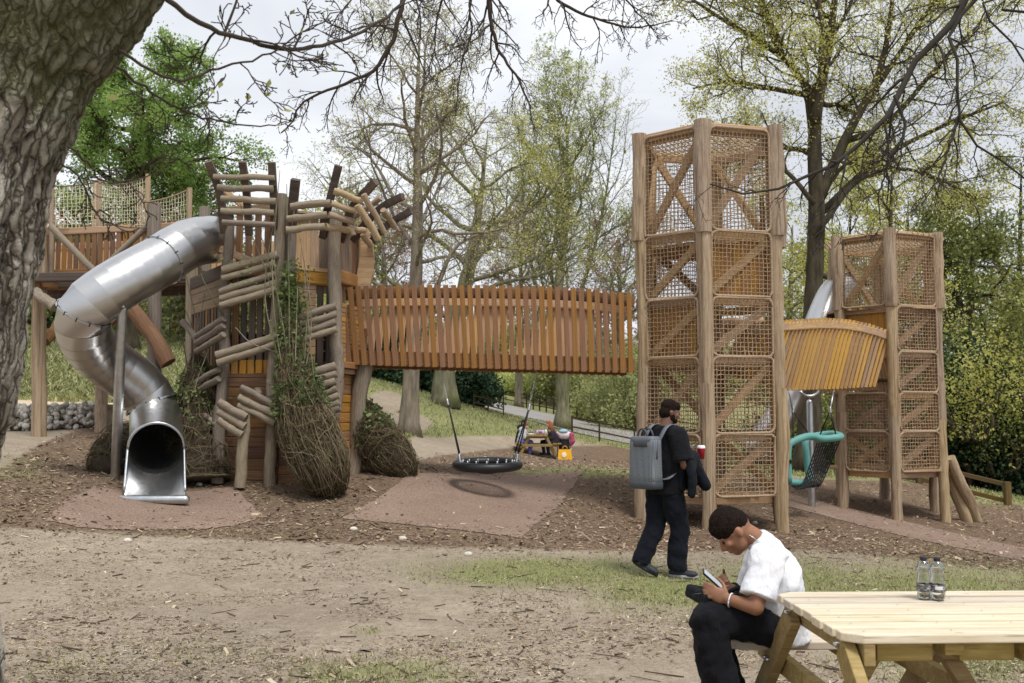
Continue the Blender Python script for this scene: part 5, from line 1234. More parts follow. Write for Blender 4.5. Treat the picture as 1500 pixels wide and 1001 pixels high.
def shoe(parent, heel, toe, mat, sole, up=(0, 0, 1), k=1.0):
    h, t = A_(heel), A_(toe); d = unit(t - h); s = unit(np.cross(d, up)); u = np.cross(s, d); L = np.linalg.norm(t - h)
    M = np.vstack([np.hstack([np.stack([s, d, u], 1), np.zeros((3, 1))]), [0, 0, 0, 1]])
    mb = MB(); ell(mb, h + d * L * .3 + u * .05, (.04, L * .34, .05), M); ell(mb, h + d * L * .68 + u * .038, (.047, L * .34, .038), M); ell(mb, h + d * L * .22 + u * .09, (.038, .055, .045), M)
    o = fuse('shoe', mb, mat, parent, .007, 3)
    mb = MB(); n = 24; a = np.linspace(0, 2 * np.pi, n, endpoint=False)
    o1 = np.stack([.045 * np.sin(a) * (1 + .12 * np.cos(a)), L * (.5 - .5 * np.cos(a) * 1.04)], 1)
    V = np.concatenate([h + o1[:, :1] * s + o1[:, 1:] * d + u * z for z in (.0, .012, .03)]); j = np.arange(n)
    mb.add(V, np.concatenate([np.stack([r * n + j, r * n + (j + 1) % n, (r + 1) * n + (j + 1) % n, (r + 1) * n + j], -1) for r in (0, 1)]), [list(j[::-1]), list(j + 2 * n)])
    part('sole', mb, sole, o)
    mb = MB()
    for q in range(4): c = h + d * L * (.42 + .09 * q) + u * (.088 - .013 * q); rc(mb, c - s * .022, c + s * .022, .004, .004, 6)
    part('lace', mb, sole, o)['kind'] = 'stuff'
    return o
M_SHOE = plain('dark_trainer', srgb(44, 46, 54), .6, var=.3, nscale=30); M_SOLE = plain('pale_sole', srgb(150, 150, 156), .7); M_SOLEK = plain('dark_sole', srgb(40, 40, 44), .7)

# ---- seated young man
DS = 5.3
st = thing('person', 'young man in white t shirt sitting on the bench end looking down at a phone', 'person', tuple(G(1130, DS)))
pel, wai, che, upp = P(1138, 905, DS), P(1141, 872, DS), P(1139, 836, DS), P(1126, 808, DS)
Y = (0, 1, 0)
sl, sr = P(1126, 815, 5.12), P(1121, 806, 5.47); el, er = P(1107, 890, 5.03), P(1097, 878, 5.52); wl, wr = P(1066, 878, 5.10), P(1073, 863, 5.42)
hdc = P(1075, 777, DS); pitch = rad(46); fd = np.array([-math.cos(pitch), .06, -math.sin(pitch)]); hu = np.array([-math.sin(pitch), 0, math.cos(pitch)]); HB = basis(fd, hu)
kneeL, kneeR = P(1035, 906, 5.14), P(1043, 903, 5.42); ankL, ankR = A_(kneeL) + (.10, .0, -.50), A_(kneeR) + (.09, .02, -.50)
body = MB(); head(body, hdc, HB, .98)
chain(body, [A_(hdc) + HB @ np.array([0, -.035, -.05]), P(1107, 789, DS), upp], [.052, .052, .06]); chain(body, [upp, che, wai, pel], [.06, .075, .08, .09])
chain(body, [upp, sl, el, wl], [.045, .045, .041, .028]); chain(body, [upp, sr, er, wr], [.045, .045, .041, .028])
chain(body, [pel, A_(pel) + (-.05, -.09, -.02), kneeL, ankL], [.1, .085, .06, .045]); chain(body, [pel, A_(pel) + (-.05, .09, -.02), kneeR, ankR], [.1, .085, .06, .045])
ph_c = A_(P(1046, 851, 5.27)); ph_u = unit((-.74, 0, .66)); ph_n = unit((.6, -.25, .75))
hand(body, wl, unit((-.86, .30, .36)), unit((.1, .9, -.1)), (-.35, .1, 1), (.35, .5, .5), 1.0, .4)
hand(body, wr, unit((-.80, -.42, .28)), unit((.0, -.75, .6)), (-.2, -.2, 1), (.75, .85, .6), 1.0, .7)
fuse('body', body, SKIN, st, .0062, 4)
eyes(hdc, HB, st, .98)
hb = MB(); q = lambda r, f, u: A_(hdc) + HB @ (np.array([r, f, u]) * .98); HM = np.vstack([np.hstack([HB, np.zeros((3, 1))]), [0, 0, 0, 1]])
ell(hb, q(0, .0, .052), (.083, .099, .083), HM); ell(hb, q(0, .045, .066), (.066, .058, .054), HM); ell(hb, q(0, -.04, .03), (.076, .068, .066), HM); ell(hb, q(0, .0, .085), (.07, .085, .06), HM)
fuse('hair', hb, HAIR, st, .006, 2, .009, .012)
def loft(mb, secs, n=22, sd=28):
    """closed elliptic loft: secs [(centre, half width along u, half depth along v, u, v)]"""
    C = spline([q[0] for q in secs], n); k = np.linspace(0, 1, len(secs)); t = np.linspace(0, 1, n)
    A1 = np.interp(t, k, [q[1] for q in secs]); B1 = np.interp(t, k, [q[2] for q in secs]); Uu, Ww = [np.stack([np.interp(t, k, [q[m_][c_] for q in secs]) for c_ in range(3)], 1) for m_ in (3, 4)]; th = np.linspace(0, 2 * np.pi, sd, endpoint=False)
    A1, B1 = [np.convolve(np.pad(z_, 2, mode='edge'), np.ones(5) / 5, 'valid') for z_ in (A1, B1)]
    V = C[:, None] + A1[:, None, None] * np.cos(th)[None, :, None] * Uu[:, None] + B1[:, None, None] * np.sin(th)[None, :, None] * Ww[:, None]
    i = np.arange(n - 1)[:, None] * sd; j = np.arange(sd)[None]; F = np.stack([i + j, i + (j + 1) % sd, i + sd + (j + 1) % sd, i + sd + j], -1).reshape(-1, 4)
    caps = np.array([list(range(sd))[::-1], [(n - 1) * sd + q for q in range(sd)]])
    if np.dot(np.cross(Uu[n // 2], Ww[n // 2]), C[-1] - C[0]) < 0: F, caps = F[:, ::-1], caps[:, ::-1]
    mb.add(V.reshape(-1, 3), F, caps)
sh = MB()
loft(sh, [(A_(pel) + (.035, 0, -.115), .17, .135, Y, unit((1, 0, .1))), (A_(pel) + (.02, 0, -.02), .172, .132, Y, unit((1, 0, .05))), (wai, .182, .13, Y, unit((1, 0, .1))), (A_(che) * .5 + A_(wai) * .5, .195, .13, Y, unit((1, 0, .2))), (che, .205, .128, Y, unit((1, 0, .35))), (A_(che) * .45 + A_(upp) * .55, .2, .11, Y, unit((1, 0, .6))), (A_(upp) + (-.012, 0, .022), .15, .085, Y, unit((1, 0, .8))), (A_(upp) + (-.05, 0, .055), .105, .08, Y, unit((1, 0, .9))), (A_(upp) + (-.075, 0, .075), .07, .062, Y, unit((1, 0, .9)))])
for sh_, el_, sg in ((sl, el, -1), (sr, er, 1)):
    d_ = unit(A_(el_) - A_(sh_)); x_ = unit(np.cross(d_, Y)); y_ = np.cross(x_, d_); e_ = A_(sh_) * .2 + A_(el_) * .8
    loft(sh, [(A_(upp) + (.01, sg * .09, .01), .085, .07, x_, y_), (A_(sh_) + (0, 0, .015), .092, .07, x_, y_), (A_(sh_) * .65 + A_(el_) * .35, .094, .074, x_, y_), (e_, .090, .074, x_, y_), (e_ + d_ * .005, .090, .074, x_, y_)], 14)
fuse('t_shirt', sh, CL_WHITE, st, .0075, 4, .032, .09)
tr = MB()
tor(tr, A_(pel) + (-.02, 0, -.04), Y, (1, 0, 0), (0, 0, 1), .17, .14, .11)
for kn, an, s in ((kneeL, ankL, -1), (kneeR, ankR, 1)):
    hp = A_(pel) + (-.04, s * .09, -.03); kn = A_(kn); an = A_(an)
    chain(tr, [hp, (hp + kn) / 2 + (0, 0, .012), kn], [.105, .1, .088]); tubes(tr, [(spline([kn + (.01, 0, .02), kn * .6 + an * .4 + (-.0, 0, 0), an + (0, 0, -.03)], 16), np.interp(np.linspace(0, 1, 16), [0, .4, 1], [.086, .098, .112]))], 20)
fuse('trousers', tr, CL_BLACK, st, .010, 4, .05, .085)
for an in (ankL, ankR): g = gz(an[0], an[1]); shoe(st, (an[0] + .07, an[1], g), (an[0] - .21, an[1] - .02, g), M_SHOE, M_SOLE)
mb = MB(); a = np.linspace(0, 2 * np.pi, 28); nk = A_(P(1104, 788, DS)); nu_ = unit((.55, 0, .8)); n1 = unit((.8, 0, -.55))
tubes(mb, [(nk + .064 * np.cos(a)[:, None] * n1 + .064 * np.sin(a)[:, None] * np.array([0, 1, 0]) + (-.004, 0, 0), .0022)], 6); part('necklace', mb, M_GALV, st)
def cuff(w, e, r, rt, mat, name, k=.12):
    w, e = A_(w), A_(e); c = w + (e - w) * k; d = unit(e - w); x = unit(np.cross(d, (0, 0, 1))); y = np.cross(d, x); mb = MB()
    tubes(mb, [(c + r * (np.cos(a)[:, None] * x + np.sin(a)[:, None] * y), rt)], 6); part(name, mb, mat, st)
cuff(wl, el, .034, .0035, CL_WHITE, 'bracelet', .1); cuff(wr, er, .034, .0065, M_BLACKRUB, 'watch_strap', .04); cuff(wr, er, .034, .005, M_GALV, 'watch_strap', .11)
# phone in his hands
fx = unit(np.cross(ph_u, ph_n)); Mp = np.stack([fx, ph_u, np.cross(fx, ph_u)], 1); Mp4 = np.vstack([np.hstack([Mp, np.zeros((3, 1))]), [0, 0, 0, 1]])
ph = thing('phone', 'smartphone with a pale lit screen held in both hands', 'phone', tuple(ph_c))
mb = MB(); box(mb, ph_c, .072, .15, .009, Mp4); part('case', mb, M_BLACKRUB, ph, False)
scm = plain('pale_screen', srgb(205, 212, 224), .15, spec=.5); mb = MB(); box(mb, ph_c + Mp[:, 2] * .0052, .066, .142, .0012, Mp4); part('screen', mb, scm, ph, False)
# black pouch on his lap
bg = thing('pouch', 'black zipped pouch lying on the lap of the sitting man', 'bag', tuple(P(1045, 880, 5.3)))
Mb = Matrix.Rotation(rad(12), 4, 'Y') @ Matrix.Rotation(rad(14), 4, 'Z'); c = A_(P(1043, 876, 5.27)); mb = MB(); box(mb, c, .2, .26, .07, Mb)
o = part('bag_body', mb, CL_BLACK, bg, False); bv = o.modifiers.new('soft_edge', 'BEVEL'); bv.width = .018; bv.segments = 3
mb = MB(); tubes(mb, [(c + np.stack([np.linspace(-.12, .12, 12), np.full(12, -.085), .03 + .006 * np.sin(np.linspace(0, 9, 12))], 1), .004)], 6); part('zip', mb, M_BLACKRUB, bg)
mb = MB(); q = A_(P(1082, 868, 5.22)); tubes(mb, [(spline([q + (-.08, 0, -.02), q + (-.02, -.03, .025), q + (.05, -.02, .02), q + (.08, .02, -.02)], 14), .012)], 8); part('strap', mb, CL_NAVY, bg)

# ---- standing man
DM = 10.3
az = rad(50); F3 = np.array([math.sin(az), math.cos(az), 0]); R3_ = np.array([F3[1], -F3[0], 0])
mb0 = P(975, 848, DM); g0 = gz(mb0.x, DM); O3 = np.array([mb0.x, DM, g0])
mp = thing('person', 'man in black clothes standing with his back turned, a grey backpack on his shoulders', 'person', tuple(O3))
def J(r, f, z): return O3 + R3_ * r + F3 * f + np.array([0, 0, z])
pel, wai, che, upp = J(0, 0, .96), J(0, .0, 1.1), J(0, .01, 1.3), J(0, .02, 1.46)
sR, sL, eR, eL, wR, wL = J(.19, .0, 1.43), J(-.19, 0, 1.43), J(.27, .0, 1.14), J(-.25, .17, 1.22), J(.16, .26, 1.2), J(-.06, .24, 1.43)
hc = J(.015, .075, 1.675); hf = unit(F3 * .9 + R3_ * .42 + np.array([0, 0, -.25])); HB = basis(hf, (0, 0, 1))
kR, aR, kL, aL = J(.11, .09, .5), J(.11, .05, .1), J(-.1, -.04, .5), J(-.12, -.24, .16)
body = MB(); head(body, hc, HB); chain(body, [A_(hc) + (0, 0, -.06) - HB[:, 1] * .03, upp], [.058, .065]); chain(body, [upp, che, wai, pel], [.09, .12, .11, .12])
chain(body, [upp, sR, eR, wR], [.075, .06, .047, .03]); chain(body, [upp, sL, eL, wL], [.075, .06, .047, .03]); chain(body, [pel, J(.09, 0, .9), kR, aR], [.1, .09, .06, .045]); chain(body, [pel, J(-.09, 0, .9), kL, aL], [.1, .09, .06, .045])
cup_c = J(.16, .395, 1.245)
hand(body, wR, unit(F3 * .9 - R3_ * .1 + np.array([0, 0, .25])), -R3_, (0, 0, 1), (.5, .7, .5)); hand(body, wL, unit(F3 * .1 + R3_ * .45 + np.array([0, 0, .8])), -F3, R3_, (.5, .7, .5))
fuse('body', body, SKIN2, mp, .008, 4); eyes(hc, HB, mp)
hb = MB(); HM = np.vstack([np.hstack([HB, np.zeros((3, 1))]), [0, 0, 0, 1]]); q = lambda r, f, u: A_(hc) + HB @ np.array([r, f, u])
ell(hb, q(0, -.012, .055), (.081, .1, .078), HM); ell(hb, q(0, -.045, -.015), (.077, .07, .075), HM); ell(hb, q(0, .04, .066), (.07, .062, .055), HM); ell(hb, q(0, -.01, .03), (.083, .07, .06), HM); fuse('hair', hb, HAIR, mp, .008, 2, .006, .015)
mb = MB(); ell(mb, q(0, .055, -.078), (.057, .05, .035), HM); ell(mb, q(0, .085, -.075), (.03, .022, .022), HM); ell(mb, q(.055, .02, -.05), (.014, .03, .04), HM); ell(mb, q(-.055, .02, -.05), (.014, .03, .04), HM); fuse('beard', mb, HAIR, mp, .008, 2)
sh = MB(); zU = [R3_, F3]
chain(sh, [J(-.12, 0, 1.46), sL], [.085, .1]); chain(sh, [J(.12, 0, 1.46), sR], [.085, .1])
loft(sh, [(J(0, 0, .84), .20, .15, *zU), (J(0, 0, .95), .205, .15, *zU), (wai, .205, .145, *zU), (che, .225, .14, *zU), (J(0, .0, 1.41), .215, .12, *zU), (J(0, .01, 1.49), .14, .09, *zU), (J(0, .02, 1.53), .075, .07, *zU)])
for sh_, el_, sg in ((sR, eR, 1), (sL, eL, -1)):
    d_ = unit(A_(el_) - A_(sh_)); x_ = F3 - d_ * np.dot(F3, d_); x_ = unit(x_); y_ = np.cross(x_, d_); e_ = A_(sh_) * .15 + A_(el_) * .85
    loft(sh, [(J(sg * .08, 0, 1.43), .09, .08, x_, y_), (A_(sh_) + (0, 0, .01), .1, .08, x_, y_), (A_(sh_) * .5 + A_(el_) * .5, .108, .09, x_, y_), (e_, .112, .095, x_, y_), (e_ + d_ * .005, .112, .095, x_, y_)], 14)
fuse('t_shirt', sh, CL_BLACK, mp, .012, 5, .025, .13)
tr = MB(); tor(tr, J(0, 0, .93), R3_, F3, (0, 0, 1), .175, .14, .12)
for s, kn, an in ((1, kR, aR), (-1, kL, aL)): tubes(tr, [(spline([J(s * .085, 0, .92), (J(s * .09, 0, .88) + A_(kn)) / 2, kn, A_(kn) * .4 + A_(an) * .6, A_(an) + (0, 0, -.03)], 24), np.interp(np.linspace(0, 1, 24), [0, .3, .6, 1], [.118, .112, .1, .094]))], 20)
fuse('trousers', tr, CL_NAVY, mp, .011, 4, .045, .1)
d = unit(F3 * .5 + R3_ * .85); h = A_(aR) * [1, 1, 0] - d * .08; shoe(mp, (*h[:2], g0 + .0), tuple(h + d * .29 + [0, 0, g0]), M_SHOE, M_SOLE)
d = unit(F3 * .25 + R3_ * .6 + np.array([0, 0, -.32])); h = A_(aL) - d * .09 + (0, 0, -.055); shoe(mp, h, h + d * .28, M_SHOE, M_SOLEK, (0, 0, 1))
# takeaway cup
cp = thing('paper_cup', 'red paper cup with a white lid held up by the standing man', 'cup', tuple(cup_c - (0, 0, .06)))
mb = MB(); lathe(mb, cup_c, [(0, -.06), (.030, -.06), (.041, .055), (.041, .06)], 24); part('cup_wall', mb, plain('red_card', srgb(168, 26, 44), .5), cp)
mb = MB(); lathe(mb, cup_c, [(.043, .052), (.044, .06), (.041, .066), (.038, .08), (.034, .083), (.03, .076), (0, .076)], 24); part('lid', mb, plain('white_plastic', srgb(236, 236, 238), .35), cp)
# jacket over the forearm
jk = thing('jacket', 'dark navy jacket draped over the right forearm of the standing man', 'jacket', tuple(eR))
mb = MB(); e, w = A_(eR), A_(wR); dn = np.array([0, 0, -1.0])
for t in np.linspace(.05, .95, 7):
    p = e + (w - e) * t; L = .34 - .1 * abs(t - .3) * 2 ; off = R3_ * .03 * math.sin(t * 9)
    chain(mb, [p + (0, 0, .055), p + R3_ * .045 + (0, 0, .03), p + R3_ * .065 + dn * L * .5 + off, p + R3_ * .05 + dn * L + off], [.035, .04, .035, .03], 10); chain(mb, [p + (0, 0, .055), p - R3_ * .05 + dn * .05, p - R3_ * .055 + dn * L * .8], [.035, .035, .028], 10)
fuse('jacket_body', mb, CL_NAVY, jk, .012, 5, .03, .08)
mb = MB(); s0 = A_(P(1006, 664, DM)); s1 = A_(P(1022, 690, DM - .05)); s2 = A_(P(1033, 711, DM - .08)); chain(mb, [s0, s1, s2], [.062, .066, .06], 16); fuse('sleeve', mb, CL_NAVY, jk, .011, 4, .02, .07)
# backpack
bk_c = J(-.03, -.25, 1.17)
bp = thing('backpack', 'grey patterned backpack with dark base and carry handles worn by the standing man', 'backpack', tuple(bk_c))
m = NM('woven_check_canvas', .6, spec=.3); tc = m.n('TexCoord'); mp_ = m.n('Mapping'); mp_.inputs['Rotation'].default_value = (0, rad(45), 0); mp_.inputs['Scale'].default_value = (84, 84, 84); m.t.links.new(tc.outputs['Object'], mp_.inputs['Vector'])
vo = m.n('TexVoronoi'); vo.inputs['Scale'].default_value = 1.; vo.inputs['Randomness'].default_value = .12; m.set(vo.inputs['Vector'], mp_.outputs[0])
m.col(m.ramp(vo.outputs['Distance'], (.24, srgb(160, 165, 170)), (.42, srgb(94, 100, 107)))); m.bump(vo.outputs['Distance'], .05, .001); M_CHECK = m.m
M_LEATH = plain('grey_leather', srgb(66, 70, 76), .5, spec=.4, var=.2, nscale=8); M_LEATHP = plain('pale_grey_leather', srgb(104, 108, 116), .5, var=.1, nscale=8)
zax = np.array([0, 0, 1.0]); bR, bF = R3_, F3
def slab(mb, c, hw, hd, z0, z1, rnd=.32, top=1.0, n=7, sd=28):
    a = np.linspace(0, 2 * np.pi, sd, endpoint=False); ca, sa = np.cos(a), np.sin(a); e = rnd
    x = np.sign(ca) * np.abs(ca) ** e; y = np.sign(sa) * np.abs(sa) ** e; V = []
    zz = np.linspace(z0, z1, n)
    for i, z in enumerate(zz):
        k = (1 + (top - 1) * i / (n - 1)); V.append(c + bR * (x * hw * k)[:, None] + bF * (y * hd * k)[:, None] + zax * z)
    V = [V[0] * .93 + (c + zax * z0) * .07 - zax * .008] + V + [V[-1] * .93 + (c + zax * z1) * .07 + zax * .008]; n += 2
    j = np.arange(sd); mb.add(np.concatenate(V), np.concatenate([np.stack([r * sd + j, r * sd + (j + 1) % sd, (r + 1) * sd + (j + 1) % sd, (r + 1) * sd + j], -1) for r in range(n - 1)]), [list(j[::-1])], [list(j + (n - 1) * sd)])
mb = MB(); slab(mb, bk_c, .175, .085, -.2, .22, .36, .94); part('bag_body', mb, M_CHECK, bp)
mb = MB(); slab(mb, bk_c, .179, .089, -.262, -.2, .36, 1.0, 3); part('base_panel', mb, M_LEATH, bp)
mb = MB(); slab(mb, bk_c, .160, .084, .215, .25, .4, .93, 3); part('top_panel', mb, M_LEATHP, bp)
mb = MB(); slab(mb, bk_c - bF * .012, .12, .08, .16, .215, .5, .96, 3); part('yoke_patch', mb, M_LEATH, bp)
for o_k in (-.045, .045):
    mb = MB(); a = np.linspace(0, np.pi, 16); c = bk_c + zax * .235 + bF * o_k
    tubes(mb, [(c + np.cos(a)[:, None] * bR * .065 + np.sin(a)[:, None] * zax * .1, .010)], 8); part('handle', mb, M_LEATH, bp)
for s in (-1, 1):
    mb = MB(); q = spline([bk_c + bR * s * .1 + zax * .2 + bF * .08, J(s * .11, -.09, 1.515), J(s * .11, .02, 1.535), J(s * .13, .13, 1.42), J(s * .16, .12, 1.2), J(s * .17, -.1, 1.02), bk_c + bR * s * .13 - zax * .18 + bF * .08], 30)
    V = np.concatenate([q + bR * .026, q - bR * .026]); W = V + np.tile(np.gradient(q, axis=0) * 0, (2, 1)) + zax * .008
    i = np.arange(29); mb.add(np.concatenate([V, W]), np.stack([i, i + 1, i + 31, i + 30], -1), np.stack([i + 60, i + 90, i + 91, i + 61], -1), np.stack([i, i + 60, i + 61, i + 1], -1), np.stack([i + 30, i + 31, i + 91, i + 90], -1)); part('shoulder_strap', mb, M_LEATHP, bp)
mb = MB(); box(mb, bk_c + bR * .16 + zax * .13 - bF * .02, .02, .03, .2, np.vstack([np.hstack([np.stack([bR, bF, zax], 1), np.zeros((3, 1))]), [0, 0, 0, 1]])); part('side_tab', mb, M_LEATHP, bp)

# ------------------------------------------------------------------ picnic table in front
ta = rad(2.0); U = np.array([math.cos(ta), math.sin(ta), 0]); Vv = np.array([-math.sin(ta), math.cos(ta), 0]); T0 = np.array([1.325, 4.03, 0.0]); TZ = .80
gT = gz(2, 4.5); pt = thing('picnic_table', 'pale new wooden picnic table with attached benches in the right foreground', 'picnic table', (2.2, 4.5, gT))
def TW(u, v, z): return T0 + U * u + Vv * v + np.array([0, 0, z])
def plank(name, u0, u1, v, z, w, th, mat, cut=0, cutend=1):
    """one plank with eased edges; optional clipped corner at its left end"""
    mb = MB(); hw = w / 2; pts = [(u0, -hw), (u1, -hw), (u1, hw), (u0, hw)]
    if cut: pts = [(u0 + cut, -hw), (u1, -hw), (u1, hw), (u0, hw)] if cutend < 0 else [(u0, -hw), (u1, -hw), (u1, hw), (u0 + cut, hw)]
    if cut: pts = ([(u0 + cut, -hw), (u1, -hw), (u1, hw), (u0, hw), (u0, -hw + cut * .8)] if cutend < 0 else [(u0, -hw), (u1, -hw), (u1, hw), (u0 + cut, hw), (u0, hw - cut * .8)])
    n = len(pts); V = [TW(u, v + q, z - th) for u, q in pts] + [TW(u, v + q, z) for u, q in pts]
    mb.add(V, [list(range(n))[::-1], list(range(n, 2 * n))], [[j, (j + 1) % n, n + (j + 1) % n, n + j] for j in range(n)])
    o = part(name, mb, mat, pt, False); bv = o.modifiers.new('eased_edge', 'BEVEL'); bv.width = .006; bv.segments = 2; bv.limit_method = 'ANGLE'; bv.harden_normals = False; return o
LT = 1.55; NP = 7; W_ = .110
W_TABLE_X = wood('table_plank_pine', srgb(222, 211, 192), srgb(202, 187, 160), (1.2, 12, 12), .1, .62, bump=.12, kn=(2.6, 7, .05)); W_FRAME_X = wood('table_frame_pine', srgb(178, 156, 106), srgb(140, 118, 74), (1.6, 12, 12), .06, .66, bump=.2, kn=(3, 6, .3))
for i in range(NP):
    plank('top_plank', RND.uniform(-.004, .006), LT, .07 + i * (W_ + .027), TZ + RND.uniform(-.0035, .0035), W_, .038, W_TABLE_X, .075 if i in (0, NP - 1) else 0, -1 if i == 0 else 1)
for v0 in (1.28, 1.43):
    plank('bench_plank', -.15 + RND.uniform(0, .01), LT - .05, v0, .50, .142, .042, W_TABLE_X, .06, -1 if v0 < 1.4 else 1)
for v0 in (-.37, -.518): plank('bench_plank', -.1, LT - .05, v0, .50, .142, .042, W_TABLE_X, .06, 1 if v0 > -.4 else -1)
def tb(name, a, b, w, h, up=(0, 0, 1), mat=None):
    """frame timber with its own eased edges"""
    p, q, x, y, z, L = frame(a, b, up); mb = MB(); M = Matrix(((x.x, y.x, z.x), (x.y, y.y, z.y), (x.z, y.z, z.z)))
    box(mb, (A_(a) + A_(b)) / 2, L, w, h, np.vstack([np.hstack([np.array(M), np.zeros((3, 1))]), [0, 0, 0, 1]])); o = part(name, mb, mat or W_FRAME_X, pt, False); bv = o.modifiers.new('eased_edge', 'BEVEL'); bv.width = .005; bv.segments = 2; return o
VC = .07 + 3 * (W_ + .027)
def bolt(u, v, z):
    mb = MB(); rc(mb, TW(u, v, z), TW(u + .012, v, z), .012, .011, 12); part('bolt', mb, M_BOLT, pt)
gl = gT
for u, sgn in ((.05, -1), (.84, 1)):
    for s in (-1, 1):
        tb('leg', TW(u, VC + s * .33, TZ - .075), TW(u, VC + s * 1.14, gl - .02), .05, .125, (0, 1, 0))
        for dz, dv in ((.07, .33), (.37, .66), (.37, .71)): bolt(u - .036 if sgn < 0 else u + .026, VC + s * dv, TZ - dz)
    tb('top_bearer', TW(u + .055 * -sgn, VC - .46, TZ - .085), TW(u + .055 * -sgn, VC + .46, TZ - .085), .048, .09); tb('bench_bearer', TW(u + .055 * -sgn, -.60, .405), TW(u + .055 * -sgn, 1.56, .405), .048, .1)
    tb('brace', TW(u + .09 * -sgn, VC - .04, .40), TW(u + .30 * -sgn, VC - .04, TZ - .06), .07, .07)
    tb('bearer_block', TW(u + .11 * -sgn, VC - .36, TZ - .085), TW(u + .34 * -sgn, VC - .36, TZ - .085), .07, .08)
tb('top_batten', TW(.47, VC - .42, TZ - .07), TW(.47, VC + .42, TZ - .07), .08, .055); tb('bench_batten', TW(.47, 1.22, .43), TW(.47, 1.49, .43), .08, .05)
for i in range(NP):
    for u in (.105, .47, .79, 1.2):
        mb = MB(); lathe(mb, TW(u + RND.uniform(-.006, .006), .07 + i * (W_ + .027) + RND.uniform(-.02, .02), TZ + .001), [(.004, 0), (.0037, .002), (0, .0025)], 8); part('screw', mb, M_GALV, pt)
# water bottles
def glass(name, tint=(1, 1, 1, 1), ior=1.45, rough=0.):
    m = NM(name, rough); m.b.inputs['Transmission Weight'].default_value = 1.; m.b.inputs['IOR'].default_value = ior; m.col(tint); return m.m
m = NM('clear_plastic', .08, spec=.5); tb_ = m.n('BsdfTransparent'); tb_.inputs[0].default_value = (.95, .97, .98, 1); gs = m.n('BsdfGlossy'); gs.inputs['Roughness'].default_value = .08; lw = m.n('LayerWeight'); lw.inputs['Blend'].default_value = .22; mx = m.n('MixShader')
m.t.links.new(lw.outputs['Facing'], mx.inputs[0]); m.t.links.new(tb_.outputs[0], mx.inputs[1]); m.t.links.new(gs.outputs[0], mx.inputs[2]); m.t.links.new(mx.outputs[0], m.t.nodes['Material Output'].inputs['Surface']); M_PET = m.m; M_WATER = glass('water', (1, 1, 1, 1), 1.2)
m = NM('bottle_label', .45); tc = m.n('TexCoord'); n = m.noise(m.coord((55, 55, 130), False), 1., 3, .6); m.col(m.ramp(n, (.45, srgb(74, 74, 76)), (.56, srgb(104, 104, 104)), (.66, srgb(190, 190, 188)))); M_LABEL = m.m
HB_ = .196
for px, d, lab in ((1354, 4.80, 'left clear water bottle with dark cap and dark label on the picnic table'), (1374, 4.78, 'right clear water bottle, its label partly white, close beside the other on the table')):
    b = P(px, 878, d); b = A_((b.x, d, TZ + .002)); bt = thing('water_bottle', lab, 'bottle', tuple(b), 'water bottles on the picnic table')
    prof = [(0, .004), (.024, .0), (.0315, .008), (.033, .03), (.0325, .075), (.0335, .08), (.031, .1), (.0285, .115), (.031, .132), (.032, .145), (.0275, .162), (.018, .176), (.0135, .181), (.0135, .186)]
    mb = MB(); lathe(mb, b, prof, 28); lathe(mb, b, [(max(r - .0012, 0), z + .001) for r, z in prof][::-1], 28); part('bottle_wall', mb, M_PET, bt)
    mb = MB(); wp_ = [(0, .006)] + [(r - .0022, z + .002) for r, z in prof[1:10]] + [(.029, .1495), (0, .1495)]; lathe(mb, b, wp_, 28); part('water', mb, M_WATER, bt)
    mb = MB(); lathe(mb, b, [(.0338, .036), (.0342, .037), (.0342, .071), (.0338, .072)], 28); part('label_band', mb, M_LABEL, bt)
    if px > 1360: mb = MB(); a = np.linspace(-2.3, -1.3, 8); V = [(b[0] + .0346 * math.cos(t), b[1] + .0346 * math.sin(t), b[2] + z) for z in (.05, .066) for t in a]; i = np.arange(7); mb.add(V, np.stack([i, i + 1, i + 9, i + 8], -1)); part('label_patch', mb, plain('white_print', srgb(215, 216, 218), .5), bt)
    mb = MB(); lathe(mb, b, [(.0145, .178), (.0155, .18), (.0155, .195), (.0145, .1965), (0, .1965)], 24); part('cap', mb, plain('dark_cap', srgb(34, 38, 50), .4), bt)

# ------------------------------------------------------------------ nest swing and basket swing
sw_c = P(714, 681, 15.3); ns = thing('nest_swing', 'round black nest swing hanging on ropes under the brown bridge', 'swing', tuple(sw_c))
mb = MB(); a = np.linspace(0, 2 * np.pi, 49); c = A_(sw_c); tl_ = np.array([np.cos(a) * .47, np.sin(a) * .47, np.sin(a) * .03]).T
tubes(mb, [(c + tl_, .07)], 16, False); part('ring', mb, M_BLACKRUB, ns)
mb = MB(); L = []
for q in np.linspace(-.38, .38, 11):
    h = math.sqrt(.44**2 - q * q); x = np.linspace(-h, h, 11); s = -.13 * (1 - (x**2 + q * q) / .44**2); L += [(c + np.stack([x, np.full(11, q), s], 1), .011), (c + np.stack([np.full(11, q), x, s], 1), .011)]
tubes(mb, L, 6); o = part('seat_net', mb, M_BLACKROPE, ns); o['kind'] = 'stuff'
mb = MB()
for t in np.linspace(0, 6.28, 17)[:-1]: rc(mb, c + (.41 * math.cos(t), .41 * math.sin(t), .02), c + (.41 * math.cos(t), .41 * math.sin(t), .06), .016, .016, 8)
part('ferrules', mb, M_GALV, ns)['kind'] = 'stuff'
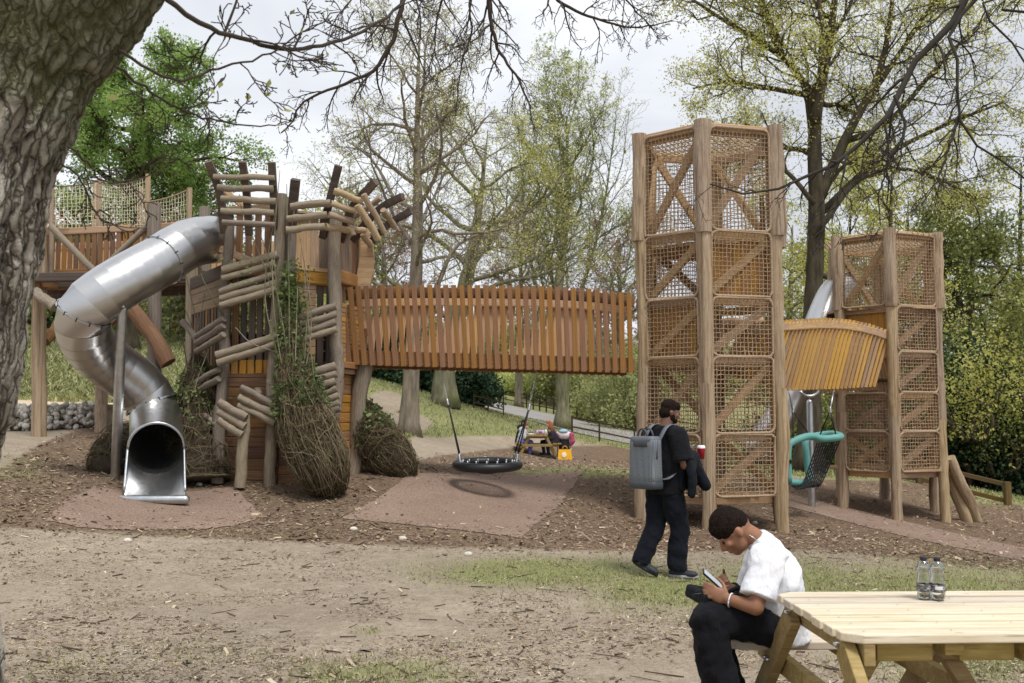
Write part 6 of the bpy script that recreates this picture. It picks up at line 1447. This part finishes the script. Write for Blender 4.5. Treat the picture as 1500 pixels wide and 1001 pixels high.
for kx, top, n_, ang in ((P(656, 590, 15.3), P(643, 530, 15.45), None, (math.pi - .5, math.pi + .55)), (P(775, 598, 15.3), P(788, 533, 15.45), None, (-.35, .6))):
    kx = A_(kx); top = A_(top)
    for t in ang:
        r_ = c + (.47 * math.cos(t), .47 * math.sin(t), .07); mb = MB(); tubes(mb, [(np.array([r_, r_ * .5 + kx * .5, kx]), .012)], 6); part('rope', mb, M_BLACKROPE, ns)
        mb = MB(); rc(mb, r_ - (0, 0, .03), r_ + unit(kx - r_) * .09, .02, .018, 8); part('shackle', mb, M_GALV, ns)
    mb = MB(); n = 26; L = []
    for i in range(n):
        p0 = kx + (top - kx) * i / n; p1 = kx + (top - kx) * (i + 1.15) / n; d_ = unit(p1 - p0); s_ = np.array([1, 0, 0.]) if i % 2 else np.array([0, 1, 0.]); s_ = unit(s_ - d_ * np.dot(s_, d_)); w = .009
        L.append((np.array([p0 + s_ * w, p1 + s_ * w, p1 - s_ * w, p0 - s_ * w, p0 + s_ * w]), .0034))
    tubes(mb, L, 5); o = part('chain', mb, M_GALV, ns); o['kind'] = 'stuff'
    mb = MB(); rc(mb, kx - unit(top - kx) * .03, kx + unit(top - kx) * .05, .022, .018, 8); part('shackle', mb, M_GALV, ns)
# teal basket swing
DB = 17.0
bs = thing('basket_swing', 'teal framed basket swing with a black rope net seat under the yellow bridge', 'swing', tuple(P(1190, 680, DB)))
L0, L1, R0, R1 = [(1155, 706), (1154, 655), (1166, 645), (1186, 638)], 0, 0, 0
def padd(pts, name='frame_tube', r=.062, n=40):
    mb = MB(); tubes(mb, [(spline([P(x, y, d) for x, y, d in pts], n), r)], 12); part(name, mb, M_TEAL, bs)
padd([(1155, 707, 16.7), (1154, 660, 16.7), (1160, 648, 16.75), (1186, 639, 16.9), (1205, 643, 17.0), (1231, 640, 17.1), (1218, 636, 17.7), (1190, 640, 17.8), (1180, 648, 17.75), (1184, 690, 17.7), (1187, 704, 17.6)])
padd([(1155, 706, 16.7), (1170, 707, 17.0), (1187, 704, 17.6)], 'frame_tube', .055)
mb = MB(); L = []
Ba, Bb = [A_(P(1196, 649, 16.95)), A_(P(1230, 645, 17.15))], None
top = [A_(P(1197 + 33 * t, 649 - 4 * t, 16.98 + .2 * t)) for t in np.linspace(0, 1, 10)]; mid = [A_(P(1184 + 30 * t, 688 - 4 * t, 17.0 + .3 * t)) for t in np.linspace(0, 1, 10)]; bot = [A_(P(1172 + 28 * t, 716 - 4 * t, 16.9 + .3 * t)) for t in np.linspace(0, 1, 10)]; fr = [A_(P(1155 + 32 * t, 708 - 4 * t, 16.7 + .9 * t)) for t in np.linspace(0, 1, 10)]
S_ = [spline([t, m_, b_, f_], 16) for t, m_, b_, f_ in zip(top, mid, bot, fr)]
L = [(s, .013) for s in S_] + [(np.array([s[k] for s in S_]), .011) for k in range(1, 16)]
tubes(mb, L, 6); o = part('seat_net', mb, M_BLACKROPE, bs); o['kind'] = 'stuff'
for a_p, k_p, t_p in (((1186, 638, 16.9), (1161, 601, 16.9), (1156, 575, 16.6)), ((1224, 636, 17.1), (1216, 601, 17.2), (1221, 572, 17.4)), ((1162, 645, 16.75), (1161, 601, 16.9), None), ((1200, 640, 17.6), (1216, 601, 17.2), None)):
    mb = MB(); tubes(mb, [(np.array([P(*a_p), P(*k_p)]), .012)], 6); part('rope', mb, M_BLACKROPE, bs)
    if t_p: mb = MB(); tubes(mb, [(np.array([P(*k_p), P(*t_p)]), .014)], 6); part('chain', mb, M_GALV, bs); mb = MB(); rc(mb, A_(P(*k_p)) - (0, 0, .04), A_(P(*k_p)) + (0, 0, .04), .026, .02, 8); part('shackle', mb, M_GALV, bs)
# second steel slide behind the right hand tower
s2 = thing('tube_slide', 'second steel slide coming out behind the shorter tower, mostly hidden by the yellow bridge', 'slide', tuple(G(1180, 20.6)))
mb = MB(); tubes(mb, [(spline([P(1238, 420, 20.8), P(1222, 430, 20.6), P(1205, 465, 20.2), P(1185, 520, 19.9), P(1160, 575, 19.7), P(1138, 620, 19.6), P(1105, 665, 19.6)], 50), .31)], 28); part('tube_section', mb, M_STEEL, s2)
mb = MB(); b = P(1186, 590, 18.9); rc(mb, (b.x, b.y, b.z), (b.x, b.y, gz(b.x, b.y) - .1), .065, .065, 14); part('support_pole', mb, M_GALV, s2)
mb = MB(); a = np.linspace(-.2, 2.6, 12); tubes(mb, [(np.array([(b.x + .24 * math.cos(t) * .9, b.y - .02, b.z + .12 + .0 * t + .2 * (1 - math.sin(t))) for t in a]), .03)], 8); part('support_bracket', mb, M_GALV, s2)
# ------------------------------------------------------------------ woven willow mounds
M_WIL = chipmat('willow_stems', srgb(62, 54, 42), srgb(92, 82, 62), srgb(120, 108, 84), srgb(148, 134, 106))
M_WILG = leafmat('willow_leaves', srgb(66, 80, 44), srgb(94, 110, 64), srgb(126, 138, 88), .3)
M_CORE = plain('willow_core', srgb(66, 57, 44), .95, var=.4, nscale=14, bump=1.)
def mound(name, label, axis, radii, nst, nlf, seed, leafpos=(0, .6), vertical=0.5):
    """tapering woven mass along an axis (world points) with stems wound round it"""
    rn = np.random.default_rng(seed); root = thing(name, label, 'woven willow', tuple(Vector(axis[-1])))
    q = spline(axis, 40); rr = np.interp(np.linspace(0, 1, 40), np.linspace(0, 1, len(radii)), radii)
    mb = MB(); tubes(mb, [(q, rr * .9 * (1 + .06 * rn.standard_normal(40)))], 20); part('core', mb, M_CORE, root)
    T = np.gradient(q, axis=0); T /= np.linalg.norm(T, axis=1, keepdims=True); X = np.cross(T, (0, 1, 0)); X /= np.linalg.norm(X, axis=1, keepdims=True); Yv = np.cross(T, X)
    L = []
    for k in range(nst):
        n = 10; t0 = rn.uniform(-.05, .95); ln = rn.uniform(.12, .5); th = rn.uniform(0, 6.28); w = rn.normal(0, 2.2) if rn.random() > vertical else rn.normal(0, .5)
        s = np.linspace(0, 1, n); t = np.clip(t0 + ln * s + .03 * np.sin(s * 7 + k), 0, 1); a_ = th + w * s; i = (t * 39).astype(int)
        r_ = rr[i] * (1. + .1 * np.sin(s * 5 + k) + rn.uniform(-.06, .2))
        L.append((q[i] + (t * 39 - i)[:, None] * 0 + r_[:, None] * (np.cos(a_)[:, None] * X[i] + np.sin(a_)[:, None] * Yv[i]) + rn.normal(0, .006, (n, 3)), np.linspace(1, .5, n) * rn.uniform(.003, .0062)))
    mb = MB(); tubes(mb, L, 3, False); nv = np.repeat(rn.random(len(L)), 10 * 3)
    part('stems', mb, M_WIL, root, True, {'rnd': nv})['kind'] = 'stuff'
    if nlf:
        t = rn.uniform(*leafpos, nlf); i = (t * 39).astype(int); a_ = rn.uniform(0, 6.28, nlf); C = q[i] + (rr[i] * rn.uniform(.95, 1.35, nlf))[:, None] * (np.cos(a_)[:, None] * X[i] + np.sin(a_)[:, None] * Yv[i])
        C = C[vnoise(C * 5) > .42]; m_, r_ = leaves(None, C, .055, rn, jit=.03); part('leaves', m_, M_WILG, root, False, {'rnd': r_})['kind'] = 'stuff'
    return root
def gp(px, py): return hitg(px, py)
e = gp(484, 722)
mound('willow_mound', 'leafy woven willow mass spilling from the front corner of the fort to the ground', [P(424, 400, 14.3), P(426, 470, 14.25), P(432, 540, 14.15), P(442, 600, 14.0), (P(458, 650, 13.85)), P(474, 690, 13.75), Vector(e) + Vector((0, 0, .0))], [.07, .09, .15, .26, .36, .34, .17], 1900, 4600, 1, (.05, .62))
e = gp(596, 694)
mound('willow_mound', 'low woven willow mound to the right of the fort under the brown bridge', [P(533, 590, 15.6), P(542, 625, 15.5), P(560, 655, 15.45), P(585, 680, 15.4), Vector(e)], [.1, .25, .34, .3, .16], 1100, 1300, 2, (.0, .5))
e = gp(150, 694)
mound('willow_mound', 'dark low woven willow mound behind the steel slide pole', [P(290, 640, 15.1), P(230, 655, 15.2), P(180, 668, 15.0), Vector(e) + Vector((0, 0, .1))], [.5, .45, .42, .2], 700, 0, 3)
mound('willow_mound', 'dark twiggy willow growing up the left wall of the fort', [P(292, 520, 14.9), P(290, 600, 14.8), P(290, 650, 14.7), gp(292, 708)], [.1, .28, .42, .5], 500, 1800, 4, (.1, .7))
vn = thing('bare_vines', 'thin bare willow rods standing up the front corner and wall of the fort', 'vines', tuple(gp(424, 708)))
rn = np.random.default_rng(8)
for (x0, y0), (x1, y1), d in [((405, 300), (418, 560), 14.1), ((398, 340), (420, 580), 14.05), ((432, 300), (425, 560), 14.1), ((440, 350), (436, 600), 14.0), ((352, 300), (425, 560), 14.1), ((375, 320), (428, 580), 14.05), ((410, 250), (415, 500), 14.15), ((420, 270), (424, 560), 14.05), ((445, 390), (470, 640), 14.0), ((455, 380), (440, 620), 14.1), ((284, 330), (330, 470), 14.4),
                              ((262, 430), (292, 620), 15.0), ((272, 400), (288, 640), 14.9), ((300, 430), (290, 640), 14.7), ((310, 500), (300, 660), 14.6), ((255, 440), (285, 600), 15.1), ((345, 480), (420, 520), 14.15), ((436, 420), (430, 640), 14.0)]:
    a = A_(P(x0, y0, d)); b = A_(P(x1, y1, d)); m_ = (a + b) / 2 + rn.normal(0, .12, 3) * (1, .4, .3); mb = MB(); tubes(mb, [(spline([a, m_, b], 16), np.linspace(.005, .011, 16))], 5); part('rod', mb, BK_OLIVE if RND.random() < .5 else W_WEATH, vn)
C = np.concatenate([spline([P(425 + rn.normal(0, 12), y, 14.1) for y in (390, 470, 560)], 40) for _ in range(30)] + [spline([P(360 + rn.normal(0, 25), y, 14.1) for y in (370, 420)], 8) for _ in range(5)]); m_, r_ = leaves(None, C, .05, rn, jit=.06); part('leaves', m_, M_WILG, vn, False, {'rnd': r_})['kind'] = 'stuff'

# ------------------------------------------------------------------ fences
def fence(name, label, pts, step, h, rails, mat, pr=.05, rw=.035, rh=.09, ext=0., group=None):
    """post and rail fence along ground points [(px, d)]"""
    L = [np.array(tuple(hitg(px, d)))[:2] if d > 200 else np.array([(px - 750) / FP * d, d]) for px, d in pts]; q = spline([(*p, 0) for p in L], 200)[:, :2]; s = np.concatenate([[0], np.cumsum(np.linalg.norm(np.diff(q, axis=0), axis=1))])
    n = int(s[-1] / step); pos = [np.array([np.interp(i * step, s, q[:, 0]), np.interp(i * step, s, q[:, 1])]) for i in range(n + 1)]
    o = thing(name, label, 'fence', (*pos[0], gz(*pos[0])), group); zs = [gz(*p) for p in pos]
    for i, p in enumerate(pos):
        hh = h + (ext if i % 4 == 0 else 0) + RND.uniform(-.02, .02); beam('post', (*p, zs[i] - .1), (*p, zs[i] + hh), pr * 2, pr * 2, mat, o)
        if i: 
            for r in rails: beam('rail', (*pos[i - 1], zs[i - 1] + r), (*p, zs[i] + r), rw, rh, mat, o)
    return o
fence('path_fence', 'dark post and rail fence nearest the path, left of the far picnic table', [(694, 600), (725, 607), (758, 615)], 1.1, .66, (.3, .6), W_FENCED, .03, .03, .05)
fence('path_fence', 'dark low post and rail fence nearest the path, right of the lime tree', [(838, 640), (880, 648), (935, 659), (990, 669)], 1.7, .95, (.45, .88), W_FENCED, .04, .04, .07)
fence('path_fence', 'dark tall posted fence along the far side of the path', [(706, 584), (760, 596), (820, 609), (880, 622), (950, 637), (1040, 655)], 2.1, 1.25, (.4, .8, 1.12), W_FENCED, .06, .04, .08, .9)
fence('knee_rail_fence', 'light brown knee rail fence along the mulch edge at the right', [(1225, 29.5), (1330, 28.2), (1400, 27.2), (1460, 26.6), (1530, 26.2), (1600, 26)], 2.3, .62, (.12, .55), W_FENCE, .08, .06, .12)
fence('knee_rail_fence', 'dark second rail fence beyond the path at the far right', [(1240, 35.5), (1330, 34), (1420, 32), (1520, 31)], 2.2, .8, (.4, .74), W_FENCED, .06, .05, .1)
fence('roped_fence', 'thin posted rope fence at the top of the left slope', [(215, 46), (250, 45), (290, 44)], 2.2, 1.0, (.9,), W_FENCE, .04, .012, .02)
# ------------------------------------------------------------------ stone gabion, stump, flag, cottage
gw = thing('gabion_wall', 'low wall of stacked pale grey cobbles beside the walkway posts', 'stone wall', tuple(G(85, 20.3)))
rn = np.random.default_rng(31); mb = MB(); rv = []
xa, xb_ = G(5, 19.3), G(138, 19.3)
for k in range(620):
    t = rn.random(); x = xa.x + (xb_.x - xa.x) * t; y = 19.3 + rn.uniform(-.18, .35); z = gz(x, 19.3) + rn.uniform(.02, .48); r_ = rn.uniform(.035, .07)
    A = np.array(Quaternion(rn.normal(0, 1, 4)).normalized().to_matrix().to_4x4()); ell(mb, (x, y, z), (r_ * 1.25, r_, r_ * .75), A, 7, 5); rv += [rn.random()] * 35
part('cobbles', mb, chipmat('cobble_stone', srgb(150, 146, 138), srgb(186, 181, 172), srgb(214, 210, 202)), gw, True, {'rnd': rv})['kind'] = 'stuff'
sp = thing('log_stump', 'short pale tree stump standing beside the walkway post', 'stump', tuple(G(162, 19.0))); b = A_(G(162, 19.0)); 
log('stump_body', b - (0, 0, .05), b + (.02, 0, .48), .17, W_WEATH, sp)
mb = MB(); rc(mb, b + (-.05, -.17, .12), b + (-.05, -.12, .12), .05, .045, 12); part('knot_hole', mb, M_CORE, sp)
fl = thing('flag', 'orange and yellow feather flag on the slope behind the slide', 'flag', tuple(G(249, 44))); b = A_(G(249, 44)); mb = MB(); rc(mb, b, b + (0, 0, 1.1), .015, .012, 8); part('pole', mb, M_GALV, fl)
for z0, z1, c_ in ((.0, .55, srgb(236, 200, 60)), (.55, 1.0, srgb(226, 100, 44))):
    mb = MB(); box(mb, b + (.12, 0, (z0 + z1) / 2 + .15), .26, .015, z1 - z0); part('cloth', mb, cloth('flag_cloth', c_, .2, .1), fl, False)
ch = thing('cottage', 'pale cottage half hidden beyond the evergreen bush and the path', 'house', tuple(G(707, 125))); b = A_(G(707, 125)); mb = MB(); box(mb, b + (0, 0, 1.6), 3.6, 4, 3.6); part('wall', mb, plain('render_wall', srgb(188, 182, 174), .9, var=.1, nscale=2), ch, False)
for x in (-1., .1, 1.1):
    mb = MB(); box(mb, b + (x, -2.0, 1.9), .7, .1, 1.1); w_ = part('window', mb, plain('window_frame', srgb(150, 150, 150), .6), ch, False); mb = MB(); box(mb, b + (x, -2.06, 1.9), .55, .03, .95); part('pane', mb, plain('dark_pane', srgb(60, 66, 74), .15, spec=.6), w_, False)
mb = MB(); mb.add([(b[0] - 2, b[1] - 2.3, b[2] + 3.4), (b[0] + 2, b[1] - 2.3, b[2] + 3.4), (b[0] + 2, b[1] + 2.3, b[2] + 3.4), (b[0] - 2, b[1] + 2.3, b[2] + 3.4), (b[0] - 2, b[1], b[2] + 5), (b[0] + 2, b[1], b[2] + 5)], [[0, 1, 5, 4], [2, 3, 4, 5]], [[1, 2, 5], [3, 0, 4]], [[3, 2, 1, 0]]); part('roof', mb, plain('slate_roof', srgb(96, 90, 88), .8), ch, False)

# ------------------------------------------------------------------ far picnic group
DG = 37.0; gO = A_(G(787, DG)); pg = thing('picnic_table', 'small wooden picnic table in the distance with a family seated round it', 'picnic table', tuple(gO))
def pgp(x, y, z): return gO + np.array([x, y, z])
for i in range(5): beam('top_plank', pgp(-.34 + i * .155, -.8, .73), pgp(-.34 + i * .155, .8, .73), .145, .04, W_TABLEG, pg)
for s in (-1, 1):
    for k in (0, .16): beam('bench_plank', pgp(s * (.62 + k), -.8, .44), pgp(s * (.62 + k), .8, .44), .14, .04, W_TABLEG, pg)
    for y in (-.62, .62): beam('leg', pgp(s * .3, y, .70), pgp(s * .66, y, 0), .07, .1, W_TABLEG, pg)
for y in (-.62, .62): beam('bench_bearer', pgp(-.78, y - .04, .38), pgp(.78, y - .04, .38), .06, .1, W_TABLEG, pg); beam('top_bearer', pgp(-.36, y, .68), pgp(.36, y, .68), .06, .09, W_TABLEG, pg)
def sitter(label, x, y, face, k, top, legs, hair, skin, hood=None, longhair=False):
    o_ = gO + np.array([x, y, 0]); p = thing('person', label, 'person', tuple(o_)); f = np.array([face, 0, 0.]); q = lambda a_, b_, z: o_ + f * a_ + np.array([0, b_, .46 + z * k]); zz = lambda a_, b_, z: o_ + f * a_ + np.array([0, b_, z])
    hc = q(.18, 0, .72); HB = basis(f * .9 + np.array([0, -.3, -.3]), (0, 0, 1)); body = MB(); head(body, hc, HB, 1.0 if k > .8 else .92)
    chain(body, [q(.12, 0, .58), q(.1, 0, .45), q(.03, 0, .2), q(0, 0, .05)], [.055, .09, .11, .12], 10)
    for s in (-1, 1): chain(body, [q(.1, s * .15 * k, .45), q(.16, s * .2 * k, .22), q(.42, s * .1, .28)], [.05, .045, .032], 10); hand(body, q(.42, s * .1, .28), f, (0, 0, -1), (0, -s, 0)); chain(body, [q(.02, s * .08, .06), zz(.40 * k + .05, s * .09, .47), zz(.38 * k, s * .09, .06)], [.08, .065, .045], 10)
    fuse('body', body, skin, p, .014, 3)
    hb = MB(); HM = np.vstack([np.hstack([HB, np.zeros((3, 1))]), [0, 0, 0, 1]]); ell(hb, hc + HB @ np.array([0, -.015, .05]), (.086, .1, .085), HM); ell(hb, hc + HB @ np.array([0, -.04, 0]), (.082, .075, .085), HM)
    if longhair: chain(hb, [hc + HB @ np.array([0, -.06, 0]), hc + HB @ np.array([0, -.08, -.2]), hc + HB @ np.array([0, -.07, -.34])], [.08, .08, .05], 10); chain(hb, [hc + HB @ np.array([.07, 0, 0]), hc + HB @ np.array([.09, .0, -.26])], [.03, .04], 8); chain(hb, [hc + HB @ np.array([-.07, 0, 0]), hc + HB @ np.array([-.09, .0, -.26])], [.03, .04], 8)
    fuse('hair', hb, hair, p, .014, 2)
    tp = MB(); chain(tp, [q(.1, 0, .47), q(.06, 0, .3), q(.0, 0, .02)], [.14, .165, .16], 12)
    for s in (-1, 1): chain(tp, [q(.1, s * .12 * k, .46), q(.15, s * .2 * k, .23), q(.36, s * .11, .27)], [.075, .068, .05], 10)
    if hood: chain(tp, [q(.02, 0, .56), q(.06, .0, .58)], [.1, .1], 10)
    fuse('top', tp, top, p, .016, 4, .02, .1)
    lg = MB(); chain(lg, [q(0, 0, .04), q(.05, 0, .03)], [.15, .14], 10)
    for s in (-1, 1): chain(lg, [q(.02, s * .08, .06), zz(.40 * k + .05, s * .09, .48), zz(.38 * k, s * .09, .08)], [.1, .08, .06], 10)
    fuse('trousers', lg, legs, p, .016, 3)
    for s in (-1, 1): mb = MB(); c = zz(.38 * k, s * .09, .05); rc(mb, c - f * .05, c + f * .14, .045, .035, 8); part('shoe', mb, M_SHOE, p)
    return p
hmat = lambda n, c: plain(n, c, .8, var=.3, nscale=30)
sitter('distant adult in a black hooded coat seated on the left bench of the far table', -.68, .25, 1, 1.0, cloth('black_coat', srgb(30, 31, 38)), cloth('dark_denim', srgb(48, 52, 66)), hmat('dark_hair', srgb(46, 36, 30)), SKINP, True)
sitter('distant child in a pale grey hooded top on the left bench of the far table', -.62, -.38, 1, .86, cloth('grey_fleece', srgb(186, 190, 196)), cloth('lilac_leggings', srgb(120, 116, 190)), hmat('brown_hair', srgb(122, 86, 58)), SKINP, True)
sitter('distant woman with long ginger hair seated on the right bench of the far table', .62, .3, -1, .95, cloth('dark_pink_top', srgb(60, 40, 46)), cloth('dark_skirt', srgb(36, 44, 54)), hmat('ginger_hair', srgb(158, 92, 56)), SKINP, False, True)
sitter('distant small brown haired child on the right bench of the far table', .66, -.35, -1, .68, cloth('dark_child_top', srgb(50, 44, 52)), cloth('dark_child_trousers', srgb(44, 46, 60)), hmat('child_brown_hair', srgb(108, 76, 54)), SKINP, False, True)
def small(name, label, cat, mk, group=None, base=None):
    o = thing(name, label, cat, tuple(base), group); mk(o); return o
def mk(o): mb = MB(); lathe(mb, pgp(-.22, -.1, .75), [(0, 0), (.05, 0), (.055, .1), (.03, .17), (.02, .24)], 14); part('flask_body', mb, M_GALV, o); mb = MB(); lathe(mb, pgp(-.22, -.1, .99), [(.028, 0), (.028, .05), (0, .05)], 12); part('lid', mb, M_BLACKRUB, o)
small('flask', 'steel flask with dark lid on the far picnic table', 'flask', mk, None, pgp(-.22, -.1, .75))
def mk(o): mb = MB(); box(mb, pgp(.1, -.25, .84), .3, .2, .18); part('bag_body', mb, cloth('pink_bag', srgb(222, 188, 206)), o); mb = MB(); box(mb, pgp(.1, -.36, .86), .14, .01, .1); part('patch', mb, cloth('lilac_patch', srgb(150, 140, 196)), o)
small('lunch_bag', 'pale pink lunch bag standing on the far picnic table', 'lunch bag', mk, None, pgp(.1, -.25, .75))
def mk(o): mb = MB(); box(mb, pgp(-.25, -.42, .79), .2, .14, .08); part('box_body', mb, plain('white_box', srgb(220, 220, 222), .5), o); mb = MB(); box(mb, pgp(-.25, -.42, .84), .21, .15, .02); part('lid', mb, plain('dark_lid', srgb(60, 48, 50), .5), o)
small('food_box', 'white food box with dark lid on the far picnic table', 'food box', mk, None, pgp(-.25, -.42, .75))
def mk(o): mb = MB(); lathe(mb, pgp(.3, -.5, .75), [(0, 0), (.035, 0), (.04, .14), (.03, .2), (0, .2)], 12); part('bottle_body', mb, plain('white_bottle', srgb(228, 232, 238), .4), o); mb = MB(); lathe(mb, pgp(.3, -.5, .95), [(.02, 0), (.02, .04), (0, .04)], 10); part('cap', mb, plain('blue_cap', srgb(90, 110, 160), .4), o)
small('drink_bottle', 'white drink bottle at the right end of the far picnic table', 'bottle', mk, None, pgp(.3, -.5, .75))
# pushchair and bag
pO = A_(G(826, DG - .3)); pr_ = thing('pushchair', 'pushchair hung with pink and pale blankets beside the far picnic table', 'pushchair', tuple(pO)); pp = lambda x, y, z: pO + np.array([x, y, z])
for s in (-1, 1):
    mb = MB(); tubes(mb, [(spline([pp(s * .24, -.35, .12), pp(s * .24, -.05, .5), pp(s * .24, .3, 1.0), pp(s * .22, .36, 1.08)], 14), .014)], 8); tubes(mb, [(np.array([pp(s * .24, .3, .12), pp(s * .24, -.05, .5)]), .014)], 8); part('frame_tube', mb, M_GALV, pr_)
    for y in (-.35, .3):
        mb = MB(); a = np.linspace(0, 2 * np.pi, 21); tubes(mb, [(pp(s * .25, y, .11) + np.stack([0 * a, .09 * np.cos(a), .09 * np.sin(a)], 1), .022)], 6); w_ = part('wheel', mb, M_BLACKRUB, pr_); mb = MB(); rc(mb, pp(s * .25 - .015, y, .11), pp(s * .25 + .015, y, .11), .05, .05, 10); part('hub', mb, plain('wheel_hub', srgb(180, 180, 184), .5), w_)
mb = MB(); chain(mb, [pp(0, -.12, .42), pp(0, .05, .6), pp(0, .16, .85)], [.2, .21, .19], 12); fuse('seat', mb, cloth('black_seat_fabric', srgb(30, 30, 36)), pr_, .016, 3)
mb = MB(); ell(mb, pp(0, .1, .92), (.27, .26, .2)); fuse('canopy', mb, cloth('pale_pink_canopy', srgb(226, 214, 220)), pr_, .018, 2, .03, .1)
mb = MB(); ell(mb, pp(-.02, .02, 1.06), (.17, .2, .09)); fuse('blanket', mb, cloth('pale_blue_blanket', srgb(158, 186, 206)), pr_, .016, 2, .04, .08)
mb = MB(); chain(mb, [pp(.27, -.05, .95), pp(.3, -.08, .7), pp(.25, -.1, .6)], [.09, .1, .07], 10); fuse('coat', mb, cloth('pink_coat', srgb(176, 84, 112)), pr_, .016, 3, .03, .1)
mb = MB(); chain(mb, [pp(-.28, -.02, .95), pp(-.28, -.05, .72)], [.07, .08], 10); fuse('coat', mb, cloth('plum_coat', srgb(150, 100, 130)), pr_, .016, 3, .03, .1)
b = A_(G(827, DG - 1.0)); sb = thing('shopping_bag', 'bright yellow shopping bag standing on the mulch in front of the pushchair', 'bag', tuple(b))
mb = MB(); V = [b + np.array(q) for q in [(-.27, -.1, 0), (.27, -.1, 0), (.27, .12, 0), (-.27, .12, 0), (-.22, -.02, .44), (.22, -.02, .44), (.22, .05, .44), (-.22, .05, .44)]]; mb.add(V, [[3, 2, 1, 0], [0, 1, 5, 4], [1, 2, 6, 5], [2, 3, 7, 6], [3, 0, 4, 7], [4, 5, 6, 7]]); part('bag_body', mb, plain('yellow_plastic', srgb(240, 178, 34), .45, var=.08, nscale=8), sb, False)
for y in (-.02, .05): mb = MB(); a = np.linspace(0, np.pi, 10); tubes(mb, [(b + np.stack([.09 * np.cos(a), np.full(10, y), .44 + .12 * np.sin(a)], 1), .012)], 6); part('handle', mb, plain('yellow_handle', srgb(226, 160, 30), .5), sb)
mb = MB(); ell(mb, b + (-.03, -.075, .24), (.09, .012, .1), Matrix.Rotation(rad(-10), 4, 'X')); part('print', mb, plain('pale_print', srgb(246, 226, 200), .5), sb)
# pale stones lying on the mulch
for i, (px, py, lab) in enumerate([(292, 712, 'pale stone by the right edge of the slide outlet'), (518, 778, 'white stone at the front left corner of the swing surface'), (590, 792, 'white stone on the mulch in front of the swing surface'), (686, 815, 'white stone at the edge of the grass strip'), (187, 796, 'pale stone on the dirt below the slide surface'), (1105, 768, 'pale stone beside the right post of the tall tower')]):
    p = A_(gp(px, py)); mb = MB(); ell(mb, p + (0, 0, .015), (.05, .035, .03), None, 9, 7); solo('stone', mb, plain('pale_stone', srgb(206, 200, 190), .9, var=.15, nscale=30), lab, 'stone')
